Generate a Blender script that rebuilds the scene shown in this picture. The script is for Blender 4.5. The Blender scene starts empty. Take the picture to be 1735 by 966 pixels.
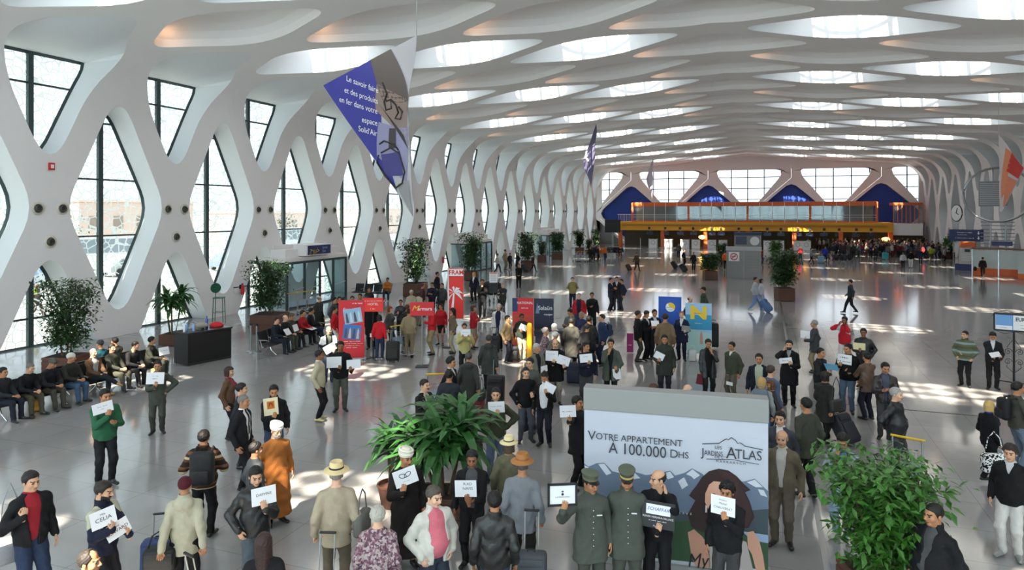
import bpy, bmesh, math, random
import numpy as np
from mathutils import Vector, Matrix
SC = bpy.context.scene
COL = SC.collection
R = math.radians
# ------------------------------------------------------------------ camera, light, exposure
F, XV, YV, HC = 1166.0, 1295.0, 360.0, 5.2
A = math.atan((XV - 867.5) / F)
CA, SA = math.cos(A), math.sin(A)
cam_d = bpy.data.cameras.new('camera'); cam = bpy.data.objects.new('camera', cam_d); COL.objects.link(cam)
cam.location = (0, 0, HC); cam.rotation_euler = (R(90), 0, A)
cam_d.sensor_width = 36; cam_d.lens = F / 1735 * 36; cam_d.shift_y = -123 / 1735
cam_d.clip_start = 0.1; cam_d.clip_end = 600
SC.camera = cam
SC.view_settings.view_transform = 'Standard'; SC.view_settings.look = 'None'
SC.view_settings.gamma = 1; SC.view_settings.use_curve_mapping = False
SC.view_settings.exposure = 0.6
SC.cycles.max_bounces = 8; SC.cycles.diffuse_bounces = 5; SC.cycles.glossy_bounces = 3
SC.cycles.transmission_bounces = 4; SC.cycles.transparent_max_bounces = 12
SC.cycles.sample_clamp_indirect = 6.0; SC.cycles.caustics_reflective = False; SC.cycles.caustics_refractive = False
SC.cycles.use_denoising = True
SC.cycles.use_adaptive_sampling = True
WORLD_STRENGTH = 5.0
SUN_STRENGTH = 22.0
w = bpy.data.worlds.new('sky'); SC.world = w; w.use_nodes = True
bg = w.node_tree.nodes['Background']; bg.inputs['Color'].default_value = (0.91, 0.95, 1.0, 1); bg.inputs['Strength'].default_value = WORLD_STRENGTH
sd = bpy.data.lights.new('sun', 'SUN'); sun = bpy.data.objects.new('sun', sd); COL.objects.link(sun)
sd.energy = SUN_STRENGTH; sd.color = (1.0, 0.88, 0.70); sd.angle = R(0.6)
sun.rotation_euler = Vector((0.07, 0.68, -0.73)).to_track_quat('-Z', 'Y').to_euler()

# ------------------------------------------------------------------ helpers
def ray(px, py):
    xc = (px - 867.5) / F; zc = 1.0
    return Vector((xc * CA - SA, xc * SA + CA, (YV - py) / F))
def at_depth(px, py, z):
    d = ray(px, py) * z
    return Vector((d.x, d.y, d.z + HC))
def floor_at(px, py):
    z = F * HC / (py - YV); p = at_depth(px, py, z); p.z = 0
    return p, z
def srgb(h):
    h = h.lstrip('#'); c = [int(h[i:i+2], 16) / 255 for i in (0, 2, 4)]
    return tuple((x / 12.92 if x <= 0.04045 else ((x + 0.055) / 1.055) ** 2.4) for x in c) + (1,)
MATS = {}
def mat(name, color='#888888', rough=0.6, metal=0.0, spec=0.5, var=0.0, scale=8.0, bump=0.0, bscale=40.0, emit=None, estr=0):
    if name in MATS: return MATS[name]
    m = bpy.data.materials.new(name); m.use_nodes = True; MATS[name] = m
    nt = m.node_tree; b = nt.nodes['Principled BSDF']
    c = srgb(color) if isinstance(color, str) else color
    b.inputs['Base Color'].default_value = c; b.inputs['Roughness'].default_value = rough
    b.inputs['Metallic'].default_value = metal; b.inputs['Specular IOR Level'].default_value = spec
    if var or bump:
        tc = nt.nodes.new('ShaderNodeTexCoord')
    if var:
        n = nt.nodes.new('ShaderNodeTexNoise'); n.inputs['Scale'].default_value = scale; n.inputs['Detail'].default_value = 3
        nt.links.new(tc.outputs['Object'], n.inputs['Vector'])
        mx = nt.nodes.new('ShaderNodeMix'); mx.data_type = 'RGBA'
        mx.inputs[6].default_value = tuple(min(1, x * (1 - var)) for x in c[:3]) + (1,)
        mx.inputs[7].default_value = tuple(min(1, x * (1 + var)) for x in c[:3]) + (1,)
        nt.links.new(n.outputs['Fac'], mx.inputs[0]); nt.links.new(mx.outputs[2], b.inputs['Base Color'])
    if bump:
        n2 = nt.nodes.new('ShaderNodeTexNoise'); n2.inputs['Scale'].default_value = bscale
        nt.links.new(tc.outputs['Object'], n2.inputs['Vector'])
        bp = nt.nodes.new('ShaderNodeBump'); bp.inputs['Strength'].default_value = bump; bp.inputs['Distance'].default_value = 0.02
        nt.links.new(n2.outputs['Fac'], bp.inputs['Height']); nt.links.new(bp.outputs['Normal'], b.inputs['Normal'])
    if emit:
        b.inputs['Emission Color'].default_value = srgb(emit); b.inputs['Emission Strength'].default_value = estr
    return m

class MB:
    """collects shapes, built into one mesh object"""
    def __init__(s): s.v = []; s.f = []; s.mi = []; s.mats = []
    def m(s, mt):
        if mt not in s.mats: s.mats.append(mt)
        return s.mats.index(mt)
    def add(s, vs, fs, mt, M=None):
        o = len(s.v); k = s.m(mt)
        if M is not None: vs = [M @ Vector(p) for p in vs]
        s.v.extend([tuple(p) for p in vs])
        for f in fs: s.f.append(tuple(i + o for i in f)); s.mi.append(k)
        return s
    def box(s, c, size, mt, M=None, bev=0.0):
        x, y, z = (d / 2 for d in size); cx, cy, cz = c
        if bev <= 0:
            vs = [(cx + a * x, cy + b * y, cz + d * z) for a in (-1, 1) for b in (-1, 1) for d in (-1, 1)]
            fs = [(0, 1, 3, 2), (4, 6, 7, 5), (0, 4, 5, 1), (2, 3, 7, 6), (0, 2, 6, 4), (1, 5, 7, 3)]
            return s.add(vs, fs, mt, M)
        bm = bmesh.new(); bmesh.ops.create_cube(bm, size=1)
        for q in bm.verts: q.co = Vector((q.co.x * size[0] + cx, q.co.y * size[1] + cy, q.co.z * size[2] + cz))
        bmesh.ops.bevel(bm, geom=bm.edges[:], offset=min(bev, min(size) * .45), segments=2, affect='EDGES', profile=0.5)
        bm.verts.index_update()
        s.add([q.co.copy() for q in bm.verts], [tuple(q.index for q in f.verts) for f in bm.faces], mt, M); bm.free()
        return s
    def prism(s, poly, d0, d1, mt, M=None):
        """poly in local XZ, extruded along Y d0..d1"""
        n = len(poly)
        vs = [(p[0], d0, p[1]) for p in poly] + [(p[0], d1, p[1]) for p in poly]
        fs = [tuple(range(n)), tuple(range(2 * n - 1, n - 1, -1))] + [(i, i + n, (i + 1) % n + n, (i + 1) % n) for i in range(n)]
        return s.add(vs, fs, mt, M)
    def tube(s, path, r, mt, n=8, M=None, cap=True, closed=False):
        P = [Vector(p) for p in path]; L = len(P); rs = r if isinstance(r, (list, tuple)) else [r] * L
        vs = []; fs = []; up = Vector((0.03, 0.05, 1))
        for i in range(L):
            if closed: t = P[(i + 1) % L] - P[i - 1]
            else: t = P[min(i + 1, L - 1)] - P[max(i - 1, 0)]
            t.normalize(); a = t.cross(up)
            if a.length < 0.1: a = t.cross(Vector((1, 0, 0)))
            a.normalize(); b = a.cross(t)
            for k in range(n):
                th = 2 * math.pi * k / n; vs.append(P[i] + (a * math.cos(th) + b * math.sin(th)) * rs[i])
        for i in range(L if closed else L - 1):
            j = (i + 1) % L
            for k in range(n): fs.append((i * n + k, i * n + (k + 1) % n, j * n + (k + 1) % n, j * n + k))
        if cap and not closed:
            fs.append(tuple(range(n - 1, -1, -1))); fs.append(tuple((L - 1) * n + k for k in range(n)))
        return s.add(vs, fs, mt, M)
    def lathe(s, prof, mt, n=20, M=None, c=(0, 0, 0), sx=1.0, sy=1.0):
        vs = []; fs = []; L = len(prof)
        for (r, z) in prof:
            for k in range(n):
                th = 2 * math.pi * k / n; vs.append((c[0] + r * sx * math.cos(th), c[1] + r * sy * math.sin(th), c[2] + z))
        for i in range(L - 1):
            for k in range(n): fs.append((i * n + k, i * n + (k + 1) % n, (i + 1) * n + (k + 1) % n, (i + 1) * n + k))
        fs.append(tuple(range(n - 1, -1, -1))); fs.append(tuple((L - 1) * n + k for k in range(n)))
        return s.add(vs, fs, mt, M)
    def build(s, name, parent=None, smooth=False, angle=40, M=None):
        me = bpy.data.meshes.new(name); me.from_pydata(s.v, [], s.f)
        for q in s.mats: me.materials.append(q)
        me.polygons.foreach_set('material_index', s.mi)
        if smooth:
            me.shade_smooth(); me.set_sharp_from_angle(angle=R(angle))
        me.update()
        return link(name, me, parent, M)
def link(name, me, parent=None, M=None):
    o = bpy.data.objects.new(name, me); COL.objects.link(o)
    if parent is not None: o.parent = parent
    if M is not None: o.matrix_local = M
    return o
def tag(o, label, cat, group=None, kind=None):
    o['label'] = label; o['category'] = cat
    if group: o['group'] = group
    if kind: o['kind'] = kind
    return o
def struct(o, label=None):
    o['kind'] = 'structure'
    if label: o['label'] = label
    return o
def thing(name, label, cat, loc=(0, 0, 0), rz=0.0, group=None):
    o = bpy.data.objects.new(name, None); COL.objects.link(o); o.empty_display_size = 0.2
    o.location = loc; o.rotation_euler = (0, 0, rz)
    return tag(o, label, cat, group)
def kids(o): return [c for c in o.children]
def dup(o, loc=None, rz=None, label=None, parent=None):
    c = o.copy(); COL.objects.link(c)
    if parent is not None: c.parent = parent
    if loc is not None: c.location = loc
    if rz is not None: c.rotation_euler = (0, 0, rz)
    if label: c['label'] = label
    for k in list(o.children): dup(k, parent=c)
    return c
def T(x=0, y=0, z=0, rz=0.0, rx=0.0, ry=0.0):
    return Matrix.Translation((x, y, z)) @ Matrix.Rotation(rz, 4, 'Z') @ Matrix.Rotation(ry, 4, 'Y') @ Matrix.Rotation(rx, 4, 'X')
def text_mesh(body, size, align='CENTER', shear=0.0, sx=1.0, bold=0.0, depth=0.0):
    """lettering laid in local XZ facing -Y; returns verts, faces"""
    if body.startswith('~'):       # writing too small to read in the photograph: broken ink strokes
        vs, fs = [], []; n = len(body) - 1; W = n * size * .52; r_ = random.Random(n * 7 + int(size * 1000))
        for i in range(n):
            if body[i + 1] == ' ': continue
            x = (-W / 2 + i * size * .52) * sx; k = len(vs); h_ = size * r_.uniform(.22, .34); w_ = size * r_.uniform(.12, .40) * sx
            vs += [(x, 0, -size * .25), (x + w_, 0, -size * .25), (x + w_, 0, h_ - size * .2), (x, 0, h_ - size * .2)]; fs.append((k, k + 1, k + 2, k + 3))
        return vs, fs
    cu = bpy.data.curves.new('t', 'FONT'); cu.body = body; cu.size = size; cu.align_x = align; cu.align_y = 'CENTER'
    cu.shear = shear; cu.offset = bold; cu.resolution_u = 3; cu.extrude = depth
    ob = bpy.data.objects.new('t', cu); COL.objects.link(ob)
    me = bpy.data.meshes.new_from_object(ob.evaluated_get(bpy.context.evaluated_depsgraph_get()))
    vs = [(q.co.x * sx, -q.co.z, q.co.y) for q in me.vertices]; fs = [tuple(p.vertices) for p in me.polygons]
    bpy.data.objects.remove(ob); bpy.data.curves.remove(cu); bpy.data.meshes.remove(me)
    return vs, fs
rng = random.Random(7)
# ------------------------------------------------------------------ structure: floor, lattice shell, end wall
BAY = 5.96; Y_ODD = 21.5; XL, XR, XM = -25.5, 20.9, -2.3; Y_END = 111.4; Y_BEG = -8.0
def mat_floor():
    m = mat('polished_stone_floor', '#85847f', 0.11, spec=.85); nt = m.node_tree; b = nt.nodes['Principled BSDF']
    tc = nt.nodes.new('ShaderNodeTexCoord')
    br = nt.nodes.new('ShaderNodeTexBrick'); br.inputs['Scale'].default_value = 1.0; br.offset = 0
    br.inputs['Brick Width'].default_value = 1.2; br.inputs['Row Height'].default_value = 1.2
    br.inputs['Mortar Size'].default_value = 0.008; br.inputs['Color1'].default_value = srgb('#9d9b9a'); br.inputs['Color2'].default_value = srgb('#979696')
    br.inputs['Mortar'].default_value = srgb('#84827e')
    nt.links.new(tc.outputs['Object'], br.inputs['Vector'])
    n = nt.nodes.new('ShaderNodeTexNoise'); n.inputs['Scale'].default_value = 1.4; n.inputs['Detail'].default_value = 5
    nt.links.new(tc.outputs['Object'], n.inputs['Vector'])
    mx = nt.nodes.new('ShaderNodeMix'); mx.data_type = 'RGBA'; mx.blend_type = 'MULTIPLY'; mx.inputs[0].default_value = 0.25
    nt.links.new(br.outputs['Color'], mx.inputs[6]); nt.links.new(n.outputs['Fac'], mx.inputs[7]); nt.links.new(mx.outputs[2], b.inputs['Base Color'])
    n3 = nt.nodes.new('ShaderNodeTexNoise'); n3.inputs['Scale'].default_value = 0.9; nt.links.new(tc.outputs['Object'], n3.inputs['Vector'])
    bp = nt.nodes.new('ShaderNodeBump'); bp.inputs['Strength'].default_value = 0.06; bp.inputs['Distance'].default_value = 0.03
    nt.links.new(n3.outputs['Fac'], bp.inputs['Height']); nt.links.new(bp.outputs['Normal'], b.inputs['Normal'])
    return m
M_FLOOR = mat_floor()
M_WHITE = mat('white_plaster', '#e9e5e4', 0.7)
M_WHITE2 = mat('white_reveal', '#e0e3e5', 0.65)
M_FRAME = mat('window_frame_grey', '#3d4a4c', 0.5, 0.3)
M_GREY = mat('grey_panel', '#8d8d8c', 0.6)
def mat_pane(name, kind):
    m = bpy.data.materials.new(name); m.use_nodes = True; nt = m.node_tree; nt.nodes.clear()
    out = nt.nodes.new('ShaderNodeOutputMaterial'); tc = nt.nodes.new('ShaderNodeTexCoord')
    tr = nt.nodes.new('ShaderNodeBsdfTransparent'); tl = nt.nodes.new('ShaderNodeBsdfTranslucent'); df = nt.nodes.new('ShaderNodeBsdfDiffuse')
    gl = nt.nodes.new('ShaderNodeBsdfGlossy'); gl.inputs['Roughness'].default_value = 0.03
    frit = nt.nodes.new('ShaderNodeMixShader'); frit.inputs[0].default_value = 0.5
    nt.links.new(tl.outputs[0], frit.inputs[1]); nt.links.new(df.outputs[0], frit.inputs[2])
    mix = nt.nodes.new('ShaderNodeMixShader'); nt.links.new(tr.outputs[0], mix.inputs[1]); nt.links.new(frit.outputs[0], mix.inputs[2])
    vo = nt.nodes.new('ShaderNodeTexVoronoi'); vo.feature = 'DISTANCE_TO_EDGE'
    mt = nt.nodes.new('ShaderNodeMath'); mt.operation = 'LESS_THAN'
    if kind == 'wall':
        tr.inputs[0].default_value = (0.185, 0.215, 0.22, 1); tl.inputs[0].default_value = (0.17, 0.21, 0.215, 1); df.inputs[0].default_value = (0.4, .46, .46, 1)
        vo.inputs['Scale'].default_value = 2.9; nt.links.new(tc.outputs['Object'], vo.inputs['Vector'])
        nt.links.new(vo.outputs['Distance'], mt.inputs[0]); mt.inputs[1].default_value = 0.055
        nt.links.new(mt.outputs[0], mix.inputs[0])
    elif kind == 'sky':
        tr.inputs[0].default_value = (.80, .81, .82, 1); tl.inputs[0].default_value = (0.03, .031, .033, 1); df.inputs[0].default_value = (.42, .42, .42, 1)
        ck = nt.nodes.new('ShaderNodeTexChecker'); ck.inputs['Scale'].default_value = 1.9
        mp = nt.nodes.new('ShaderNodeMapping'); mp.inputs['Rotation'].default_value = (0, 0, R(45)); nt.links.new(tc.outputs['Object'], mp.inputs['Vector'])
        nt.links.new(mp.outputs[0], ck.inputs['Vector'])
        sx = nt.nodes.new('ShaderNodeSeparateXYZ'); nt.links.new(tc.outputs['Object'], sx.inputs[0])
        def bars(sock, per, wd):
            a = nt.nodes.new('ShaderNodeMath'); a.operation = 'PINGPONG'; a.inputs[1].default_value = per / 2; nt.links.new(sock, a.inputs[0])
            c = nt.nodes.new('ShaderNodeMath'); c.operation = 'LESS_THAN'; c.inputs[1].default_value = wd; nt.links.new(a.outputs[0], c.inputs[0]); return c
        b1 = bars(sx.outputs['X'], 1.3, 0.09); b2 = bars(sx.outputs['Y'], 1.7, 0.09)
        mx = nt.nodes.new('ShaderNodeMath'); mx.operation = 'MAXIMUM'; nt.links.new(b1.outputs[0], mx.inputs[0]); nt.links.new(b2.outputs[0], mx.inputs[1])
        vo.inputs['Scale'].default_value = 1.0; nt.links.new(tc.outputs['Object'], vo.inputs['Vector'])
        m3 = nt.nodes.new('ShaderNodeMath'); m3.operation = 'MULTIPLY'; m3.inputs[1].default_value = 0.85; nt.links.new(ck.outputs['Fac'], m3.inputs[0])
        m4 = nt.nodes.new('ShaderNodeMath'); m4.operation = 'MAXIMUM'; nt.links.new(mx.outputs[0], m4.inputs[0]); nt.links.new(m3.outputs[0], m4.inputs[1])
        nt.links.new(m4.outputs[0], mix.inputs[0])
    elif kind == 'end': tr.inputs[0].default_value = (0.26, 0.28, 0.29, 1); mix.inputs[0].default_value = 0.04
    else:
        tr.inputs[0].default_value = (0.80, 0.9, 0.92, 1); mix.inputs[0].default_value = 0.04
    if kind == 'sky': nt.links.new(mix.outputs[0], out.inputs[0])
    else:
        g = nt.nodes.new('ShaderNodeMixShader'); g.inputs[0].default_value = 0.06
        nt.links.new(mix.outputs[0], g.inputs[1]); nt.links.new(gl.outputs[0], g.inputs[2]); nt.links.new(g.outputs[0], out.inputs[0])
    MATS[name] = m
    return m
M_PANE = mat_pane('fritted_window_glass', 'wall'); M_SKYL = mat_pane('patterned_skylight_glass', 'sky'); M_GLASS = mat_pane('clear_glass', 'clear')

M_ENDGL = mat_pane('end_window_glass', 'end')
# profile of the hall: lattice coordinate p (0..12) -> X, Z
RC = 2.9
def profile_pts():
    pts = [(XL, -1.2, -1.2), (XL, 9.2, 9.2)]            # X, Z, s
    ang = R(85)
    for i in range(1, 13):
        a = ang * i / 12; pts.append((XL + RC * (1 - math.cos(a)), 9.2 + RC * math.sin(a), 9.2 + RC * a))
    x, z, s = pts[-1]; sl = (13.8 - z) / (XM - x); L = math.hypot(XM - x, 13.8 - z)
    pts.append((XM, 13.8, s + L)); return pts, x, z, s
PP, XA_, ZA_, SA_ = profile_pts()
SLOPE = (13.8 - ZA_) / (XM - XA_)
def s_to_xz(s):
    for (a, b) in zip(PP[:-1], PP[1:]):
        if s <= b[2]:
            t = (s - a[2]) / (b[2] - a[2]); return a[0] + (b[0] - a[0]) * t, a[1] + (b[1] - a[1]) * t
    return PP[-1][0], PP[-1][1]
def s_of_x(x): return SA_ + (x - XA_) * math.hypot(1, SLOPE)
PS = [-0.9, 5.4, 11.7, s_of_x(-19.8), s_of_x(-13.9), s_of_x(-8.1), s_of_x(XM)]
def pmap(p, y):
    q = p if p <= 6 else 12 - p
    i = min(max(int(math.floor(q)), 0), 5); t = q - i; s = PS[i] + (PS[i + 1] - PS[i]) * t
    x, z = s_to_xz(s)
    if p > 6: x = 2 * XM - x
    return Vector((x, min(y, Y_END + .2), max(z, -0.02)))
def outline(q, tt, ts, M):
    """rounded diamond, 4M points; returns (a, b) offsets (a = along p in half-cells, b = along Y in half-bays) and the matching tile edge points"""
    pts = []; tile = []
    corners = [(q, 0, tt), (0, q, ts), (-q, 0, tt), (0, -q, ts)]
    for k in range(4):
        c0 = corners[k]; c1 = corners[(k + 1) % 4]; cm = corners[k - 1]; c2 = corners[(k + 2) % 4]
        def bez(c, prev, nxt, t, f):
            A0 = (c[0] + (prev[0] - c[0]) * f, c[1] + (prev[1] - c[1]) * f); B0 = (c[0] + (nxt[0] - c[0]) * f, c[1] + (nxt[1] - c[1]) * f)
            u = 1 - t; return (u * u * A0[0] + 2 * u * t * c[0] + t * t * B0[0], u * u * A0[1] + 2 * u * t * c[1] + t * t * B0[1])
        fine = [bez(c0, cm, c1, .5 + .5 * i / 10, c0[2]) for i in range(11)] + [bez(c1, c0, c2, .5 * i / 10, c1[2]) for i in range(11)]
        ln = [0]
        for i in range(1, len(fine)): ln.append(ln[-1] + math.dist(fine[i], fine[i - 1]))
        for i in range(M):
            d = ln[-1] * i / M; j = max(x for x in range(len(ln)) if ln[x] <= d + 1e-9); j = min(j, len(ln) - 2)
            t = (d - ln[j]) / max(1e-9, ln[j + 1] - ln[j])
            pts.append((fine[j][0] + (fine[j + 1][0] - fine[j][0]) * t, fine[j][1] + (fine[j + 1][1] - fine[j][1]) * t))
            e0 = (c0[0] / q, c0[1] / q); e1 = (c1[0] / q, c1[1] / q); t = i / M
            tile.append((e0[0] + (e1[0] - e0[0]) * t, e0[1] + (e1[1] - e0[1]) * t))
    return pts, tile
M_ = 14
O_WALL = outline(0.80, 0.30, 0.16, M_); O_CEIL = outline(0.84, 0.26, 0.42, M_)
shell = {'wall_left': MB(), 'ceiling': MB(), 'wall_right': MB()}
WIN = []       # (kind, outline list of Vectors)
DOOR_Y = [33.42, 57.26, 81.1]
LAMPS = []
def ring(mb, outer, inner, mt, flip):
    n = len(outer); vs = outer + inner; fs = []
    for i in range(n):
        j = (i + 1) % n; f = (i, j, j + n, i + n); fs.append(f if not flip else f[::-1])
    mb.add(vs, fs, mt)
def fan(mb, loop, mt):
    c = sum(loop, Vector()) / len(loop); n = len(loop)
    mb.add(loop + [c], [(i, (i + 1) % n, n) for i in range(n)], mt)
nodd = range(-5, 17)
for p in range(0, 13):
    for k in nodd:
        yc = Y_ODD + BAY * k + (0 if p % 2 else -BAY / 2)
        if yc < Y_BEG or yc > Y_END + BAY: continue
        wall = p <= 2 or p >= 10
        right = p > 6
        O, Tl = O_WALL if wall else O_CEIL
        mb = shell['wall_left' if p <= 2 else 'ceiling' if p < 10 else 'wall_right']
        door = (p == 1) and any(abs(yc - d) < 1 for d in DOOR_Y)
        hb = BAY / 2
        cl = lambda v: v
        loops = []
        for fr in (0, .34, .67, 1):
            lp = []
            for (o, t) in zip(O, Tl):
                a = t[0] + (o[0] - t[0]) * fr; b = t[1] + (o[1] - t[1]) * fr
                v = pmap(min(max(p + a, 0), 12), yc + b * hb)
                lp.append(v)
            loops.append(lp)
        for i in range(3): ring(mb, loops[i], loops[i + 1], M_WHITE, right)
        op = loops[-1]
        if p in (0, 1, 2):
            xb = XL - 1.15
            back = []
            for v, o in zip(op, O):
                z = v.z
                if p == 2: z = min(z, 11.4)
                if p == 1: z -= 0.3 * max(0, o[0] - .1)
                back.append(Vector((xb, v.y, z)))
            ring(mb, op, back, M_WHITE2, right)
            if yc < Y_END: WIN.append((p, k, yc, back))
        elif p in (10, 11, 12):
            back = [Vector((XR + 1.3, v.y, min(v.z, 11.4) if p == 10 else v.z)) for v in op]
            ring(mb, op, back, M_WHITE2, right)
            fan(mb, back, M_GREY)
        else:
            pm = p if p <= 6 else 12 - p
            kk = (yc - 27.46 - (pm - 3) * BAY / 2) / (2 * BAY)
            sky = pm in (3, 4, 5) and abs(kk - round(kk)) < .05 and yc < Y_END - 3
            if sky:
                s_ = 1 if not right else -1
                back = []
                for o in O:
                    a = max(-.34, min(.26, o[0] * .8)) if not right else max(-.26, min(.34, o[0] * .8))
                    b = o[1] * .98
                    v = pmap(p + a, yc + b * hb); v.z += 1.7; back.append(v)
                mid = [op[i].lerp(back[i], .5) + Vector((0, 0, .25)) for i in range(len(op))]
                ring(mb, op, mid, M_WHITE2, right); ring(mb, mid, back, M_WHITE2, right)
                WIN.append((20, k, yc, back))
            else:
                prev = op
                cc = sum(op, Vector()) / len(op)
                for (sc, up) in ((.97, .3), (.86, .55), (.66, .75), (.4, .9), (.15, .95)):
                    cur = []
                    for o in O:
                        v = pmap(p + o[0] * sc, yc + o[1] * sc * hb); v.z += up; cur.append(v)
                    ring(mb, prev, cur, M_WHITE, right); prev = cur
                fan(mb, prev, M_WHITE)
                if 3 <= pm <= 6 and 14 < yc < 62: LAMPS.append(pmap(p - .60, yc) + Vector((0, 0, .16)))
for nm, mb in shell.items():
    o = struct(mb.build(nm, smooth=True, angle=28))
# end wall, far end of the hall
mb = MB(); back_win = []; M_BLUE = mat('royal_blue_panel', '#1b3f9c', 0.55)
O_B, T_B = outline(0.90, 0.17, 0.17, 10)
def emap(x, z): return Vector((min(max(x, XL - .6), XR + .6), Y_END, min(max(z, -.2), 12.6)))
for j, zc_ in ((0, 5.0), (1, 10.4), (2, -0.4)):
    for i in range(-1, 6):
        xc_ = -20.3 + 12.05 * i + (0 if j == 0 else 6.02)
        hx, hz = 6.02, 5.4
        op = []
        tl = [emap(xc_ + t[1] * hx, zc_ + t[0] * hz) for t in T_B]
        if j == 1:
            tl = []
            for t in T_B:
                f_ = max(0, t[0]); sg = 1 if t[1] >= 0 else -1
                if f_ <= 0: tl.append(emap(xc_ + t[1] * hx, zc_ + t[0] * hz))
                elif f_ < .5: tl.append(emap(xc_ + sg * hx, zc_ + 2.2 * 2 * f_))
                else: tl.append(emap(xc_ + sg * hx * (2 - 2 * f_), zc_ + 2.2))
        for o in O_B:
            v = emap(xc_ + o[1] * hx * (.95 if j == 1 else 1), zc_ + o[0] * hz)
            if j == 1: v.z = min(v.z + 1.0 * min(1, max(0, (v.z - 7) / 3.4)), 11.75); v.x = min(max(v.x, XL + .35), XR - .35)
            if j == 2: v.z = max(v.z, 0)
            op.append(v)
        if max(q.x for q in op) - min(q.x for q in op) < .8: continue
        ring(mb, tl, op, M_WHITE, False)
        bk = [q + Vector((0, .7, 0)) for q in op]
        ring(mb, op, bk, M_WHITE2, False)
        if j == 1: back_win.append(bk)
        elif j == 0: fan(mb, bk, M_BLUE)
        else: fan(mb, bk, M_GREY)
# strip above the end-wall openings
mb.box(((XL + XR) / 2, Y_END + .40, 13.2), (XR - XL + 2, .7, 2.9), M_WHITE)
struct(mb.build('wall_back', smooth=True, angle=28))
# unseen wall behind the viewpoint, added to hold back light from the rear
mb = MB(); mb.box(((XL + XR) / 2, Y_BEG - .3, 1.6), (XR - XL + 3, .4, 3.2), M_WHITE); mb.box(((XL + XR) / 2, Y_BEG - .3, 12.0), (XR - XL + 3, .4, 5.2), M_WHITE); struct(mb.build('wall_front'))
mb = MB(); mb.box(((XL + XR) / 2, Y_BEG - .3, 6.3), (XR - XL + 3, .03, 6.2), M_GLASS); wf_ = struct(mb.build('window_200')); mb = MB()  # unseen glazing, added and sized to light the hall from behind
for i in range(20): mb.box((XL + (XR - XL) * i / 19, Y_BEG - .3, 6.3), (.12, .14, 6.2), M_FRAME)
mb.build('window_frame', wf_)
# floor and the forecourt outside
fl = MB(); fl.add([(XL - 1.3, Y_BEG - 6, 0), (XR + 8, Y_BEG - 6, 0), (XR + 8, Y_END + 1, 0), (XL - 1.3, Y_END + 1, 0)], [(0, 1, 2, 3)], M_FLOOR)
struct(fl.build('floor'))
gr = MB(); M_PAVE = mat('pale_paving', '#d8d4cc', 0.9, var=.1, scale=.6)
gr.add([(-160, -60, -.04), (XL - 1.25, -60, -.04), (XL - 1.25, 200, -.04), (-160, 200, -.04)], [(0, 1, 2, 3)], M_PAVE)
gr.add([(-160, Y_END + 1, -.06), (160, Y_END + 1, -.06), (160, 260, -.06), (-160, 260, -.06)], [(0, 1, 2, 3)], M_PAVE)
struct(gr.build('ground'))
# glazing: one window per opening
nw = 0
def poly_clip_frame(mb, loop, r, mt):
    mb.tube(loop, r, mt, n=4, closed=True)
def span_y(loop, z):
    ys = []
    n = len(loop)
    for i in range(n):
        a, b = loop[i], loop[(i + 1) % n]
        if (a.z - z) * (b.z - z) < 0: ys.append(a.y + (b.y - a.y) * (z - a.z) / (b.z - a.z))
    return (min(ys), max(ys)) if len(ys) >= 2 else None
def span_z(loop, y):
    zs = []; n = len(loop)
    for i in range(n):
        a, b = loop[i], loop[(i + 1) % n]
        if (a.y - y) * (b.y - y) < 0: zs.append(a.z + (b.z - a.z) * (y - a.y) / (b.y - a.y))
    return (min(zs), max(zs)) if len(zs) >= 2 else None
for (p, k, yc, back) in WIN:
    nw += 1
    g = MB(); fan(g, back, M_SKYL if p == 20 else M_PANE)
    w_ = struct(g.build('window_%d' % nw))
    f = MB()
    if p == 20: continue
    else:
        dedup = [q for i, q in enumerate(back) if (q - back[i - 1]).length > .02]
        f.tube([q + Vector((.06, 0, 0)) for q in dedup], .09, M_FRAME, n=4, closed=True)
        xb = back[0].x + .05
        for z in (1.1, 4.2, 6.6, 9.0, 10.2):
            if p == 2 and z == 9.0: continue
            s_ = span_y(back, z)
            if s_: f.box((xb, (s_[0] + s_[1]) / 2, z), (.1, s_[1] - s_[0], .07), M_FRAME)
        s_ = span_z(back, yc + .013)
        if s_: f.box((xb, yc, (s_[0] + s_[1]) / 2), (.16, .2, s_[1] - s_[0]), M_FRAME)
    f.build('window_frame', w_)
for bk in back_win:
    nw += 1; g = MB(); fan(g, bk, M_ENDGL); w_ = struct(g.build('window_%d' % nw)); f = MB(); 
    x0, x1 = min(q.x for q in bk), max(q.x for q in bk)
    sw = [Vector((q.z, q.x, 0)) for q in bk]
    for z in (7.2, 8.9, 10.6):
        xs = []
        for i in range(len(bk)):
            a, b = bk[i], bk[(i + 1) % len(bk)]
            if (a.z - z) * (b.z - z) < 0: xs.append(a.x + (b.x - a.x) * (z - a.z) / (b.z - a.z))
        if len(xs) >= 2: f.box(((min(xs) + max(xs)) / 2, Y_END + .66, z), (max(xs) - min(xs), .1, .12), M_FRAME)
    x = math.ceil(x0 / 2.4) * 2.4
    while x < x1:
        zs = []
        for i in range(len(bk)):
            a, b = bk[i], bk[(i + 1) % len(bk)]
            if (a.x - x) * (b.x - x) < 0: zs.append(a.z + (b.z - a.z) * (x - a.x) / (b.x - a.x))
        if len(zs) >= 2: f.box((x, Y_END + .66, (min(zs) + max(zs)) / 2), (.14, .1, max(zs) - min(zs)), M_FRAME)
        x += 2.4
    f.build('window_frame', w_)
# skirting along the left wall ribs
for i, v in enumerate(LAMPS):
    l = bpy.data.lights.new('cove_lamp', 'POINT'); l.energy = 4; l.color = (1, .55, .28); l.shadow_soft_size = .08
    o = bpy.data.objects.new('cove_lamp', l); o.location = v; COL.objects.link(o)
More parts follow.
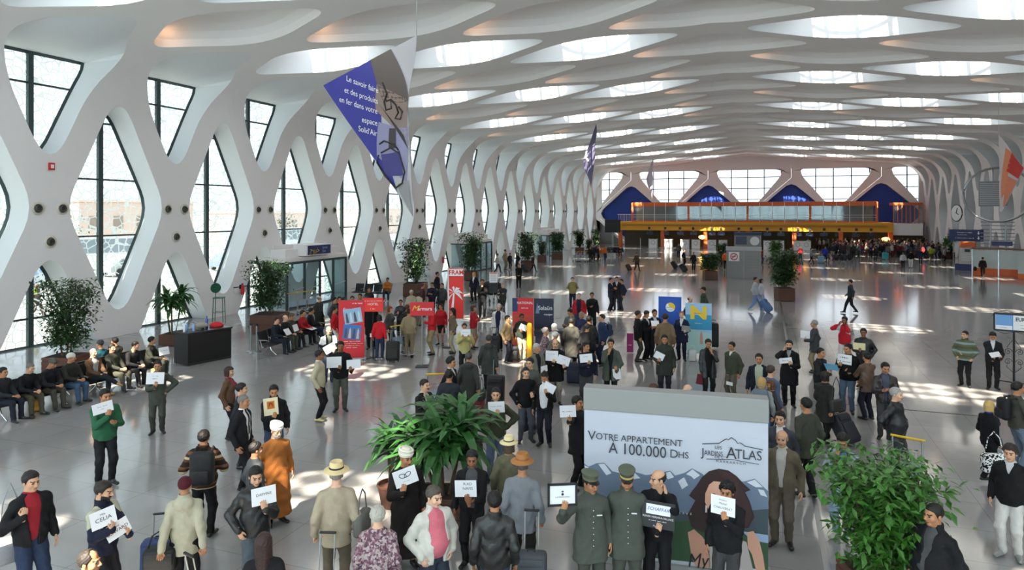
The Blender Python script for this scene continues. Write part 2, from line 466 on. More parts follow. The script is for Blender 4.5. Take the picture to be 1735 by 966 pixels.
# ------------------------------------------------------------------ people: signed-distance bodies meshed as continuous surfaces
def nets(f, org, h):
    """surface nets on a regular grid; returns verts, quads"""
    s = f < 0
    nx, ny, nz = f.shape
    c = np.zeros((nx - 1, ny - 1, nz - 1), np.int8)
    for i in (0, 1):
        for j in (0, 1):
            for k in (0, 1): c += s[i:nx - 1 + i, j:ny - 1 + j, k:nz - 1 + k]
    act = (c > 0) & (c < 8)
    ii = np.argwhere(act)
    if len(ii) == 0: return np.zeros((0, 3)), np.zeros((0, 4), int)
    idx = -np.ones(act.shape, np.int64); idx[act] = np.arange(len(ii))
    acc = np.zeros((len(ii), 3)); cnt = np.zeros(len(ii))
    I, J, K = ii.T
    for ax in range(3):
        o1, o2 = [a for a in range(3) if a != ax]
        for u in (0, 1):
            for v in (0, 1):
                d0 = [0, 0, 0]; d0[o1] = u; d0[o2] = v; d1 = list(d0); d1[ax] = 1
                a = f[I + d0[0], J + d0[1], K + d0[2]]; b = f[I + d1[0], J + d1[1], K + d1[2]]
                x = (a < 0) != (b < 0)
                t = a[x] / (a[x] - b[x]); q = np.tile(np.array(d0, float), (x.sum(), 1)); q[:, ax] = t
                acc[x] += q; cnt[x] += 1
    v = (ii + acc / cnt[:, None]) * h + org
    F_ = []
    for ax in range(3):
        o1, o2 = [(1, 2), (2, 0), (0, 1)][ax]
        n = [nx, ny, nz]; sl0 = [slice(None)] * 3; sl1 = [slice(None)] * 3
        sl0[ax] = slice(0, n[ax] - 1); sl1[ax] = slice(1, n[ax])
        for o in (o1, o2): sl0[o] = slice(1, n[o] - 1); sl1[o] = slice(1, n[o] - 1)
        a = s[tuple(sl0)]; b = s[tuple(sl1)]
        for flip, m in ((False, a & ~b), (True, ~a & b)):
            e = np.argwhere(m)
            if not len(e): continue
            e[:, o1] += 1; e[:, o2] += 1
            def cell(d1, d2):
                q = e.copy(); q[:, o1] -= d1; q[:, o2] -= d2; return idx[q[:, 0], q[:, 1], q[:, 2]]
            quad = np.stack([cell(1, 1), cell(0, 1), cell(0, 0), cell(1, 0)], 1)
            F_.append(quad[:, ::-1] if flip else quad)
    return v, np.concatenate(F_)
def rc(P, a, b, r1, r2, sc=(1, 1, 1)):
    """rounded cone a->b; sc squeezes space so that sections turn elliptical"""
    a = np.array(a, float); b = np.array(b, float); sc = np.array(sc, float)
    p = (P - a) / sc; d = (b - a) / sc; L = max(1e-9, d @ d)
    t = np.clip((p @ d) / L, 0, 1)
    return (np.linalg.norm(p - t[..., None] * d, axis=-1) - (r1 + (r2 - r1) * t)) * min(sc)
def el(P, c, r):
    r = np.array(r, float); q = (P - np.array(c, float)) / r
    k0 = np.linalg.norm(q, axis=-1); k1 = np.linalg.norm(q / r, axis=-1)
    return k0 * (k0 - 1) / np.maximum(k1, 1e-6)
def sm(a, b, k):
    h = np.clip(.5 + .5 * (b - a) / k, 0, 1); return b + (a - b) * h - k * h * (1 - h)
def smax(a, b, k): return -sm(-a, -b, k)
def grid(lo, hi, h):
    lo = np.array(lo) - 2 * h; hi = np.array(hi) + 2 * h
    n = np.maximum(4, np.ceil((hi - lo) / h).astype(int) + 1)
    g = np.stack(np.meshgrid(*[lo[i] + h * np.arange(n[i]) for i in range(3)], indexing='ij'), -1)
    return g, lo
def mesh_np(name, v, f, mats, mi=None, parent=None, M=None, smooth=True):
    me = bpy.data.meshes.new(name); me.vertices.add(len(v)); me.vertices.foreach_set('co', np.ascontiguousarray(v, np.float32).ravel())
    me.loops.add(f.size); me.loops.foreach_set('vertex_index', np.ascontiguousarray(f, np.int32).ravel())
    me.polygons.add(len(f)); me.polygons.foreach_set('loop_start', np.arange(0, f.size, f.shape[1], dtype=np.int32))
    me.polygons.foreach_set('loop_total', np.full(len(f), f.shape[1], np.int32))
    for m in mats: me.materials.append(m)
    if mi is not None: me.polygons.foreach_set('material_index', np.ascontiguousarray(mi, np.int32))
    me.update(calc_edges=True)
    if smooth: me.shade_smooth()
    return link(name, me, parent, M)
def capped(P, segs, k=.03):
    d = None
    for s_ in segs:
        q = rc(P, *s_); d = q if d is None else sm(d, q, k)
    return d
HEADS, HAIRS, HANDS = {}, {}, {}
def head_sdf(P, fem):
    d = el(P, (0, .012, .035), (.074, .094, .084))
    d = sm(d, el(P, (0, -.022, -.035), (.056 if not fem else .053, .068, .084)), .03)
    d = sm(d, el(P, (0, -.062, -.095), (.026, .022, .02)), .025)
    for s_ in (-1, 1):
        d = sm(d, el(P, (s_ * .04, -.058, -.028), (.028, .028, .03)), .02)
        d = smax(d, -el(P, (s_ * .030, -.100, .004), (.017, .018, .012)), .012)
        d = np.minimum(d, el(P, (s_ * .030, -.080, .003), (.0125, .0125, .011)))
        d = sm(d, el(P, (s_ * .077, .01, -.004), (.010, .02, .032)), .006)
    d = sm(d, rc(P, (-.034, -.084, .022), (.034, -.084, .022), .011, .011), .012)
    d = sm(d, rc(P, (0, -.09, .012), (0, -.112, -.026), .008, .014), .009)
    d = sm(d, rc(P, (-.016, -.100, -.031), (.016, -.100, -.031), .009, .009), .008)
    d = sm(d, rc(P, (-.019, -.088, -.056), (.019, -.088, -.056), .008, .008), .006)
    d = sm(d, rc(P, (-.016, -.088, -.067), (.016, -.088, -.067), .008, .008), .004)
    return sm(d, rc(P, (0, .02, -.06), (0, .035, -.19), .054, .060), .03)
def head_mesh(fem, h):
    k = (fem, h)
    if k not in HEADS:
        g, o = grid((-.1, -.14, -.19), (.1, .125, .135), h); v, f = nets(head_sdf(g, fem), o, h); c = v[f].mean(1)
        x, y, z = np.abs(c[:, 0]), c[:, 1], c[:, 2]
        mi = np.zeros(len(f), int)
        mi[(y < -.06) & (z > .018) & (z < .028) & (x > .010) & (x < .052)] = 1
        mi[(y < -.07) & (np.hypot(x - .030, (z - .003) * 1.3) < .0135)] = 2
        mi[(y < -.07) & (z < -.0545) & (z > -.0705) & (x < .024)] = 3
        bd = (y < .0) & (z < -.05 + .55 * np.maximum(0, x - .035)) & (z > -.125) & (mi == 0)
        mo = (y < -.07) & (z < -.040) & (z > -.056) & (x < .032) & (mi == 0)
        HEADS[k] = (v, f, mi, bd, mo)
    return HEADS[k]
def hair_mesh(kind, h):
    k = (kind, h)
    if k in HAIRS: return HAIRS[k]
    lo, hi = (-.13, -.14, -.12), (.13, .15, .16)
    if kind == 'long': lo = (-.15, -.12, -.34); hi = (.15, .18, .16)
    if kind == 'scarf': lo = (-.16, -.14, -.24); hi = (.16, .17, .16)
    g, o = grid(lo, hi, h); x, y, z = g[..., 0], g[..., 1], g[..., 2]; ax = np.abs(x)
    cr = lambda e: el(g, (0, .014, .036), (.075 + e, .095 + e, .085 + e))
    zl = np.interp(y, [-.12, -.07, -.045, -.018, -.004, .016, .045, .11], [.066, .064, .052, .0, -.028, -.012, -.055, -.082])
    nz = .0022 * (np.sin(x * 190 + 3 * np.sin(y * 70)) + np.sin(z * 170 + y * 150 + 2 * np.sin(x * 60)))
    tp = lambda e, w_=.045: .0025 + e * np.clip((z - zl) / w_, 0, 1) ** .7
    if kind == 'short': d = smax(el(g, (0, .014, .036), (.075, .095, .085)) - tp(.013) + nz, zl - z, .004)
    elif kind == 'thick': d = smax(cr(0) - tp(.026, .06) + 2 * nz, zl - .008 - z, .006)
    elif kind == 'crop': d = smax(cr(0) - tp(.006) + .5 * nz, zl - z, .003)
    elif kind == 'bald': d = smax(smax(cr(.007) + nz, zl - z, .01), z - .045 - np.clip(y, -.1, .1) * .35, .012)
    elif kind == 'recede': d = smax(smax(cr(0) - tp(.009) + nz, zl - z, .004), -el(g, (0, -.085, .10), (.062, .085, .07)), .006)
    elif kind == 'bob':
        d = smax(cr(.024) + nz, np.where(y < -.02, .055 + .3 * (-.02 - y) * 0, -.2) - z, .015)
        sidev = np.minimum(rc(g, (-.072, .02, .03), (-.078, .012, -.085), .028, .03), rc(g, (.072, .02, .03), (.078, .012, -.085), .028, .03))
        d = sm(d, sidev, .02); d = sm(d, rc(g, (0, .075, .02), (0, .07, -.08), .05, .055, (1.3, 1, 1)), .03)
        d = smax(d, np.maximum(-.11 - z, -(y + .055 + 0 * x)) * np.where(z < .05, 1, -1) - np.where(z < .05, 0, 1), .01)
    elif kind == 'long':
        d = smax(cr(.020) + nz, zl - .03 - z, .015)
        d = sm(d, rc(g, (0, .075, .02), (0, .10, -.28), .062, .05, (1.45, 1, 1)) + nz, .04)
        for s_ in (-1, 1): d = sm(d, rc(g, (s_ * .075, .03, .02), (s_ * .085, .045, -.2), .026, .026), .02)
    elif kind == 'bun': d = np.minimum(smax(cr(.012) + nz, zl - z, .012), el(g, (0, .12, .03), (.035, .03, .035)))
    elif kind == 'knit':
        d = smax(el(g, (0, .016, .05), (.092, .11, .095)) + .0012 * np.sin(z * 500), np.where(y < 0, .030, .030 - y * .6) - z, .01)
    elif kind == 'skull': d = smax(cr(.009), .048 - z - y * .35 * 0 + np.where(y > 0, -y * .3, 0), .006)
    elif kind == 'scarf':
        d = smax(sm(cr(.022), rc(g, (0, .03, -.05), (0, .03, -.17), .085, .10), .05), -el(g, (0, -.115, -.012), (.057, .07, .085)), .015)
    elif kind == 'beard':
        d = smax(el(g, (0, -.03, -.05), (.064, .073, .088)) + nz, z + .045 - .6 * np.maximum(0, ax - .03), .008)
        d = smax(d, y - .005, .01); d = smax(d, -el(g, (0, -.105, -.061), (.020, .03, .009)), .004)
    v, f = nets(d, o, h); HAIRS[k] = (v, f); return HAIRS[k]
def hand_mesh(pose, h):
    """right hand, wrist at origin, fingers to -Z, palm towards -Y, thumb towards -X"""
    k = (pose, h)
    if k in HANDS: return HANDS[k]
    curl = {'relax': (18, 24, 16), 'grip': (62, 75, 45), 'hold': (24, 30, 18), 'flat': (4, 5, 4)}[pose]
    g, o = grid((-.085, -.10, -.21), (.06, .05, .05), h)
    d = rc(g, (0, 0, .04), (0, 0, -.02), .024, .024, (1.15, .85, 1))
    d = sm(d, el(g, (.002, 0, -.055), (.040, .015, .05)), .018)
    for i, (x0, L, r) in enumerate(((-.030, .070, .0088), (-.010, .080, .0092), (.011, .074, .0088), (.030, .058, .0078))):
        p = np.array((x0, 0, -.085 - .006 * (1 - abs(x0 - .0) / .03))); a = 0
        for sgl, cu in zip((.45, .32, .23), curl):
            a += R(cu); q = p + L * sgl * np.array((x0 * .9, -math.sin(a), -math.cos(a)))
            d = sm(d, rc(g, p, q, r, r * .92), .0035); p = q; r *= .93
    tp = [np.array(t) for t in {'relax': ((-.03, -.004, -.025), (-.052, -.018, -.055), (-.055, -.030, -.085)),
          'grip': ((-.03, -.006, -.025), (-.048, -.03, -.055), (-.028, -.052, -.075)),
          'hold': ((-.03, -.006, -.025), (-.048, -.028, -.060), (-.040, -.040, -.092)), 'flat': ((-.03, 0, -.025), (-.06, -.008, -.05), (-.072, -.012, -.08))}[pose]]
    d = sm(d, rc(g, tp[0], tp[1], .0135, .011), .008); d = sm(d, rc(g, tp[1], tp[2], .0105, .0085), .003)
    v, f = nets(d, o, h); HANDS[k] = (v, f); return HANDS[k]
def ik(a, b, l1, l2, pole):
    a, b, pole = np.array(a), np.array(b), np.array(pole, float); d = b - a; L = np.linalg.norm(d)
    if L > (l1 + l2) * .995: b = a + d / L * (l1 + l2) * .995; d = b - a; L = np.linalg.norm(d)
    u = d / L; x = (l1 * l1 - l2 * l2 + L * L) / (2 * L); y = math.sqrt(max(1e-6, l1 * l1 - x * x))
    w_ = pole - u * (pole @ u); w_ /= np.linalg.norm(w_) + 1e-9
    return a + u * x + w_ * y, b
# arm presets: wrist (outward, y, z), pole, hand pose, hand direction or None (along the forearm), palm direction (outward, y, z)
ARMS = {
 'down':   ((.265, -.02, .885), (.25, 1, 0), 'relax', None, (-1, .1, 0)),
 'pocket': ((.215, -.10, .96), (.9, 1, 0), 'relax', (-.35, -.1, -1), (-.6, .6, 0)),
 'hip':    ((.20, -.05, 1.02), (1, .35, 0), 'relax', (-.6, -.3, -.6), (-.4, .6, 0)),
 'chest':  ((.10, -.30, 1.14), (.6, .2, -1), 'hold', (-.25, 0, 1), (0, 1, 0)),
 'fold':   ((-.06, -.20, 1.19), (1, -.1, -.5), 'relax', (-1, 0, .1), (0, 1, 0)),
 'phone':  ((.125, -.10, 1.50), (.7, -.3, -1), 'grip', (-.25, .55, .8), (-1, 0, 0)),
 'mouth':  ((.04, -.20, 1.42), (.6, -.2, -1), 'grip', (-.2, .2, 1), (-.3, 1, 0)),
 'back':   ((.07, .17, .98), (1, .4, 0), 'relax', (-.8, 0, -.3), (0, 1, 0)),
 'pull':   ((.27, .20, .84), (.2, 1, 0), 'grip', None, (-.3, 1, 0)),
 'push':   ((.22, -.36, 1.03), (.4, .3, -1), 'grip', (-.1, -.8, -.3), (0, .3, -1)),
 'read':   ((.09, -.27, 1.16), (.5, .3, -1), 'hold', (-.5, -.7, .3), (0, .3, 1)),
 'strap':  ((.14, -.16, 1.27), (.7, .1, -1), 'grip', (-.2, .1, 1), (0, 1, .2)),
 'lap':    ((.09, -.36, .98), (.6, .5, -.6), 'relax', (-.5, -.8, -.1), (0, 0, -1)),
 'swingf': ((.25, -.20, .93), (.2, 1, -.2), 'relax', None, (-1, .1, 0)),
 'swingb': ((.25, .17, .90), (.2, 1, .1), 'relax', None, (-1, .1, 0)),
 'carry':  ((.27, -.01, .875), (.25, 1, 0), 'grip', None, (-1, .1, 0)),
}
SKIN = {'l': '#c99b7c', 'm': '#b07c5a', 'd': '#8a5a3e', 'p': '#d5a98f'}
def fabric(hexc, kind='cloth'):
    n = {'cloth': 'cloth', 'leather': 'leather', 'wool': 'wool'}[kind] + '_' + hexc.lstrip('#')
    if kind == 'leather': return mat(n, hexc, .42, var=.15, scale=9, bump=.25, bscale=30)
    return mat(n, hexc, .9 if kind == 'wool' else .82, spec=.25, var=.12, scale=14, bump=.25, bscale=55)
def pattern(name, kind, cols):
    if name in MATS: return MATS[name]
    m = mat(name, cols[0], .9, spec=.2); nt = m.node_tree; b = nt.nodes['Principled BSDF']; tc = nt.nodes.new('ShaderNodeTexCoord')
    cr = nt.nodes.new('ShaderNodeValToRGB'); cr.color_ramp.interpolation = 'CONSTANT'
    if kind == 'bands':
        wv = nt.nodes.new('ShaderNodeTexWave'); wv.bands_direction = 'Z'; wv.wave_profile = 'SAW'; wv.inputs['Scale'].default_value = 1.3; wv.inputs['Distortion'].default_value = 0
    elif kind == 'tweed':
        wv = nt.nodes.new('ShaderNodeTexVoronoi'); wv.inputs['Scale'].default_value = 42
    else:
        wv = nt.nodes.new('ShaderNodeTexWave'); wv.bands_direction = 'Z'; wv.inputs['Scale'].default_value = 4; wv2 = nt.nodes.new('ShaderNodeTexWave'); wv2.bands_direction = 'X'; wv2.inputs['Scale'].default_value = 4
        ad = nt.nodes.new('ShaderNodeMath'); ad.operation = 'MULTIPLY'
        nt.links.new(tc.outputs['Object'], wv2.inputs['Vector']); nt.links.new(wv.outputs['Fac'], ad.inputs[0]); nt.links.new(wv2.outputs['Fac'], ad.inputs[1])
    nt.links.new(tc.outputs['Object'], wv.inputs['Vector'])
    src = ad.outputs[0] if kind == 'check' else wv.outputs['Fac'] if kind == 'bands' else wv.outputs['Color']
    nt.links.new(src, cr.inputs[0]); els = cr.color_ramp.elements
    els[0].color = srgb(cols[0]); els[0].position = 0
    els[1].color = srgb(cols[1]); els[1].position = 1 / len(cols)
    for i, c in enumerate(cols[2:]):
        e = els.new((i + 2) / len(cols)); e.color = srgb(c)
    nt.links.new(cr.outputs[0], b.inputs['Base Color']); return m
PEOPLE = {}
def place(px, hy, fy=None, h=None, z=None):
    """floor point, depth and height from pixels of head top and feet"""
    if z is None:
        if fy is not None: z = F * HC / (fy - YV)
        else: z = F * (HC - (h or 1.74)) / (hy - YV)
    if h is None: h = HC - (hy - YV) * z / F if fy is not None else 1.74
    h = min(max(h, 1.5), 1.92)
    p = at_depth(px, YV, z); p.z = 0
    return p, z, h
def person(label, px, hy, fy=None, yaw=0, h=None, z=None, loc=None, top='#333333', hem=.84, shirt=None, vee=1.16, opening=0, kind='cloth', pat=None, bottom='#26262a',
           shoes='#1c1a19', hair='short', hc='#17120f', skin='m', arms=('down', 'down'), legs='stand', head=(0, 0), fem=False, g=1.0, beard=None, hat=None,
           hold=None, lod=None, group=None, skirt=None, hood=False, yoke=None, seed=None, collar=None, tie=None, rz=None, wr=None, name='person'):
    global rng
    if loc is None: p, z, h = place(px, hy, fy, h, z)
    else: p, z, h = Vector(loc), z or 30, h or 1.72
    sd_ = seed if seed is not None else (hash_(label) % 1000)
    rr = random.Random(sd_)
    base = math.atan2(-p.x, p.y)
    rzv = base + R(yaw) if rz is None else rz
    root = thing(name, label, 'person', p, rzv, group)
    S = h / 1.75; gz = g
    lod = lod if lod is not None else (0 if z < 13.5 else 1 if z < 24 else 2 if z < 48 else 3)
    hv = (.014, .018, .024, .032)[lod]; hh = (.0062, .0085, .0115, .016)[lod]; hd = (.0042, .0055, .0075, .012)[lod]
    sit = legs.startswith('sit'); up = -.40 if sit else 0.0
    lean = {'sit': -.04, 'sit_lean': -.18, 'sit_back': .06}.get(legs.split(':')[0], 0)
    # ---- skeleton (metres for a 1.75 m figure)
    hipz = .91 + up
    def U(pt):  # upper body point, shifted for sitting and leaning
        x, y, q = pt; t = max(0, (q - .9)); return np.array((x, y + lean * t / .55, q + up))
    sw = .176 * (0.93 if fem else 1) * (1 + .25 * (g - 1))
    legsP = []
    for s_ in (-1, 1):
        hip = np.array((s_ * .085, 0.0, hipz - .02))
        if sit:
            if legs.endswith('cross') and s_ < 0: kn = (s_ * .03, -.47, .60); an = (s_ * -.20, -.66, .36); toe = (s_ * -.24, -.80, .30)
            else: kn = (s_ * .13, -.45, .50); an = (s_ * .13, -.46 + rr.uniform(-.08, .06), .085); toe = None
            kn = np.array(kn); an = np.array(an)
        else:
            if legs == 'walk': fy_ = -.30 if s_ > 0 else .26
            elif legs == 'walk2': fy_ = -.30 if s_ < 0 else .26
            else: fy_ = rr.uniform(-.05, .05)
            an = np.array((s_ * (.095 + (.03 if legs == 'wide' else 0)), fy_ + .02, .085 if not (legs.startswith('walk') and fy_ > 0) else .13)); toe = None
            kn, an = ik(hip, an, .425, .42, (s_ * .12, -1, 0))
        td = np.array((s_ * .06, -.155, -.04)) if toe is None else np.array(toe) - an
        legsP.append((hip, kn, an, td))
    armsP = []
    for s_, ap in zip((-1, 1), arms):
        sh = U((s_ * sw, .01, 1.378)); wrst, pole, hp, hdir, palm = ARMS[ap]
        if wr and wr[0 if s_ < 0 else 1] is not None:
            wv = np.array(wr[0 if s_ < 0 else 1]) / S
        else:
            wv = np.array((wrst[0] * s_, wrst[1] + lean * .5, wrst[2] + (up if ap not in ('lap',) or not sit else up + .08)))
        if sit and ap == 'down': wv = np.array((s_ * .17, -.28, .60))
        wv[0] += rr.uniform(-.012, .012); wv[2] += rr.uniform(-.012, .012)
        el_, wv = ik(sh, wv, .29, .265, (pole[0] * s_, pole[1], pole[2]))
        fd = (wv - el_) / np.linalg.norm(wv - el_)
        hdv = fd if hdir is None else np.array((hdir[0] * s_, hdir[1], hdir[2])); hdv = hdv / np.linalg.norm(hdv)
        pv = np.array((palm[0] * s_, palm[1], palm[2]), float); pv = pv - hdv * (pv @ hdv); pv /= np.linalg.norm(pv) + 1e-9
        armsP.append((sh, el_, wv, hdv, pv, hp))
    # ---- naked body (one mesh with head and hands)
    skin_m = mat('skin_' + skin, SKIN[skin], .55, spec=.35)
    hr_m = mat('hair_' + hc.lstrip('#'), hc, .6, spec=.4)
    V, Fc, MI = [], [], []; off = 0
    def put(v, f, mi):
        nonlocal off
        V.append(v); Fc.append(f + off); MI.append(mi if not np.isscalar(mi) else np.full(len(f), mi)); off += len(v)
    TR = (1.02 * g if not fem else .95 * g)
    def torso(P, e, fe=0):
        d = rc(P, U((0, .0, .98)), U((0, .005, 1.10)), .128 * TR + e, .118 * TR + e, (1.22, .88, 1))
        d = sm(d, rc(P, U((0, .005, 1.10)), U((0, .0, 1.32)), .118 * TR + e, .125 * (1.0 if not fem else .92) + e, (1.28, .92, 1)), .06)
        d = sm(d, rc(P, U((-sw * .74, .012, 1.370)), U((sw * .74, .012, 1.370)), .058 + e * .6, .058 + e * .6), .06)
        for s_ in (-1, 1): d = sm(d, rc(P, U((s_ * .02, .022, 1.475)), U((s_ * sw * .8, .014, 1.392)), .052 + e * .3, .044 + e * .3), .03)
        d = sm(d, rc(P, U((0, .012, 1.40)), U((0, .02, 1.50)), .070 + e * .5, .052 + e * .3), .05)
        if fem:
            for s_ in (-1, 1): d = sm(d, el(P, U((s_ * .075, -.09, 1.27)), (.075 + e, .065 + e, .075 + e)), .04)
        if g > 1.08: d = sm(d, el(P, U((0, -.07, 1.08)), (.15 * g, .12 * g, .15)), .08)
        return d
    def arm(P, A_, e, end=1.0):
        sh, e_, w_ = A_[:3]; w2 = e_ + (w_ - e_) * end
        return sm(rc(P, sh, e_, .050 + e, .042 + e), rc(P, e_, w2, .042 + e, .030 + e), .03)
    def leg(P, L_, e, end=1.0):
        hp, kn, an, td = L_; a2 = kn + (an - kn) * end
        return sm(rc(P, hp, kn, .085 * (1 + .4 * (g - 1)) + e, .056 + e), rc(P, kn, a2, .056 + e, .040 + e), .03)
    allp = np.array([q for a in armsP for q in a[:3]] + [q for l in legsP for q in l[:3]] + [U((0, 0, .9)), U((0, 0, 1.5))])
    def wrap(fn, pts, pad, hvox):
        pts = np.array(pts); return grid(pts.min(0) - pad, pts.max(0) + pad, hvox)
    hb_ = max(hv, .024) if not skirt else hv
    g_, o_ = wrap(None, allp, .2, hb_)
    d = torso(g_, -.006)
    for a in armsP: d = sm(d, arm(g_, a, -.010), .03)
    for l in legsP: d = sm(d, leg(g_, l, -.010), .03)
    v, f = nets(d, o_, hb_); put(v, f, 0)
    hvv, hf, hmi, bd, mo = head_mesh(fem, hh); hmi = hmi.copy()
    if beard in ('full', 'stubble'): hmi[bd] = 4; hmi[mo] = 4
    elif beard == 'mustache': hmi[mo] = 4
    HP = U((0, -.012, 1.632)); HM = np.array(Matrix.Rotation(R(head[0]), 3, 'Z') @ Matrix.Rotation(R(head[1]), 3, 'X'))
    hs = .98 if fem else 1.03
    HT = lambda q: q @ HM.T * hs + HP
    put(HT(hvv), hf, hmi)
    for s_, a in zip((-1, 1), armsP):
        v, f = hand_mesh(a[5], hd); v = v.copy()
        if s_ > 0: v[:, 0] *= -1; f = f[:, ::-1]
        zx = -a[3]; yx = -a[4]; xx = np.cross(yx, zx); B = np.stack([xx, yx, zx], 1)
        put(v @ B.T * 1.0 + a[2], f, 0)
    bmats = [skin_m, hr_m, mat('eye_dark', '#1d1512', .3), mat('lip_' + skin, '#8d5648' if skin in 'lp' else '#6e4034', .5), mat('stubble_' + hc.lstrip('#'), hc, .8)]
    mesh_np('body', np.concatenate(V) * S, np.concatenate(Fc), bmats, np.concatenate(MI), root)
    # ---- clothes
    ph = [rr.uniform(0, 6.3) for _ in range(6)]
    def wrinkle(P, a):
        x, y, q = P[..., 0], P[..., 1], P[..., 2]
        return a * (np.sin(q * 38 + 6 * np.sin(x * 9 + ph[0]) + ph[1]) + np.sin(x * 31 + q * 17 + 4 * np.sin(y * 12 + ph[2]) + ph[3]))
    tm = MATS[pat] if pat else fabric(top, kind)
    if not skirt or skirt != 'none':
        if skirt:
            g_, o_ = grid((-.3, -.3, .40), (.3, .3, 1.1), hv); d = rc(g_, (0, 0, 1.0), (0, 0, .50), .135 * TR, .175, (1.15, .95, 1)); d = smax(d, .53 - g_[..., 2], .01)
            v, f = nets(d, o_, hv); mesh_np('skirt', v * S, f, [fabric(skirt)], None, root)
        elif hem > .3:
            pts = [q for l in legsP for q in l[:3]] + [(0, 0, hipz + .12)]
            g_, o_ = wrap(None, pts, .17, hv)
            ankle = .985
            d = sm(leg(g_, legsP[0], .018, ankle), leg(g_, legsP[1], .018, ankle), .012)
            if sit: d = sm(d, el(g_, (0, .02, hipz + .01), (.18 * TR, .15 * TR, .13)), .05)
            else: d = sm(d, rc(g_, (0, .01, hipz - .01), (0, .005, hipz + .12), .115 * TR, .118 * TR, (1.3, .95, 1)), .04)
            d = d + wrinkle(g_, .0035)
            v, f = nets(d, o_, hv); mesh_np('trousers', v * S, f, [fabric(bottom)], None, root)
    for s_, l in zip((-1, 1), legsP):
        an, td = l[2], l[3]; hs_ = max(hv * .75, .010)
        pts = [an, an + td]; g_, o_ = wrap(None, pts, .09, hs_)
        hl = an + np.array((0, .045, -.035)) if an[2] < .2 else an - td * .2
        tn = an + td
        d = sm(rc(g_, hl, tn, .040, .038, (1, 1, .85)), rc(g_, an, an + (td * .3 if an[2] < .2 else td * .3), .045, .04), .03)
        if an[2] < .2: d = smax(d, (.004 if an[2] < .1 else .02) - g_[..., 2], .004)
        v, f = nets(d, o_, hs_); mesh_np('shoe', v * S, f, [mat('shoe_' + shoes.lstrip('#'), shoes, .4)], None, root)
    e = .021 if kind != 'wool' else .030
    if shirt:
        g_, o_ = grid(U((-.26, -.22, .86)), U((.26, .22, 1.56)), max(hv, .016))
        d = torso(g_, .001); d = smax(d, g_[..., 2] - (1.525 + up), .006); d = smax(d, (.90 + up) - g_[..., 2], .006)
        v, f = nets(d, o_, max(hv, .016)); mi = None; ms = [fabric(shirt)]
        if tie:
            c = v[f].mean(1); ms.append(fabric(tie)); mi = ((np.abs(c[:, 0]) < .028) & (c[:, 1] < 0) & (c[:, 2] > 1.05 + up)).astype(int)
        mesh_np('shirt', v * S, f, ms, mi, root)
    pts = [q for a in armsP for q in a[:3]] + [U((0, .0, 1.55)), np.array((0, 0, hem + up)) if not sit else U((0, 0, .9))]
    if hem < .7 and not sit: pts += [(.2, .2, hem), (-.2, -.2, hem)] + ([l[2] * np.array((1, 1, 0)) + np.array((0, 0, hem)) for l in legsP])
    g_, o_ = wrap(None, pts, .20, hv); zz = g_[..., 2]
    d = torso(g_, e)
    hm = hem if not sit else max(hem, .86)
    if hem < .95:
        lowz = min(hem, .86); wd = .128 * TR + e + (.0 if hem > .7 else .02 + .09 * (.75 - hem))
        a0 = U((0, 0, .98)); a1 = np.array((0, 0.0, lowz + (up if sit else 0) - .02))
        if sit: a1 = U((0, 0.01, .86))
        d = sm(d, rc(g_, a0, a1, .126 * TR + e, wd, (1.22, .92, 1)), .05)
        if hem < .7:
            for l in legsP:
                d = sm(d, rc(g_, l[0], l[0] + (l[2] - l[0]) * min(1, (.9 - hem) / .83 + .05), .11, .12), .06)
                d = sm(d, leg(g_, l, .045), .05)
        if 'walk' in legs and hem > .7:
            for l in legsP: d = sm(d, rc(g_, l[0], l[0] + (l[1] - l[0]) * .3, .09, .09), .05)
    for a in armsP: d = sm(d, arm(g_, a, e * .75 + .004, .97), .035)
    d = d + wrinkle(g_, .0035)
    d = smax(d, (hm + up) - zz, .008)
    d = smax(d, zz - (1.500 + up + (.015 if collar else 0)) - .12 * np.abs(g_[..., 0]) * 0, .008)
    if collar: d = np.minimum(d, smax(np.abs(rc(g_, U((0, .014, 1.45)), U((0, .02, 1.56)), .080, .074)) - .011, zz - (1.545 + up), .004) + np.where(zz < 1.44 + up, 1, 0))
    if hood: d = sm(d, el(g_, U((0, .10, 1.44)), (.13, .075, .10)), .03)
    if shirt:
        x, y = g_[..., 0], g_[..., 1]; zq = zz - up
        half = np.where(zq > vee, (zq - vee) / (1.52 - vee) * .075, 0) + opening * np.clip((1.5 - zq) * 3 + .3, .3, 1)
        if not opening: half = np.where(zq > vee, half, -1)
        d = smax(d, -np.maximum(np.abs(x) - half, y + .035 - lean * 0 - (lean * (zq - .9) / .55)), .006)
    v, f = nets(d, o_, hv); mi = None; ms = [tm]
    if yoke:
        c = v[f].mean(1); ms.append(fabric(yoke)); sa = np.linalg.norm(c - armsP[0][0], axis=1) < .19; sb = np.linalg.norm(c - armsP[1][0], axis=1) < .19
        mi = ((sa | sb) & (np.abs(c[:, 0]) > .10)).astype(int)
    mesh_np({True: 'robe', False: 'coat' if hem < .66 else 'jacket'}[hem < .3], v * S, f, ms, mi, root)
    # ---- hair and hat
    hk = max(hh, .0075)
    if hair and hair != 'none':
        v, f = hair_mesh(hair, hk)
        nm = {'knit': 'cap', 'skull': 'cap', 'scarf': 'headscarf'}.get(hair, 'hair'); hm_ = hr_m if nm == 'hair' else fabric(hc, 'wool')
        mesh_np(nm, HT(v) * S, f, [hm_], None, root)
    if beard == 'full':
        v, f = hair_mesh('beard', hk); mesh_np('beard', HT(v) * S, f, [hr_m], None, root)
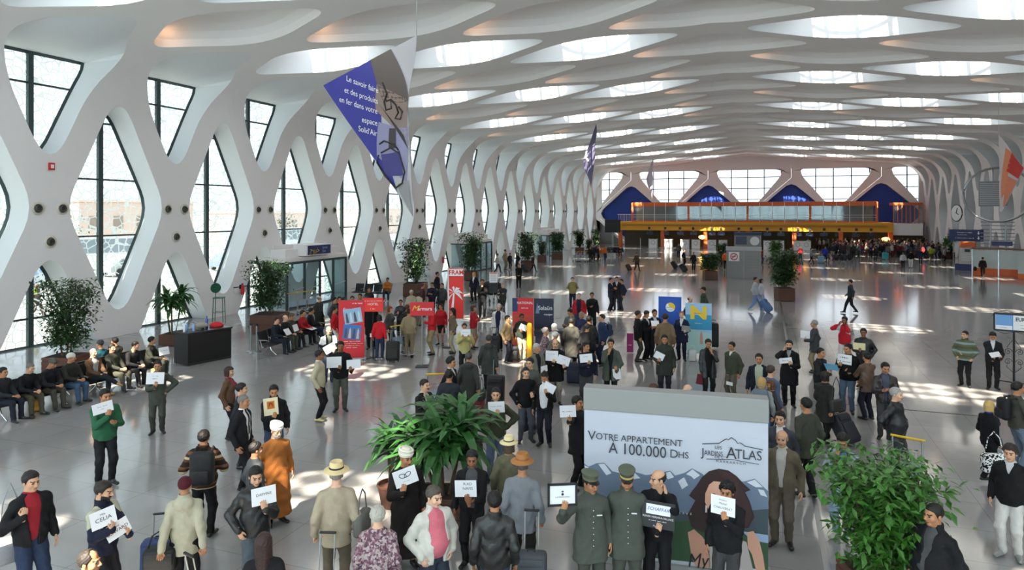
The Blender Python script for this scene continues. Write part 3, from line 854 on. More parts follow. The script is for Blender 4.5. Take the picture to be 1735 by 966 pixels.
    if hat:
        hk_, hcol, bcol = hat; mb = MB(); hmm = mat('hat_' + hcol.lstrip('#'), hcol, .8, bump=.2, bscale=60); bm_ = mat('hatband_' + bcol.lstrip('#'), bcol, .7)
        M4 = Matrix.Translation(Vector(HP * S)) @ Matrix(HM.tolist()).to_4x4() @ Matrix.Scale(S * hs, 4)
        if hk_ == 'panama':
            mb.lathe([(.10, .075), (.155, .062), (.175, .066), (.172, .072), (.115, .082), (.099, .10), (.094, .15), (.080, .178), (.05, .172), (.012, .160)], hmm, 24, c=(0, .012, 0), sx=.92, sy=1.1)
            ho = mb.build('hat', root, True, 60, M4); b2 = MB(); b2.lathe([(.1025, .088), (.1015, .088), (.098, .118), (.1, .118)], bm_, 24, c=(0, .012, 0), sx=.93, sy=1.11); b2.build('hat_band', ho)
        elif hk_ == 'kepi':
            mb.lathe([(.082, .055), (.094, .055), (.098, .10), (.112, .125), (.116, .138), (.10, .146), (.02, .150)], hmm, 24, c=(0, .012, 0), sx=.92, sy=1.1)
            ho = mb.build('hat', root, True, 40, M4); b2 = MB(); b2.lathe([(.0955, .058), (.0995, .088), (.098, .088), (.094, .058)], bm_, 24, c=(0, .012, 0), sx=.93, sy=1.105); b2.build('hat_band', ho)
            b3 = MB(); n = 9; vs = []
            for i in range(n):
                t = R(-60 + 120 * i / (n - 1)); vs += [(math.sin(t) * .086, .012 - math.cos(t) * .100, .058), (math.sin(t) * .092, .012 - math.cos(t) * .155, .040)]
            vs2 = [(a, b, c - .006) for a, b, c in vs]; k2 = 2 * n
            fs = [(2 * i, 2 * i + 1, 2 * i + 3, 2 * i + 2) for i in range(n - 1)] + [(k2 + 2 * i + 2, k2 + 2 * i + 3, k2 + 2 * i + 1, k2 + 2 * i) for i in range(n - 1)] + [(2 * i + 1, k2 + 2 * i + 1, k2 + 2 * i + 3, 2 * i + 3) for i in range(n - 1)]
            b3.add(vs + vs2, fs, mat('cap_peak', '#14161a', .35)); b3.build('peak', ho)
        elif hk_ == 'turban':
            for i in range(4): mb.tube([(math.sin(t) * (.082 + .006 * (i % 2)), .012 + math.cos(t) * (.102 + .006 * (i % 2)), .055 + .022 * i + .006 * math.sin(t + i)) for t in np.linspace(0, 2 * math.pi, 20)[:-1]], .02, hmm, 8, closed=True)
            mb.lathe([(.09, .06), (.088, .11), (.06, .148), (.01, .155)], hmm, 20, c=(0, .012, 0), sx=.9, sy=1.1)
            mb.build('cap', root, True, 60, M4)
        elif hk_ == 'cap':
            mb.lathe([(.085, .045), (.092, .05), (.09, .09), (.065, .125), (.01, .135)], hmm, 20, c=(0, .012, 0), sx=.92, sy=1.12)
            mb.box((0, -.13, .055), (.12, .09, .012), hmm, bev=.005); mb.build('cap', root, True, 40, M4)
    root['_'] = 0; del root['_']
    info = dict(root=root, S=S, z=z, p=p, rz=rzv, wr=[a[2] * S for a in armsP], M=Matrix.Translation(p) @ Matrix.Rotation(rzv, 4, 'Z'), h=h, arms=armsP, label=label)
    return info
def hash_(s):
    q = 7
    for ch in s: q = (q * 131 + ord(ch)) % 1000003
    return q
M_PAPER = mat('white_paper', '#e6e6ea', .8); M_INK = mat('dark_ink', '#23262e', .8)
def sheet(label, M, w, h, lines=(), mat_=None, thick=.004, name='paper_sign', cat='sign', group=None, ink=None, frame=None, extra=None):
    """a stiff sheet facing local -Y, centred on M"""
    mb = MB(); mb.box((0, 0, 0), (w, thick, h), mat_ or M_PAPER)
    root = mb.build(name, None, False, M=M); tag(root, label, cat, group)
    if lines:
        for (s_, size, x, y_) in lines:
            t = MB(); v, f = text_mesh(s_, size); t.add([(a + x, -thick / 2 - .0015, c + y_) for a, b, c in v], f, ink or M_INK)
            t.build('lettering', root)
    if frame:
        fm, fw = frame; b = MB()
        for (cx, cz, sx, sz) in ((0, h / 2, w + fw, fw), (0, -h / 2, w + fw, fw), (w / 2, 0, fw, h + fw), (-w / 2, 0, fw, h + fw)): b.box((cx, -.004, cz), (sx, .022, sz), fm, bev=.003)
        b.build('frame', root)
    if extra: extra(root, thick)
    return root
def holder(label, px, hy, fy, sign, **kw):
    """a person holding up one or more sheets; sign = list of (label, px, py, w, h, roll, lines, hand, opts)"""
    h_, z_ = kw.get('h'), kw.get('z')
    p, z, h = place(px, hy, fy, h_, z_)
    yaw = kw.get('yaw', 0); rzv = math.atan2(-p.x, p.y) + R(yaw)
    M = Matrix.Translation(p) @ Matrix.Rotation(rzv, 4, 'Z'); Mi = M.inverted()
    wr = [None, None]; arms = list(kw.pop('arms', ('down', 'down'))); out = []
    for (sl, sx, sy, w, hh, roll, lines, hand, op) in sign:
        fwd = op.get('fwd', .30); q = Mi @ at_depth(sx, sy, z - fwd * math.cos(R(yaw)) - (0 if abs(yaw) < 60 else 0))
        q.y = -fwd; face = op.get('face', 0); tilt = op.get('tilt', 0)
        # keep the sheet at its pixel: slide along the ray onto the plane y = -fwd
        r0 = Mi @ Vector((0, 0, HC)); r1 = Mi @ at_depth(sx, sy, z); d = r1 - r0
        if abs(d.y) > abs(d.x) * .5: q = r0 + d * ((-fwd - r0.y) / d.y)
        else:
            q = r0 + d * ((op.get('side', 0) - r0.x) / d.x)
        Ms = M @ Matrix.Translation(q) @ Matrix.Rotation(R(face), 4, 'Z') @ Matrix.Rotation(R(tilt), 4, 'X') @ Matrix.Rotation(R(roll), 4, 'Y')
        sheet(sl, Ms, w, hh, lines, op.get('mat'), name=op.get('name', 'paper_sign'), cat=op.get('cat', 'sign'), ink=op.get('ink'), frame=op.get('frame'), extra=op.get('extra'), thick=op.get('thick', .004), group=op.get('group'))
        for hnd in hand:
            i = 0 if hnd in 'R' else 1; sgn = -1 if i == 0 else 1
            gx = op.get('gx', 0) * w + (sgn * w * .36 if len(hand) > 1 else 0)
            Ml = Matrix.Rotation(R(face), 4, 'Z') @ Matrix.Rotation(R(roll), 4, 'Y')
            hp = q + Ml @ Vector((gx, -.015, -hh / 2 - .075 + op.get('gz', 0)))
            wr[i] = tuple(hp); arms[i] = 'chest'
    kw.pop('h', None); kw.pop('z', None)
    return person(label, px, hy, fy, h=h, z=z, wr=wr, arms=tuple(arms), **kw)
# ------------------------------------------------------------------ props: builders
M_STEEL = mat('brushed_steel', '#a9acae', .3, .9); M_CHROME = mat('chrome', '#c9cbcd', .15, 1.0); M_BLACK = mat('black_plastic', '#141416', .5)
M_DARK = mat('dark_panel', '#2a2a2c', .5); M_ORANGE = mat('orange_trim', '#d2622c', .5); M_YELLOW = mat('yellow_fascia', '#d99a24', .5)
M_WOOD = mat('planter_wood', '#5c3a2c', .6, var=.2, scale=5); M_SOIL = mat('soil', '#2d221b', .95); M_STEM = mat('plant_stem', '#5a4a38', .9)
M_LEAF = {'ficus': mat('leaf_ficus', '#33502a', .5, var=.45, scale=3), 'drac': mat('leaf_dracaena', '#2f5a2a', .42, var=.5, scale=4), 'bright': mat('leaf_bright', '#3a6a24', .4, var=.6, scale=9),
          'far': mat('leaf_far', '#3a5233', .6, var=.4, scale=2)}
M_RED = mat('red_print', '#c8202a', .5); M_REDB = mat('bright_red_print', '#e02a1e', .5); M_WHITEP = mat('white_print', '#e8e8ea', .6); M_NAVY = mat('navy_sign', '#1d2a5c', .45)
M_GLASS2 = M_GLASS
def fpt(px, py): return floor_at(px, py)[0]
def rz_cam(p): return math.atan2(-p.x, p.y)
def plant(label, px, by, ty, wpx, kind='ficus', planter='wood', group=None, n=700, seed=1, pw=.95, ph=.55, stems=4, leaf=.11, crown0=.25, name='potted_tree', rz=.3, mats=None, base=None):
    r = random.Random(seed); z = F * HC / (by - YV) if base is None else base[1]; p = fpt(px, by) if base is None else base[0]
    H = HC - (ty - YV) * z / F; W = wpx * z / F
    if wpx == 0: H = 5 + seed % 3; W = 3.6
    t = thing(name, label, 'plant', p, rz, group)
    if planter == 'wood':
        mb = MB(); hw = pw / 2
        prof = [(-hw, 0), (hw, 0), (hw, ph), (hw - .05, ph), (hw - .05, ph - .06), (-hw + .05, ph - .06), (-hw + .05, ph), (-hw, ph)]
        mb.box((0, 0, ph * .46), (pw - .02, pw - .02, ph * .92 - .04), M_WOOD, bev=.01)
        for k in range(4): mb.box((0, -hw + .02, 0), (pw, .05, .08), M_WOOD, T(0, 0, ph - .04, k * math.pi / 2), bev=.008)
        for k in range(4):
            for j in range(3): mb.box((0, -hw, 0), (pw - .03, .02, ph / 4 - .02), M_WOOD, T(0, 0, .09 + j * ph / 4.1 + .03, k * math.pi / 2), bev=.004)
        mb.build('planter', t)
        s_ = MB(); s_.box((0, 0, ph - .035), (pw - .1, pw - .1, .03), M_SOIL); s_.build('soil', t)
    elif planter == 'pot':
        mb = MB(); mb.lathe([(pw * .36, 0), (pw * .5, ph * .9), (pw * .53, ph * .92), (pw * .53, ph), (pw * .47, ph), (pw * .45, ph * .9), (.02, ph * .88)], M_WOOD, 20); mb.build('planter', t, True)
    st = MB(); lf = MB(); LM = mats or M_LEAF.get({'drac': 'drac', 'ficus': 'ficus', 'bright': 'bright'}[kind])
    h0 = ph if planter != 'none' else 0.05
    if kind in ('ficus', 'bright'):
        br = []
        for k in range(stems):
            a = 2 * math.pi * k / stems + r.random(); d = Vector((math.cos(a), math.sin(a), 0))
            pts = [Vector((d.x * .1, d.y * .1, h0 - .05))]
            for i in range(1, 6):
                f = i / 5; pts.append(Vector((d.x * (.1 + W * .28 * f) + r.uniform(-.06, .06), d.y * (.1 + W * .28 * f) + r.uniform(-.06, .06), h0 + (H - h0) * f * r.uniform(.86, .99))))
            st.tube(pts, [.03 * (1 - .14 * i) for i in range(6)], M_STEM, 6); br += pts[1:]
            for i in range(1, 5):
                for _ in range(3):
                    b = pts[i]; e = b + Vector((r.uniform(-1, 1), r.uniform(-1, 1), r.uniform(.1, .9))).normalized() * W * r.uniform(.18, .34)
                    e.z = min(e.z, H); st.tube([b, b.lerp(e, .5) + Vector((0, 0, .03)), e], [.011, .008, .004], M_STEM, 5); br += [b.lerp(e, .6), e]
        for i in range(n):
            c = r.choice(br) + Vector((r.gauss(0, W * .10), r.gauss(0, W * .10), r.gauss(0, W * .12)))
            if c.z < h0 + .05 + crown0 * (H - h0) * .3: c.z = h0 + .1 + r.random() * .4
            if c.z > H: c.z = H - r.random() * .1
            a = r.random() * 6.283; tilt = r.uniform(-.9, .3); L = leaf * r.uniform(.7, 1.25); wd = L * .42
            d = Vector((math.cos(a) * math.cos(tilt), math.sin(a) * math.cos(tilt), math.sin(tilt))); sd_ = Vector((-math.sin(a), math.cos(a), 0)); sd_ = (sd_ + Vector((0, 0, r.uniform(-.5, .5)))).normalized(); nrm = d.cross(sd_)
            lf.add([c, c + d * L * .45 + sd_ * wd * .5 + nrm * wd * .12, c + d * L * .5, c + d * L * .45 - sd_ * wd * .5 + nrm * wd * .12, c + d * L - nrm * wd * .15], [(0, 2, 1), (0, 3, 2), (1, 2, 4), (2, 3, 4)], LM)
    else:
        heads = []
        for k in range(stems):
            a = 2 * math.pi * k / stems + r.random(); rr = W * .22 * (0 if stems == 1 else 1)
            top = Vector((math.cos(a) * rr * 1.2, math.sin(a) * rr * 1.2, h0 + (H - h0) * (r.uniform(.45, .84) if k else .84)))
            st.tube([(math.cos(a) * rr * .4, math.sin(a) * rr * .4, h0 - .05), top.lerp(Vector((top.x * .5, top.y * .5, h0)), .5), top], [.035, .03, .022], M_STEM, 7); heads.append(top)
        for hd in heads:
            for i in range(n // stems):
                a = r.random() * 6.283; el_ = r.uniform(-.15, 1.35); L = leaf * r.uniform(.7, 1.15); wd = L * .085 + .008
                c = hd + Vector((0, 0, r.uniform(-.25, .12))); d = Vector((math.cos(a) * math.cos(el_), math.sin(a) * math.cos(el_), math.sin(el_))); sd_ = Vector((-math.sin(a), math.cos(a), 0))
                q = c.copy(); vs = []; wdt = (.5, 1, .95, .7, .05); up = Vector((0, 0, 1))
                for s_ in range(5):
                    crs = d.cross(sd_).normalized()
                    vs += [q + sd_ * wd * wdt[s_] + crs * wd * .25 * wdt[s_], q, q - sd_ * wd * wdt[s_] + crs * wd * .25 * wdt[s_]]
                    q = q + d * L / 4; d = (d - up * .42).normalized()
                lf.add(vs, [(3 * s_ + b, 3 * s_ + b + 1, 3 * s_ + b + 4, 3 * s_ + b + 3) for s_ in range(4) for b in (0, 1)], LM)
    st.build('stem', t, True); lf.build('foliage', t)
    return t
def suitcase(label, p, rz, color, size=(.42, .24, .62), tilt=0.0, handle=.45, group=None, hard=False, cat='suitcase', two=False):
    t = thing('suitcase', label, cat, p, rz, group); t.rotation_euler = (tilt, 0, rz)
    w, d, h = size; m = mat('luggage_' + color.lstrip('#'), color, .35 if hard else .7, bump=0 if hard else .15, bscale=90); z0 = .06
    b = MB(); b.box((0, 0, z0 + h / 2), (w, d, h), m, bev=.05)
    if hard:
        for i in range(5): b.box((-w * .36 + i * w * .18, -d / 2, z0 + h / 2), (.025, .012, h * .82), m, bev=.005)
    else: b.box((0, -d / 2 - .015, z0 + h * .38), (w * .82, .05, h * .58), m, bev=.02); b.box((0, -d / 2 - .01, z0 + h * .84), (w * .8, .03, h * .16), m, bev=.012)
    b.build('shell', t, True, 50)
    for sx in (-1, 1):
        for sy in ((1,) if not hard else (-1, 1)):
            k = MB(); k.lathe([(.01, -.012), (.033, -.012), (.033, .012), (.01, .012)], M_BLACK, 14, M=T(sx * w * .4, sy * d * .38, .034, 0, 0, R(90))); k.build('wheel', t, True)
    g = MB(); g.tube([(-.05, -.0, z0 + h), (-.05, 0, z0 + h + .03), (.05, 0, z0 + h + .03), (.05, 0, z0 + h)], .009, M_BLACK, 6); g.build('grab_handle', t)
    if handle:
        g = MB(); y = d * .35
        g.tube([(-w * .22, y, z0 + h - .05), (-w * .22, y, z0 + h + handle)], .009, M_STEEL, 8); g.tube([(w * .22, y, z0 + h - .05), (w * .22, y, z0 + h + handle)], .009, M_STEEL, 8)
        g.box((0, y, z0 + h + handle), (w * .5, .035, .03), M_BLACK, bev=.01); g.build('telescopic_handle', t)
    return t
def backpack(label, info, color, side=0, size=(.30, .17, .44), strap=True, z=1.22, cat='backpack'):
    S = info['S']; m = mat('pack_' + color.lstrip('#'), color, .75, bump=.2, bscale=50)
    M = info['M'] @ T(side, .20 * S, (z - .42 * .5) * S)
    t = bpy.data.objects.new('backpack', None); COL.objects.link(t); t.matrix_world = M; tag(t, label, cat)
    w, d, h = size; b = MB(); b.box((0, d * .35, h / 2), (w, d, h), m, bev=.07); b.build('main_pocket', t, True, 60)
    b = MB(); b.box((0, d * .9, h * .30), (w * .74, d * .4, h * .42), m, bev=.05); b.build('front_pocket', t, True, 60)
    g = MB(); g.tube([(-.03, d * .2, h), (-.03, d * .2, h + .05), (.03, d * .2, h + .05), (.03, d * .2, h)], .008, m, 6); g.build('grab_loop', t)
    for sx in (-1, 1):
        g = MB(); x = sx * w * .34
        g.tube([(x, 0, h * .95), (x, -.10, h + .02), (x * 1.05, -.235, h * .82), (x * 1.15, -.245, h * .55), (x * 1.2, -.12, h * .25), (x, 0, h * .12)], .018, m, 6); g.build('strap', t)
    return t
def handbag(label, loc, rz, color, size=(.32, .13, .24), strap=.35, cat='bag', pat=None):
    t = thing('shoulder_bag', label, cat, loc, rz); w, d, h = size; m = MATS[pat] if pat else mat('bag_' + color.lstrip('#'), color, .6, bump=.2, bscale=60)
    b = MB(); b.box((0, 0, h / 2), (w, d, h), m, bev=.045); b.build('pouch', t, True, 60)
    b = MB(); b.box((0, -d * .42, h * .62), (w * .9, d * .3, h * .55), m, bev=.02); b.build('flap', t, True, 60)
    g = MB(); g.tube([(-w * .42, 0, h * .8), (-w * .25, 0, h + strap * .7), (0, 0, h + strap), (w * .25, 0, h + strap * .7), (w * .42, 0, h * .8)], .010, m, 6); g.build('strap', t)
    return t
def bench(label, p, rz, n, group=None, pitch=.62):
    """airport beam seat; seats face local -Y"""
    t = thing('beam_seat', label, 'bench', p, rz, group); W = n * pitch
    b = MB(); b.box((0, .02, .36), (W, .07, .05), M_STEEL, bev=.006); b.build('beam', t)
    m = mat('seat_mesh_charcoal', '#26282b', .5, .2)
    for i in range(n):
        x = -W / 2 + (i + .5) * pitch
        s_ = MB(); s_.box((0, 0, 0), (pitch - .06, .44, .035), m, T(x, -.06, .42, 0, R(4)), bev=.012); s_.build('seat', t)
        s_ = MB(); s_.box((0, 0, 0), (pitch - .06, .03, .46), m, T(x, .21, .68, 0, R(-14)), bev=.012); s_.build('backrest', t)
    for i in range(n + 1):
        x = -W / 2 + i * pitch; a = MB(); a.tube([(x, .18, .62), (x, -.10, .62), (x, -.22, .60)], .016, M_STEEL, 6); a.tube([(x, .12, .62), (x, .05, .38)], .012, M_STEEL, 6); a.build('armrest', t)
    for sx in (-1, 1):
        x = sx * W * .32; a = MB(); a.tube([(x, .02, .35), (x, -.05, .18), (x, -.26, .02)], .018, M_CHROME, 8); a.tube([(x, -.0, .26), (x, .12, .14), (x, .28, .02)], .018, M_CHROME, 8)
        a.build('leg', t)
    return t
def trolley(label, p, rz, group=None):
    t = thing('luggage_trolley', label, 'trolley', p, rz, group)
    f = MB()
    for sx in (-1, 1): f.tube([(sx * .24, .36, .12), (sx * .24, .36, 1.02), (sx * .24, .40, 1.05)], .016, M_STEEL, 8); f.tube([(sx * .26, .38, .14), (sx * .16, -.45, .12)], .016, M_STEEL, 8)
    f.tube([(-.16, -.45, .12), (.16, -.45, .12)], .016, M_STEEL, 8)
    for k in range(5): f.tube([(-.24 + .015 * k, .3 - .18 * k, .13), (.24 - .015 * k, .3 - .18 * k, .13)], .008, M_STEEL, 6)
    f.build('frame', t, True)
    h = MB(); h.tube([(-.28, .41, 1.06), (.28, .41, 1.06)], .022, mat('yellow_grip', '#d8b024', .5), 10); h.build('handle', t, True)
    b = MB()
    for k in range(4): b.tube([(-.22, .33, .70 + .07 * k), (-.22, .08, .70 + .07 * k), (.22, .08, .70 + .07 * k), (.22, .33, .70 + .07 * k)], .005, M_STEEL, 5)
    for k in range(9): b.tube([(-.22 + .055 * k, .33, .69), (-.22 + .055 * k, .08, .69), (-.22 + .055 * k, .08, .92)], .004, M_STEEL, 5)
    b.build('basket', t)
    a = MB(); a.box((0, .355, .52), (.44, .012, .30), mat('trolley_board', '#9fb4c4', .5), bev=.004); a.build('advert_board', t)
    for x, y in ((-.25, .36), (.25, .36), (0, -.45)):
        w_ = MB(); w_.lathe([(.015, -.015), (.06, -.015), (.06, .015), (.015, .015)], M_BLACK, 16, M=T(x, y, .06, 0, 0, R(90))); w_.build('wheel', t, True)
    return t
def label_lines(root, lines, mt, y=-.01):
    for (s_, size, x, z, *o) in lines:
        t = MB(); v, f = text_mesh(s_, size, sx=o[0] if o else 1, shear=o[1] if len(o) > 1 else 0, bold=o[2] if len(o) > 2 else 0)
        t.add([(a + x, y + b, c + z) for a, b, c in v], f, o[3] if len(o) > 3 else mt); t.build('lettering', root)
def poly_part(root, name, poly, mt, y=-.006, th=.002):
    b = MB(); b.prism(poly, y, y - th, mt); return b.build(name, root)
def disc(cx, cz, r, n=28, sx=1): return [(cx + r * sx * math.cos(2 * math.pi * i / n), cz + r * math.sin(2 * math.pi * i / n)) for i in range(n)]
# ------------------------------------------------------------------ wall fittings
gN = 'air nozzles on the left wall ribs'
proto = None
for k in range(-1, 14):
    yc = Y_ODD + BAY * (k - .5)
    for dy, z in ((-.48, 5.35), (.48, 5.35), (0, 4.08)):
        if k > 7 and z < 5: continue
        if proto is None:
            t = thing('air_nozzle', 'round white air nozzle on the left wall rib', 'air vent', (XL, yc + dy, z), 0, gN)
            b = MB(); b.lathe([(.24, 0), (.25, .02), (.22, .05), (.17, .06), (.165, .0), (.12, -.02)], mat('nozzle_cream', '#cfc9ba', .5), 24, M=T(0, 0, 0, 0, 0, R(90))); b.build('ring', t, True)
            b = MB(); b.lathe([(.145, .01), (.15, .06), (.11, .13), (.095, .13), (.08, .06), (.02, .05)], mat('nozzle_bore', '#4a4640', .6), 20, M=T(0, 0, 0, 0, 0, R(90))); b.build('throat', t, True)
            proto = t
        else: dup(proto, (XL, yc + dy, z))
t = MB(); t.box((0, 0, 0), (.08, .22, .28), M_RED, bev=.01); t.box((.045, 0, 0), (.02, .12, .14), M_WHITEP); o = t.build('fire_alarm'); o.location = (XL + .05, 18.55, 6.95); tag(o, 'small red alarm box high on the first left wall rib', 'alarm')
def extinguisher(px, py, lab, h=.6):
    z = F * -XL / (CA * (XV - px)); p = Vector((XL + .16, (z + XL * SA) / CA, .95))
    t = thing('fire_extinguisher', lab, 'extinguisher', p)
    b = MB(); b.lathe([(.02, 0), (.085, .01), (.09, .05), (.09, .42), (.05, .5), (.025, .52)], M_RED, 16); b.build('cylinder', t, True)
    b = MB(); b.tube([(0, 0, .52), (.02, -.08, .58), (0, -.14, .45)], .014, M_BLACK, 6); b.box((0, 0, .55), (.03, .05, .07), M_BLACK, bev=.01); b.build('hose', t)
extinguisher(407, 500, 'red fire extinguisher on the left wall before the first doors')
extinguisher(748, 462, 'red fire extinguisher on the left wall before the second doors')
b = MB(); b.box((0, 0, 0), (.03, .9, .62), M_WHITEP); b.box((.012, 0, 0), (.02, .98, .05), M_BLACK); o = b.build('wall_notice'); o.location = (XL + .04, 28.6, 1.35)
b = MB(); b.box((.02, 0, 0), (.01, .2, .22), M_DARK); b.build('notice', o); tag(o, 'white framed notice low on the left wall by the counter', 'notice')
# ------------------------------------------------------------------ glazed vestibules on the left wall
for i, yc in enumerate(DOOR_Y):
    y0, y1, xf = yc - 3.1, yc + 2.4, XL + 1.6
    b = MB(); b.box(((XL + xf) / 2 - .1, (y0 + y1) / 2, 2.62), (1.75, y1 - y0 + .2, .22), M_WHITE, bev=.02)
    b.box(((XL + xf) / 2, (y0 + y1) / 2, 2.95), (1.0, y1 - y0 - .5, .45), M_WHITE, bev=.02)
    b.box((XL - .15, yc, 3.0), (.5, 4.6, .72), M_WHITE)
    d = struct(b.build('door_%d' % (i + 1)))
    f = MB()
    for y in (y0, y0 + 1.5, y0 + 2.9, y0 + 4.2, y1): f.box((xf, y, 1.25), (.10, .12, 2.5), M_FRAME)
    f.box((xf, (y0 + y1) / 2, 2.46), (.12, y1 - y0, .12), M_FRAME)
    for y in (y0, y1): f.box(((XL + xf) / 2, y, 2.46), (1.6, .1, .1), M_FRAME)
    f.box((xf, (y0 + y1) / 2, .04), (.08, y1 - y0, .08), M_FRAME); f.build('door_frame', d)
    for (a, c) in ((y0, y0 + 1.5), (y0 + 1.5, y0 + 2.9), (y0 + 4.2, y1)):
        g = MB(); g.box((xf, (a + c) / 2, 1.25), (.02, c - a - .12, 2.4), M_GLASS); g.build('door_leaf', d)
        r_ = MB(); r_.tube([(xf + .06, a + .15, .95), (xf + .06, c - .15, 1.05)], .02, M_STEEL, 6); r_.build('door_handle', d)
    for y in (y0, y1):
        g = MB(); g.box(((XL + xf) / 2, y, 1.25), (1.5, .02, 2.4), M_GLASS); g.build('side_pane', d)
    if i == 0:
        sb = thing('exit_sign', 'navy exit sign box above the first glass doors', 'sign', (XL + 1.75, yc - .6, 3.05), R(90))
        m = MB(); m.box((0, .35, .05), (2.3, .9, .62), M_WHITE, bev=.02); m.build('housing', sb)
        m = MB(); m.box((0, -.11, .05), (2.1, .02, .5), M_NAVY); m.build('face', sb)
        v, fc = text_mesh('\ufe9d\ufeed\ufeae\ufea7', .42); m = MB(); m.add([(p[0] - .45, p[1] - .125, p[2] + .05) for p in v], fc, mat('yellow_letters', '#e0b820', .5)); m.build('arabic_lettering', sb)
        label_lines(sb, [('Sortie', .2, .5, .15), ('Exit', .2, .42, -.05)], mat('blue_letters', '#9fb4e0', .5), -.125)
# floor joints
b = MB(); b.box((.86, 50, .002), (.09, 118, .006), M_STEEL); struct(b.build('trim_1'))
b = MB(); b.box((10, 20.6, .002), (22, .05, .006), M_DARK); struct(b.build('trim_2'))
# ------------------------------------------------------------------ billboard with the apartment poster
Pl, Pr = at_depth(989, YV, 10.3), at_depth(1302, YV, 9.6); Pl.z = Pr.z = 0
W_ = (Pr - Pl).length; C_ = (Pl + Pr) / 2; rzb = math.atan2((Pr - Pl).y, (Pr - Pl).x)
bb = thing('billboard', 'large freestanding billboard with mountain apartment poster', 'billboard', C_, rzb)
m = MB(); m.box((0, .16, 2.41), (W_ + .02, .26, .33), M_GREY, bev=.008); m.build('cap', bb)
m = MB(); m.box((0, .16, 1.10), (W_, .22, 2.28), mat('panel_side', '#b4b5b8', .5)); m.box((0, .16, .05), (W_ + .1, .34, .1), M_GREY); m.build('panel', bb)
RB = Matrix.Translation(C_) @ Matrix.Rotation(rzb, 4, 'Z'); RBi = RB.inverted()
def pl(px, py, y=.04):
    a = RBi @ Vector((0, 0, HC)); c = RBi @ at_depth(px, py, 10); d = c - a; t = (y - a.y) / d.y; q = a + d * t; return (min(max(q.x, -W_ / 2), W_ / 2), max(q.z, .12))
def z6(pts): return [pl(1040 + x * .234, 740 + y * .234) for x, y in pts]
def z7(pts): return [pl(960 + x * .3374, 640 + y * .3374) for x, y in pts]
def poster(name, poly, col, lay, rough=.5): 
    m = MB(); m.prism(poly, .045 - .003 * lay, .045 - .003 * lay - .002, mat('print_' + col.lstrip('#'), col, rough)); m.build(name, bb)
poster('poster_sky', [(-W_ / 2, .12), (W_ / 2, .12), (W_ / 2, 2.23), (-W_ / 2, 2.23)], '#b9bdc9', 0)
poster('poster_mountains', z7([(83, 430), (110, 447), (150, 430), (190, 428), (230, 470), (270, 480), (330, 470), (400, 490), (470, 478), (520, 467), (545, 492), (590, 480), (630, 456), (680, 482), (720, 520), (890, 522), (945, 508), (1012, 570), (1012, 760), (83, 760)]), '#65748a', 1)
for q in ([(90, 440), (110, 450), (140, 500), (100, 480)], [(160, 435), (190, 432), (225, 480), (200, 490), (185, 470)], [(480, 482), (520, 472), (540, 500), (510, 510)], [(600, 485), (632, 460), (670, 490), (640, 510), (625, 495)], [(905, 525), (945, 512), (985, 550), (950, 550)], [(560, 520), (590, 500), (610, 540), (580, 560)], [(300, 480), (340, 476), (370, 505), (330, 510)], [(960, 560), (990, 565), (1008, 600), (975, 590)]):
    poster('poster_snow', z7(q), '#c6ccd6', 2)
poster('poster_forest', z7([(83, 690), (200, 660), (500, 650), (620, 690), (1012, 660), (1012, 800), (83, 800)]), '#3d4a52', 2)
poster('poster_meadow', z7([(83, 770), (300, 730), (600, 720), (1012, 785), (1012, 966), (83, 966)]), '#2c4a2e', 3)
poster('poster_lake', z7([(880, 770), (1012, 790), (1012, 830), (930, 815)]), '#8fa6c4', 4)
poster('poster_hair', z6([(545, 425), (600, 350), (640, 290), (690, 248), (760, 230), (830, 243), (890, 285), (940, 340), (990, 385), (950, 400), (985, 470), (1018, 580), (975, 660), (900, 660), (760, 660), (740, 690), (640, 690), (560, 650), (535, 560), (590, 460)]), '#2e1819', 5)
poster('poster_arm', z6([(535, 690), (580, 668), (640, 720), (690, 790), (700, 966), (590, 966), (560, 850)]), '#c08e78', 6)
poster('poster_arm', z6([(965, 690), (1010, 680), (1050, 740), (1080, 860), (1095, 966), (1030, 966), (1000, 850), (970, 800)]), '#c9977f', 6)
poster('poster_dress', z6([(680, 720), (760, 690), (960, 760), (1010, 966), (690, 966)]), '#aaa19c', 6)
poster('poster_neck', z6([(690, 540), (760, 560), (830, 660), (740, 760), (690, 640)]), '#b98570', 6)
poster('poster_face', z6([(690, 345), (722, 320), (790, 326), (815, 380), (810, 470), (780, 560), (745, 610), (715, 600), (692, 540), (660, 470), (662, 410)]), '#d6a48d', 7)
poster('poster_lock', z6([(745, 235), (800, 300), (850, 420), (860, 560), (900, 660), (960, 650), (1000, 560), (930, 380), (860, 270)]), '#3a2020', 8)
poster('poster_eye', z6([(700, 415), (722, 405), (742, 415), (722, 424)]), '#2a1a18', 8)
poster('poster_lips', z6([(712, 525), (735, 518), (756, 530), (734, 545)]), '#a8404c', 8)
poster('poster_earring', z6([(664, 490), (676, 500), (674, 545), (662, 545)]), '#d8d4cc', 8)
MI = mat('poster_ink', '#35333a', .6)
def ptext(s_, px, py, size, col=MI, bold=0, rot=0, sx=1, shear=0, lay=9):
    x, z = pl(px, py); v, f = text_mesh(s_, size, sx=sx, bold=bold, shear=shear); m = MB(); c, s2 = math.cos(rot), math.sin(rot)
    m.add([(x + a * c - q * s2, .045 - .003 * lay, z + a * s2 + q * c) for a, b_, q in v], f, col); m.build('lettering', bb)
ptext('V', 1003, 738, .20); ptext('OTRE APPARTEMENT', 1082, 745, .135, sx=.98); ptext('À 100.000', 1080, 763, .235, sx=.86); ptext('D', 1142, 769, .17); ptext('HS', 1158, 771, .13)
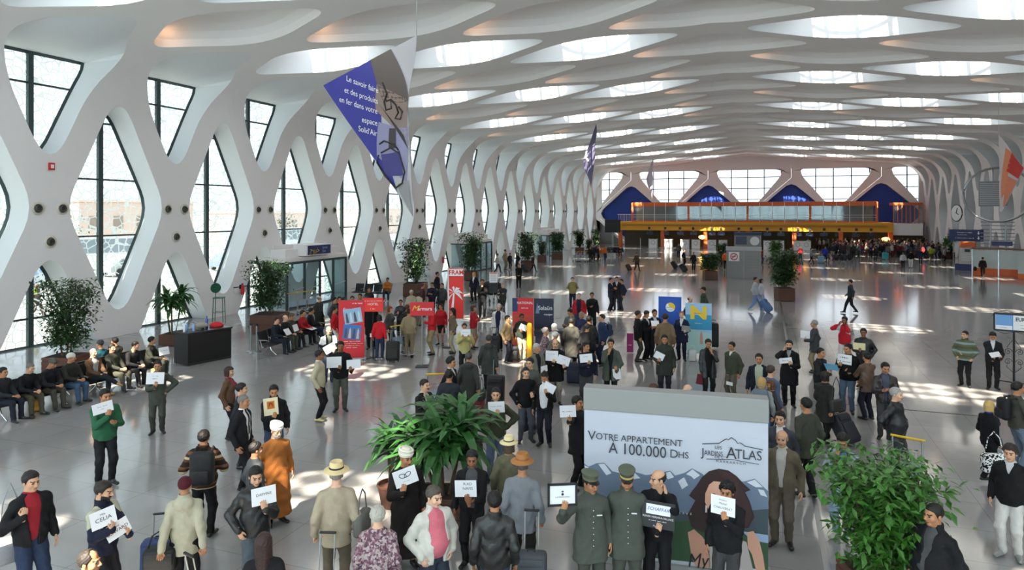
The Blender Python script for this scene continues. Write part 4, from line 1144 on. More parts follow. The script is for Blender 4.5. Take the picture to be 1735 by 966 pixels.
ptext('LES', 1217, 758, .07); ptext('J', 1191, 766, .17); ptext('ARDINS', 1209, 768, .10, sx=.74); ptext('DE L’', 1219, 774, .06); ptext('A', 1239, 768, .24, sx=.9); ptext('TLAS', 1268, 771, .19, sx=.86); ptext('M A R R A K E C H', 1238, 783, .05)
ptext('My Life', 1205, 950, .3, mat('poster_script', '#17181a', .6), rot=.15, shear=.4, sx=.8); ptext('PALM', 1030, 953, .14, M_WHITEP); ptext('~KECH', 1163, 868, .1, mat('poster_dim', '#9a9a9a', .6))
ml = [(640, 48), (760, 46), (790, 25), (815, 12), (830, 18), (850, 2), (880, 22), (895, 45), (915, 40), (950, 65), (1078, 92)]
m = MB(); m.tube([(x, .016, z) for x, z in z6(ml)], .006, MI, 5); m.build('logo_outline', bb); m = MB(); m.tube([(x, .016, z) for x, z in z6([(670, 158), (860, 162), (1050, 197)])], .004, MI, 5); m.build('logo_line', bb)
# the same stand further off, no-smoking side towards us
p, z = floor_at(1260, 472); gp = thing('advert_stand', 'grey freestanding panel with round no smoking sign', 'panel', p, rz_cam(p) * .55)
m = MB(); m.box((0, 0, 1.1), (2.6, .25, 2.2), M_GREY, bev=.01); m.box((0, -.13, 1.1), (.03, .02, 2.2), mat('panel_line', '#a8a8a8', .5)); m.build('panel', gp)
m = MB(); m.box((0, 0, 2.35), (2.66, .32, .30), mat('panel_cap_light', '#a9aaab', .5), bev=.01); m.build('cap', gp)
for k in range(5):
    m = MB(); m.box((.68, -.135, 1.75 - .22 * k), (.95, .012, .018), mat('louvre_grey', '#707070', .5)); m.build('louvre', gp)
m = MB(); m.box((-.72, -.14, 1.72), (.80, .02, .72), M_WHITEP); m.build('sign_plate', gp)
m = MB(); m.tube([(-.72 + .25 * math.cos(a), -.155, 1.72 + .25 * math.sin(a)) for a in np.linspace(0, 6.28, 28)[:-1]], .035, M_RED, 6, closed=True); m.tube([(-.90, -.155, 1.54), (-.54, -.155, 1.90)], .03, M_RED, 6); m.build('prohibition_ring', gp)
m = MB(); m.box((-.74, -.155, 1.72), (.30, .01, .05), M_DARK); m.build('cigarette_pictogram', gp)
# ------------------------------------------------------------------ pop-up boards, banners and small stands
def board(label, x0, x1, yt, yb, by, name='pop_up_board', cat='board', mt=M_WHITEP, depth=.05, rzf=.8):
    """a board whose foot stands at pixel row by; pixel extents give its size"""
    p, z = floor_at((x0 + x1) / 2, by); w_ = (x1 - x0) * z / F; zt = HC - (yt - YV) * z / F; zb = max(0.02, HC - (yb - YV) * z / F)
    t = thing(name, label, cat, p, rz_cam(p) * rzf)
    m = MB(); m.box((0, depth / 2, (zt + zb) / 2), (w_, depth, zt - zb), mt, bev=.004); m.build('panel', t)
    if zb > .04:
        for sx in (-1, 1): m = MB(); m.box((sx * w_ * .42, depth + .02, zt * .4), (.04, .04, zt * .8), M_STEEL); m.box((sx * w_ * .42, depth, .015), (.06, .4, .03), M_STEEL); m.build('leg', t)
    return t, w_, zt, zb, z
t, w_, zt, zb, z = board('red roll-up banner with two beach photos', 574, 617, 509, 609, 610, 'roll_up_banner', 'banner', M_RED, .03)
m = MB(); m.box((0, .02, .04), (w_ + .1, .2, .08), M_STEEL, bev=.01); m.build('base', t)
for (cx, cz, rot, c, c2) in ((.05, 1.55, -.16, '#8fb2d0', '#c0d0dc'), (.02, .98, .1, '#3a6fb4', '#c9b09c')):
    Mx = T(cx, -.004, cz) @ Matrix.Rotation(rot, 4, 'Y')
    m = MB(); m.box((0, 0, 0), (.62, .006, .52), mat('photo_' + c[1:], c, .5), Mx); m.build('photo', t)
    for k in range(4): m = MB(); m.prism([(-.05, -.2), (.05, -.2), (.03, .1), (0, .18), (-.03, .1)], -.006, -.008, mat('photo_' + (c2 if k % 2 else '#4a4a58')[1:], c2 if k % 2 else '#4a4a58', .5), Mx @ T(-.21 + .14 * k, 0, -.02)); m.build('photo_figure', t)
label_lines(t, [('Fram', .14, -.16, zt - .32, 1, .3), ('~Vacances', .09, .22, zt - .1), ('~PARTEZ TRANQUILLE', .075, 0, .66), ('~clubs hotels circuits sejours', .05, .02, .58), ('~votre agence de voyages', .05, .02, .51), ('~service accueil', .05, .02, .44)], M_WHITEP, -.006)
p, z = floor_at(632, 609); t = thing('sign_stand', 'bright red hotel sign on a thin black stand', 'sign', p, rz_cam(p) * .8); zt = HC - (505 - YV) * z / F; zb = HC - (528 - YV) * z / F
m = MB(); m.box((0, 0, (zt + zb) / 2), (.72, .02, zt - zb), M_REDB, bev=.004); m.build('panel', t)
label_lines(t, [('~LES JARDINS DE L’AGDAL', .055, 0, zt - .1), ('HOTEL', .12, 0, (zt + zb) / 2 + .02), ('~& SPA', .07, 0, zb + .1)], M_WHITEP, -.014)
m = MB(); m.tube([(0, .03, 0.02), (0, .03, zt)], .018, M_BLACK, 8); m.build('pole', t)
for k in range(4): m = MB(); m.tube([(0, .03, .06), (.38 * math.cos(k * 1.57 + .4), .03 + .38 * math.sin(k * 1.57 + .4), .02)], .014, M_BLACK, 6); m.build('foot', t)
m = MB(); m.box((-.02, -.02, .86), (.17, .01, .13), M_PAPER); m.build('leaflet_holder', t)
p, z = floor_at(715, 622); t = thing('sign_stand', 'red sign with yellow and white lettering on a tall pole', 'sign', p, rz_cam(p) * .8); zt = HC - (512 - YV) * z / F; zb = HC - (535 - YV) * z / F
m = MB(); m.box((0, 0, (zt + zb) / 2), (.80, .025, zt - zb), M_RED, bev=.004); m.build('panel', t); m = MB(); m.tube([(0, .03, .02), (0, .03, zb + .1)], .016, M_STEEL, 8); m.build('pole', t); m = MB(); m.box((0, .03, .02), (.42, .36, .035), M_DARK, bev=.006); m.build('base', t)
label_lines(t, [('armara', .17, .1, (zt + zb) / 2)], M_WHITEP, -.016); label_lines(t, [('M', .25, -.24, (zt + zb) / 2 + .02, 1.2, .4)], mat('yellow_letters', '#e0b820', .5), -.016)
p, z = floor_at(773, 603); p, z = at_depth(773, YV, 26.5), 26.5; p.z = 0; t = thing('flag_banner', 'tall red banner with a white palm on a white pole', 'banner', p, rz_cam(p) * .8); zt = HC - (455 - YV) * z / F; zb = HC - (540 - YV) * z / F
m = MB(); m.box((0, 0, (zt + zb) / 2), (.56, .015, zt - zb), M_REDB); m.build('cloth', t); m = MB(); m.tube([(-.31, .02, .03), (-.31, .02, zt + .05)], .022, M_WHITEP, 8); m.tube([(-.31, .02, zt), (.29, .02, zt)], .012, M_WHITEP, 6); m.build('pole', t); m = MB(); m.box((-.31, .02, .015), (.45, .4, .03), M_DARK, bev=.006); m.build('base', t)
m = MB(); m.box((0, -.009, zt - .16), (.54, .004, .26), M_WHITEP); m.build('header', t)
label_lines(t, [('FRAM', .24, 0, zt - .16, .95, 0, .006)], M_REDB, -.013)
m = MB(); m.prism([(-.22, zb + .1), (-.12, zb + .1), (-.06, zt - .95), (-.12, zt - .95)], -.009, -.012, M_WHITEP)
for a in (0.2, 0.9, 1.6, 2.3, 3.0, -.5, 3.7):
    L = .40 if a > 0 else .42; c = (-.08, zt - .92)
    pts = [c, (c[0] + L * .5 * math.cos(a) - .07 * math.sin(a), c[1] + L * .5 * math.sin(a) + .07 * math.cos(a)), (c[0] + L * .9 * math.cos(a), c[1] + L * .9 * math.sin(a) - .12), (c[0] + L * .5 * math.cos(a) + .03 * math.sin(a), c[1] + L * .5 * math.sin(a) - .05)]
    m.prism([(max(-.27, min(.27, x)), q) for x, q in pts], -.009, -.012, M_WHITEP)
m.build('palm_print', t)
p, z = at_depth(836, YV, 36.5), 36.5; p.z = 0; t = thing('notice_stand', 'music stand style notice with black tray before the suited men', 'sign', p, rz_cam(p)); 
m = MB(); m.box((0, 0, 1.75), (.42, .02, .55), M_PAPER, bev=.004); m.build('notice', t); m = MB(); m.box((0, 0, 1.98), (.38, .024, .06), M_ORANGE); m.build('heading', t)
for k in range(6): m = MB(); m.box((0, -.013, 1.88 - .06 * k), (.32, .004, .02), mat('grey_lines', '#9a9a9a', .6)); m.build('text_line', t)
m = MB(); m.box((0, 0, 1.18), (.48, .12, .5), M_BLACK, bev=.02); m.build('leaflet_tray', t); m = MB(); m.tube([(0, 0, .03), (0, 0, 1.2)], .016, M_STEEL, 8); m.build('pole', t); m = MB(); m.lathe([(.2, 0), (.2, .015), (.02, .03)], M_DARK, 20); m.build('base', t)
# National / Salaun tour desk boards
t, w_, zt, zb, z = board('orange and red poster board beside the tour desk', 868, 904, 505, 590, 600, mt=mat('print_orange_red', '#b8402a', .5))
poly_part(t, 'poster_header', [(-w_ / 2, zt - .62), (w_ / 2, zt - .62), (w_ / 2, zt), (-w_ / 2, zt)], M_RED); poly_part(t, 'poster_logo', [(-w_ / 2, zt - .5), (-w_ / 2 + .2, zt - .5), (-w_ / 2 + .2, zt), (-w_ / 2, zt)], M_NAVY, -.009)
label_lines(t, [('NATIONAL', .13, .08, zt - .18, .9), ('~TOURS', .10, .08, zt - .36)], M_WHITEP, -.012)
poly_part(t, 'poster_dunes', [(-w_ / 2, .5), (w_ / 2, .4), (w_ / 2, 1.0), (0, .85), (-w_ / 2, 1.05)], mat('print_dune', '#d2622c', .5))
t, w_, zt, zb, z = board('navy poster board with white lettering beside the tour desk', 905, 938, 506, 570, 600, mt=mat('print_navy', '#161c38', .5))
label_lines(t, [('Salaün', .22, .05, zt - .35, .95), ('voyages', .10, .15, zt - .58, 1, .3)], M_WHITEP, -.006); poly_part(t, 'poster_logo', [(-w_ / 2 + .05, zt - .55), (-w_ / 2 + .2, zt - .55), (-w_ / 2 + .12, zt - .15)], mat('print_steel', '#6a7a9a', .5))
p, z = at_depth(950, YV, 24.6), 24.6; p.z = 0; t = thing('tour_desk', 'low tour desk covered with papers in the crowd', 'desk', p, rz_cam(p)); m = MB(); m.box((0, 0, .98), (1.9, .6, .04), M_DARK, bev=.01); m.build('worktop', t); m = MB(); m.box((0, .05, .48), (1.8, .45, .95), mat('desk_navy', '#20243c', .6)); m.build('body', t)
for k in range(4): sheet('loose leaflet lying on the tour desk', T(0, 0, 0) @ Matrix.Translation(p) @ Matrix.Rotation(rz_cam(p), 4, 'Z') @ T(-.6 + .4 * k, -.05, 1.006, .3 * k, R(90)), .21, .29, (), name='leaflet', cat='leaflet', group='leaflets on the tour desk')
p, z = at_depth(897, YV, 23.4), 23.4; p.z = 0; t = thing('bollard', 'yellow post in front of the tour posters', 'post', p); m = MB(); m.lathe([(.09, 0), (.09, 1.35), (.07, 1.42), (.01, 1.44)], mat('bollard_yellow', '#d8a018', .4), 16); m.build('post', t, True); m = MB(); m.lathe([(.18, 0), (.18, .03), (.1, .05)], M_DARK, 16); m.build('base', t)
t, w_, zt, zb, z = board('blue board with a yellow and white globe', 1116, 1154, 503, 560, 600, mt=mat('print_blue', '#1a4fb0', .5))
poly_part(t, 'globe_print', disc(.02, zt - .38, .17), M_WHITEP); poly_part(t, 'globe_print', [(.02 + .17 * math.cos(a), zt - .38 + .17 * math.sin(a)) for a in np.linspace(-.5, 2.2, 12)] + [(-.02, zt - .36)], mat('print_yellow', '#e8c22a', .5), -.009); label_lines(t, [('~TUNIS', .07, -.03, zt - .38), ('~voyages', .05, .03, zt - .47)], M_NAVY, -.012)
t, w_, zt, zb, z = board('N tour board with yellow letter over a beach', 1162, 1205, 514, 598, 604, mt=mat('print_sky', '#9cc0e0', .5))
poly_part(t, 'sea_print', [(-w_ / 2, zt - .95), (w_ / 2, zt - .95), (w_ / 2, zt - .42), (-w_ / 2, zt - .42)], mat('print_sea', '#2f8fb8', .5)); poly_part(t, 'shore_print', [(-w_ / 2, .1), (w_ / 2, .1), (w_ / 2, zt - 1.1), (-w_ / 2, zt - .9)], mat('print_shore', '#a9cdc8', .5), -.008)
v, f = text_mesh('N', .62, sx=1.25, bold=.03); m = MB(); m.add([(a, -.011 + b_, q + zt - .36) for a, b_, q in v], f, mat('print_yellow', '#e8c22a', .5)); m.build('letter_print', t)
label_lines(t, [('~NOUVELLES', .07, 0, zt - .36)], M_RED, -.014); label_lines(t, [('~FRONTIERES', .05, 0, zt - .72)], M_WHITEP, -.014)
poly_part(t, 'swimmer_print', [(.04, .45), (.16, .45), (.15, .75), (.12, .9), (.08, .9), (.05, .75)], mat('print_skin', '#c8948a', .5), -.011)
t, w_, zt, zb, z = board('small magenta panel left of the men in dark suits', 1062, 1073, 565, 597, 598, mt=mat('print_magenta', '#a02a70', .5)); label_lines(t, [('~RAM', .1, 0, .3)], M_WHITEP, -.006)
# ornate stand with the city sign, right
p, z = floor_at(1718, 657); t = thing('ornate_sign_stand', 'black wrought iron stand carrying a blue and white sign', 'sign', p, rz_cam(p) * .9); zt = HC - (533 - YV) * z / F; zb = HC - (561 - YV) * z / F; zc = (zt + zb) / 2
m = MB(); m.box((.05, 0, zc), (1.0, .03, zt - zb), M_WHITEP); m.build('panel', t); m = MB(); m.box((-.24, -.018, zc + .06), (.40, .004, .32), mat('print_harbour', '#6a9ad0', .5)); m.build('picture', t)
m = MB(); m.box((-.03, -.019, zc), (.02, .004, zt - zb - .05), mat('print_bluebar', '#3a8ac0', .5)); m.build('divider', t)
label_lines(t, [('EUROPA', .15, .28, zc + .1, .85, 0, .004), ('~MARRAKECH', .05, .28, zc - .06), ('~www.europa', .05, .28, zc - .14), ('~voyages', .05, -.24, zc - .16)], M_INK, -.020)
m = MB()
for (cx, cz, sx, sz) in ((.05, zt, 1.08, .05), (.05, zb, 1.08, .05), (-.48, zc, .05, zt - zb), (.58, zc, .05, zt - zb)): m.box((cx, 0, cz), (sx, .05, sz), M_BLACK)
m.build('frame', t); m = MB(); m.tube([(0, .04, .1), (0, .04, zb)], .03, M_BLACK, 8); m.build('pole', t)
def scroll(cx, cz, s_, fl): return [(cx + fl * s_ * r_ * math.cos(a), .04, cz + s_ * r_ * math.sin(a)) for a, r_ in [(x, .15 + .85 * x / 9.4) for x in np.linspace(0, 9.4, 26)]]
m = MB()
for fl in (-1, 1):
    for cz in (.75, 1.05): m.tube(scroll(fl * .14, cz, .10, fl), .008, M_BLACK, 5)
    m.tube([(fl * .03, .04, .45), (fl * .18, .04, .60), (fl * .14, .04, .75)], .008, M_BLACK, 5); m.tube([(fl * .03, .04, 1.4), (fl * .16, .04, 1.2), (fl * .14, .04, 1.05)], .008, M_BLACK, 5)
    m.tube([(.05, .02, zt + .03), (.05 + fl * .25, .02, zt + .1), (.05 + fl * .5, .02, zt + .03), (.05 + fl * .6, .02, zt - .1)], .008, M_BLACK, 5); m.tube([(.05, .02, zb - .03), (.05 + fl * .3, .02, zb - .1), (.05 + fl * .5, .02, zb - .02)], .008, M_BLACK, 5)
m.build('scrollwork', t)
for k in range(3): a = k * 2.09 + .4; m = MB(); m.tube([(0, .04, .14), (.55 * math.cos(a), .04 + .55 * math.sin(a), .10), (.55 * math.cos(a), .04 + .55 * math.sin(a), .04)], .018, M_BLACK, 6); m.build('foot', t)
# ------------------------------------------------------------------ counter and seats on the left
A1, A2 = floor_at(318, 621)[0], floor_at(394, 606)[0]; L_ = (A2 - A1).length; rzc = math.atan2((A2 - A1).y, (A2 - A1).x)
t = thing('service_counter', 'long black service counter with bottles on it', 'counter', A1, rzc); mk = mat('counter_black', '#1b1b1d', .4)
m = MB(); m.box((L_ / 2, .45, .53), (L_ - .06, .84, 1.02), mk); m.build('body', t); m = MB(); m.box((L_ / 2, .45, 1.08), (L_, .92, .06), mat('counter_top', '#232326', .3), bev=.01); m.build('worktop', t); m = MB(); m.box((L_ / 2, .06, .04), (L_ - .1, .1, .08), M_DARK); m.build('plinth', t)
MC = Matrix.Translation(A1) @ Matrix.Rotation(rzc, 4, 'Z')
for i, (x, y, c, hh) in enumerate(((.12, .4, '#d8dce0', .34), (.30, .55, '#7fa8d8', .28), (.42, .35, '#8fb4e0', .28), (1.02, .5, '#2a48a8', .42))):
    b = thing('water_bottle', ['clear bottle at the left end of the black counter', 'blue capped bottle, rear one on the black counter', 'blue tinted bottle, front one on the black counter', 'dark blue bottle standing mid counter'][i], 'bottle', MC @ Vector((x, y, 1.11)))
    m = MB(); m.lathe([(.04, 0), (.045, .02), (.045, hh * .65), (.02, hh * .85), (.016, hh * .93)], mat('bottle_' + c[1:], c, .15), 14); m.build('flask', b, True); m = MB(); m.lathe([(.018, hh * .93), (.018, hh), (.003, hh)], M_NAVY, 10); m.build('cap', b)
m = MB(); m.tube([(0, 0, 0), (.1, .02, .02), (.3, .03, 0), (.42, .02, .01)], [.06, .11, .11, .07], mat('grey_cloth', '#a29c90', .9, bump=.4, bscale=20), 12); o = m.build('rolled_blanket', None, True); o.location = MC @ Vector((.58, .45, 1.22)); o.rotation_euler.z = rzc; tag(o, 'rolled grey blanket on the black counter', 'blanket')
m = MB(); m.lathe([(.22, 0), (.24, .05), (.17, .13), (.06, .17), (.01, .17)], mat('red_cloth', '#c02028', .8, bump=.5, bscale=18), 18); o = m.build('red_bag', None, True); o.location = MC @ Vector((L_ - .3, .5, 1.11)); tag(o, 'crumpled red bag at the right end of the counter', 'bag')
t = thing('tall_chair', 'green tall chair with a round back by the wall', 'chair', floor_at(371, 545)[0], .5); g_ = mat('green_paint', '#1f5a40', .4)
for sx in (-1, 1):
    for sy in (-1, 1): m = MB(); m.tube([(sx * .24, sy * .22, .01), (sx * .2, sy * .18, 1.12)], .02, g_, 7); m.build('leg', t)
m = MB(); m.box((0, 0, 1.14), (.48, .44, .05), g_, bev=.015); m.build('seat', t); m = MB(); m.lathe([(.02, -.02), (.24, -.02), (.24, .02), (.02, .02)], g_, 22, M=T(-.2, .2, 1.58, .6, R(90))); m.tube([(-.2, .2, 1.14), (-.2, .2, 1.4)], .02, g_, 7); m.build('backrest', t, True)
m = MB(); m.tube([(-.22, -.2, .45), (.22, -.2, .45)], .014, g_, 6); m.tube([(-.22, .2, .45), (.22, .2, .45)], .014, g_, 6); m.build('stretcher', t)
def sit_line(a, za, b, zb, n):
    A_ = at_depth(a, YV, za); B_ = at_depth(b, YV, zb); A_.z = B_.z = 0; return A_, B_
A_, B_ = sit_line(40, 17.7, 219, 20.7, 2); dv = (B_ - A_).normalized(); rzs = math.atan2(dv.y, dv.x)  # seats face local -Y
nv = Vector((dv.y, -dv.x, 0))
def on_line(px, A_=A_, dv=dv):
    d = ray(px, YV); d.z = 0; n = Vector((-dv.y, dv.x, 0)); t = (A_.dot(n)) / d.dot(n); return d * t
def seated(label, px, legs='sit', q=0, A_=A_, dv=dv, rzs=rzs, off=(0, 0), **kw):
    p = on_line(px, A_, dv); p = p + Vector((dv.y, -dv.x, 0)) * off[1]; z = -p.x * SA + p.y * CA
    return person(label, px, 0, z=z, loc=p, h=kw.pop('h', 1.72), legs=legs, rz=rzs + R(q), **kw)
gb = 'beam seats along the left windows'
for c0, n, lab in ((54, 4, 'row of charcoal beam seats nearest the left edge'), (205, 4, 'row of charcoal beam seats beside the counter')):
    bench(lab, on_line(c0) + Vector((dv.y, -dv.x, 0)) * -.02, rzs, n, gb)
bench('row of charcoal beam seats turned to the windows', on_line(186) - nv * .85, rzs + math.pi, 4, gb)
seated('man in dark jacket cut by the left edge, seated', 2, top='#23252a', bottom='#1f2430', arms=('lap', 'lap'), hc='#100d0c', q=10)
seated('seated man in black jacket and khaki trousers with yellow bag', 40, legs='sit_lean', top='#15161a', bottom='#4a4638', arms=('lap', 'lap'), hair='crop', hc='#6a6460', skin='l', head=(5, 15))
seated('seated man in dark coat and grey cap using a phone', 78, legs='sit_lean', top='#1b1b1f', bottom='#45413a', arms=('lap', 'lap'), hair='knit', hc='#5a5850', head=(10, 28))
seated('seated man in white knit cap and blue jeans', 118, top='#2b2a26', bottom='#3f5672', arms=('lap', 'lap'), hair='knit', hc='#c9c6bc', head=(40, 5))
seated('seated bald man in brown jacket with crossed legs', 158, legs='sit_cross', top='#553f2d', shirt='#9a9c9c', vee=1.0, opening=.05, bottom='#252a30', shoes='#a07a4a', hair='bald', hc='#6a5a50', skin='l', arms=('lap', 'lap'))
seated('seated man in olive jacket leaning back', 193, legs='sit_back', top='#35362e', bottom='#45453a', arms=('lap', 'lap'), hc='#16120f', skin='l')
seated('seated man in black jacket with a straw bag', 219, legs='sit_lean', top='#1a1a1c', bottom='#1c1c20', arms=('lap', 'lap'), hair='crop', skin='l', head=(30, 10))
s8 = seated('seated man stretching his legs beside the counter with a sheet', 254, top='#2d3029', bottom='#33352e', arms=('lap', 'lap'), q=25, hc='#0f0d0c', head=(25, 0))
sheet('white sheet held by the man stretching his legs', s8['M'] @ T(.0, -.42, .88, R(-35), R(-15)), .34, .24, [('~Mr. ROSSI', .05, 0, .02)])
for px, l, c, hc_, hr in ((172, 'man in teal jacket and dark cap seen from behind, seated', '#23505c', '#3a3f46', 'knit'), (197, 'man in olive coat seen from behind, seated', '#3f4236', '#18130f', 'short')):
    d = ray(px, YV); d.z = 0; p0_ = on_line(px) ; p = p0_ - nv * .85; t0 = d.normalized() * (p0_.length + 1.0)
    p = on_line(px, A_ - nv * .87, dv); person(l, px, 0, z=21, loc=p, h=1.72, legs='sit', rz=rzs + math.pi, top=c, bottom='#2a2c30', hair=hr, hc=hc_, arms=('lap', 'lap'))
handbag('yellow carrier bag on the floor before the seated men', fpt(62, 696), .4, '#c48a2a', size=(.30, .16, .34), strap=.16)
handbag('round straw bag leaning by the black counter seats', fpt(250, 640) + Vector((-.2, .5, 0)), .4, '#b8a468', size=(.30, .12, .36), strap=.14)
A2_, B2_ = sit_line(467, 25.4, 520, 27.6, 2); dv2 = (B2_ - A2_).normalized(); rz2 = math.atan2(dv2.y, dv2.x); kw2 = dict(A_=A2_, dv=dv2, rzs=rz2)
bench('row of charcoal beam seats by the first planter', on_line(478, A2_, dv2), rz2, 4, gb); bench('row of charcoal beam seats behind the standing bald man', on_line(522, A2_, dv2), rz2, 3, gb)
q1 = seated('seated man in navy jacket holding a paper, chin in hand', 466, top='#1c222c', bottom='#232832', arms=('lap', 'mouth'), hc='#2a1c16', skin='l', **kw2); sheet('white paper on the lap of the seated navy jacket man', q1['M'] @ T(.1, -.45, .80, 0, R(-35)), .36, .26)
q2 = seated('seated bald man in dark jacket with a sheet', 481, top='#1d1d20', bottom='#4a4a40', arms=('lap', 'lap'), hair='bald', hc='#8a8078', skin='p', **kw2); sheet('white sheet raised by the seated bald man', q2['M'] @ T(.05, -.46, .86, 0, R(-20)), .34, .26)
seated('seated woman in grey jacket looking down', 492, top='#3d3d38', bottom='#26262a', arms=('lap', 'lap'), hair='short', hc='#5a4a3a', fem=True, head=(20, 25), **kw2)
q4 = seated('seated woman in red jacket with papers', 511, top='#9c1d24', bottom='#1a1a1e', arms=('lap', 'lap'), hair='thick', hc='#1a1210', fem=True, **kw2); sheet('papers on the lap of the woman in red', q4['M'] @ T(0, -.42, .64, 0, R(-75)), .42, .3, name='papers', cat='papers')
seated('seated man in black jacket turned to the bald man', 525, top='#19191c', bottom='#2c3448', arms=('lap', 'lap'), hc='#0f0c0b', q=35, **kw2)
# orange shawl on the far bench
A3_, B3_ = sit_line(600, 41.5, 658, 40.8, 2); dv3 = (B3_ - A3_).normalized(); rz3 = math.atan2(dv3.y, dv3.x)
bench('far row of grey beam seats right of the first doors', on_line(630, A3_, dv3), rz3, 4, gb)
seated('person wrapped in an orange patterned shawl on the far bench', 657, A_=A3_, dv=dv3, rzs=rz3, pat=None, top='#a8622a', kind='wool', bottom='#2c3448', arms=('fold', 'fold'), hc='#17110e', q=15, hem=.80)
# barrier posts, suitcases, trolleys
for px, py, l in ((425, 596, 'steel queue post nearest the first planter, left one'), (435, 597, 'steel queue post nearest the first planter, right one')):
    t = thing('barrier_post', l, 'post', fpt(px, py)); m = MB(); m.tube([(0, 0, .02), (0, 0, 1.0)], .035, M_STEEL, 10); m.build('pole', t, True); m = MB(); m.lathe([(.17, 0), (.17, .02), (.04, .04)], M_STEEL, 18); m.build('base', t, True); m = MB(); m.lathe([(.04, .98), (.045, 1.0), (.045, 1.06), (.02, 1.08)], M_BLACK, 12); m.build('head', t)
suitcase('black suitcase pulled by the woman in the red jacket', fpt(665, 614), .4, '#1b1c1c', (.46, .28, .66), -.25, .42)
suitcase('wine red hard suitcase pulled by the traveller in grey', fpt(803, 709), .05, '#7a1c2c', (.50, .28, .66), -.12, .35, hard=True)
suitcase('tall black suitcase with raised handle, centre', fpt(839, 690), .1, '#1d1d1f', (.46, .28, .78), -.1, .4)
pz = at_depth(899, 930, 9.1); suitcase('grey suitcase of the man in the tan hat', Vector((pz.x, pz.y, 0)), .25, '#474b50', (.42, .26, .62), -.12, .50)
pz = at_depth(545, 955, 8.75); suitcase('black suitcase pulled by the panama hat man', Vector((pz.x, pz.y, 0)), .3, '#18181a', (.44, .26, .48), -.15, .50)
pz = at_depth(268, 930, 9.4); suitcase('blue suitcase with a black bag on it', Vector((pz.x, pz.y, 0)), .6, '#2c3f6a', (.44, .26, .66), -.1, .3)
bg = at_depth(272, 905, 9.0); handbag('black holdall slung on the blue suitcase', Vector((bg.x, bg.y, .52)), .5, '#161618', size=(.40, .22, .30), strap=.22)
pz = at_depth(358, 940, 8.6); suitcase('grey suitcase with long white pull handle, bottom left', Vector((pz.x, pz.y, 0)), 2.9, '#55565a', (.40, .24, .40), -.2, .62)
suitcase('dark navy suitcase leaning behind the woman in dark coat', fpt(1445, 757), .9, '#20222c', (.48, .28, .66), -.55, .25)
suitcase('blue and brown suitcase tilted behind the couple', fpt(1306, 530), 1.3, '#4a6a94', (.46, .3, .70), -.6, .35)
suitcase('navy suitcase beside the man with the printed sheet', fpt(972, 652), .1, '#1c2236', (.40, .25, .60), 0, .15)
suitcase('black suitcase standing right of the N panel', fpt(1208, 590), .1, '#141416', (.42, .28, .9), 0, .1)
suitcase('brown suitcase of the far woman in brown', fpt(1068, 460), 1.2, '#3a2a22', (.42, .26, .62), -.5, .3)
suitcase('left one of two dark suitcases in the far aisle', fpt(1146, 455), 1.2, '#1c1d24', (.5, .3, .68), -.6, .3)
suitcase('right one of two dark suitcases in the far aisle', fpt(1162, 461), 1.2, '#191a22', (.55, .32, .72), -.6, .3)
suitcase('dark suitcase of the far woman in maroon', fpt(893, 461), 1.2, '#26282c', (.5, .3, .68), -.6, .3)
suitcase('turquoise suitcase standing in the far queue', fpt(1500, 440), .2, '#3aa0a8', (.6, .35, .72), 0, .2)
suitcase('pale blue suitcase beside the bright blue jacket man', fpt(1391, 446), .2, '#7fa8c0', (.6, .32, .66), 0, .3)
suitcase('black suitcase behind the white coat man', fpt(837, 600), .3, '#202226', (.42, .26, .6), -.2, .3)
suitcase('black suitcase right of the beige jacket man', fpt(868, 613), .3, '#1c1d20', (.42, .26, .5), 0, 0)
handbag('white paper bag on the floor by the navy uniform woman', fpt(1173, 612), .2, '#c9cccc', size=(.28, .14, .40), strap=.16)
handbag('black bag carried by the man near the glass counter', fpt(1655, 466) + Vector((0, 0, .35)), .3, '#141414', size=(.5, .2, .36), strap=.2)
trolley('luggage trolley with yellow handle beside the dracaena', fpt(741, 712), .5)
trolley('empty luggage trolley behind the big shrub on the right', fpt(1530, 852), -.35)
trolley('luggage trolley by the man in khaki suit', fpt(684, 604), 1.2); trolley('luggage trolley pushed in the far hall', fpt(1366, 447), 1.4)
for i, (px, py) in enumerate(((455, 540), (490, 536), (506, 533), (523, 531))):
    d = trolley('luggage trolley nested before the first glass doors', fpt(px, py) + Vector((0, .6, 0)), 1.2, 'nested trolleys at the first doors') if i == 0 else dup(tr0, fpt(px, py) + Vector((0, .6, 0)))
    if i == 0: tr0 = d
for i, (px, py) in enumerate(((978, 443), (985, 444), (992, 443), (999, 444))): d = dup(tr0, fpt(px, py), 1.3, 'luggage trolley in the far row by the planters'); d['group'] = 'far trolleys by the planters'
t = thing('pushchair', 'black pushchair under a dark hood near the notice stand', 'pushchair', fpt(833, 512), .8)
m = MB(); m.lathe([(.42, .75), (.46, .9), (.40, 1.08), (.22, 1.2), (.02, 1.22)], mat('hood_black', '#17171a', .8), 18, sx=1.4); m.build('hood', t, True); m = MB(); m.box((0, 0, .6), (.5, .55, .35), mat('hood_black', '#17171a', .8), bev=.08); m.build('seat', t, True)
m = MB(); m.tube([(-.25, -.35, .12), (-.25, .3, .9), (.25, .3, .9), (.25, -.35, .12)], .016, M_BLACK, 6); m.tube([(-.25, .35, .12), (-.25, -.2, .6)], .016, M_BLACK, 6); m.tube([(.25, .35, .12), (.25, -.2, .6)], .016, M_BLACK, 6); m.build('frame', t)
for sx in (-1, 1):
    for sy in (-1, 1): m = MB(); m.lathe([(.02, -.02), (.11, -.02), (.11, .02), (.02, .02)], M_BLACK, 16, M=T(sx * .28, sy * .34, .11, 0, 0, R(90))); m.build('wheel', t, True)
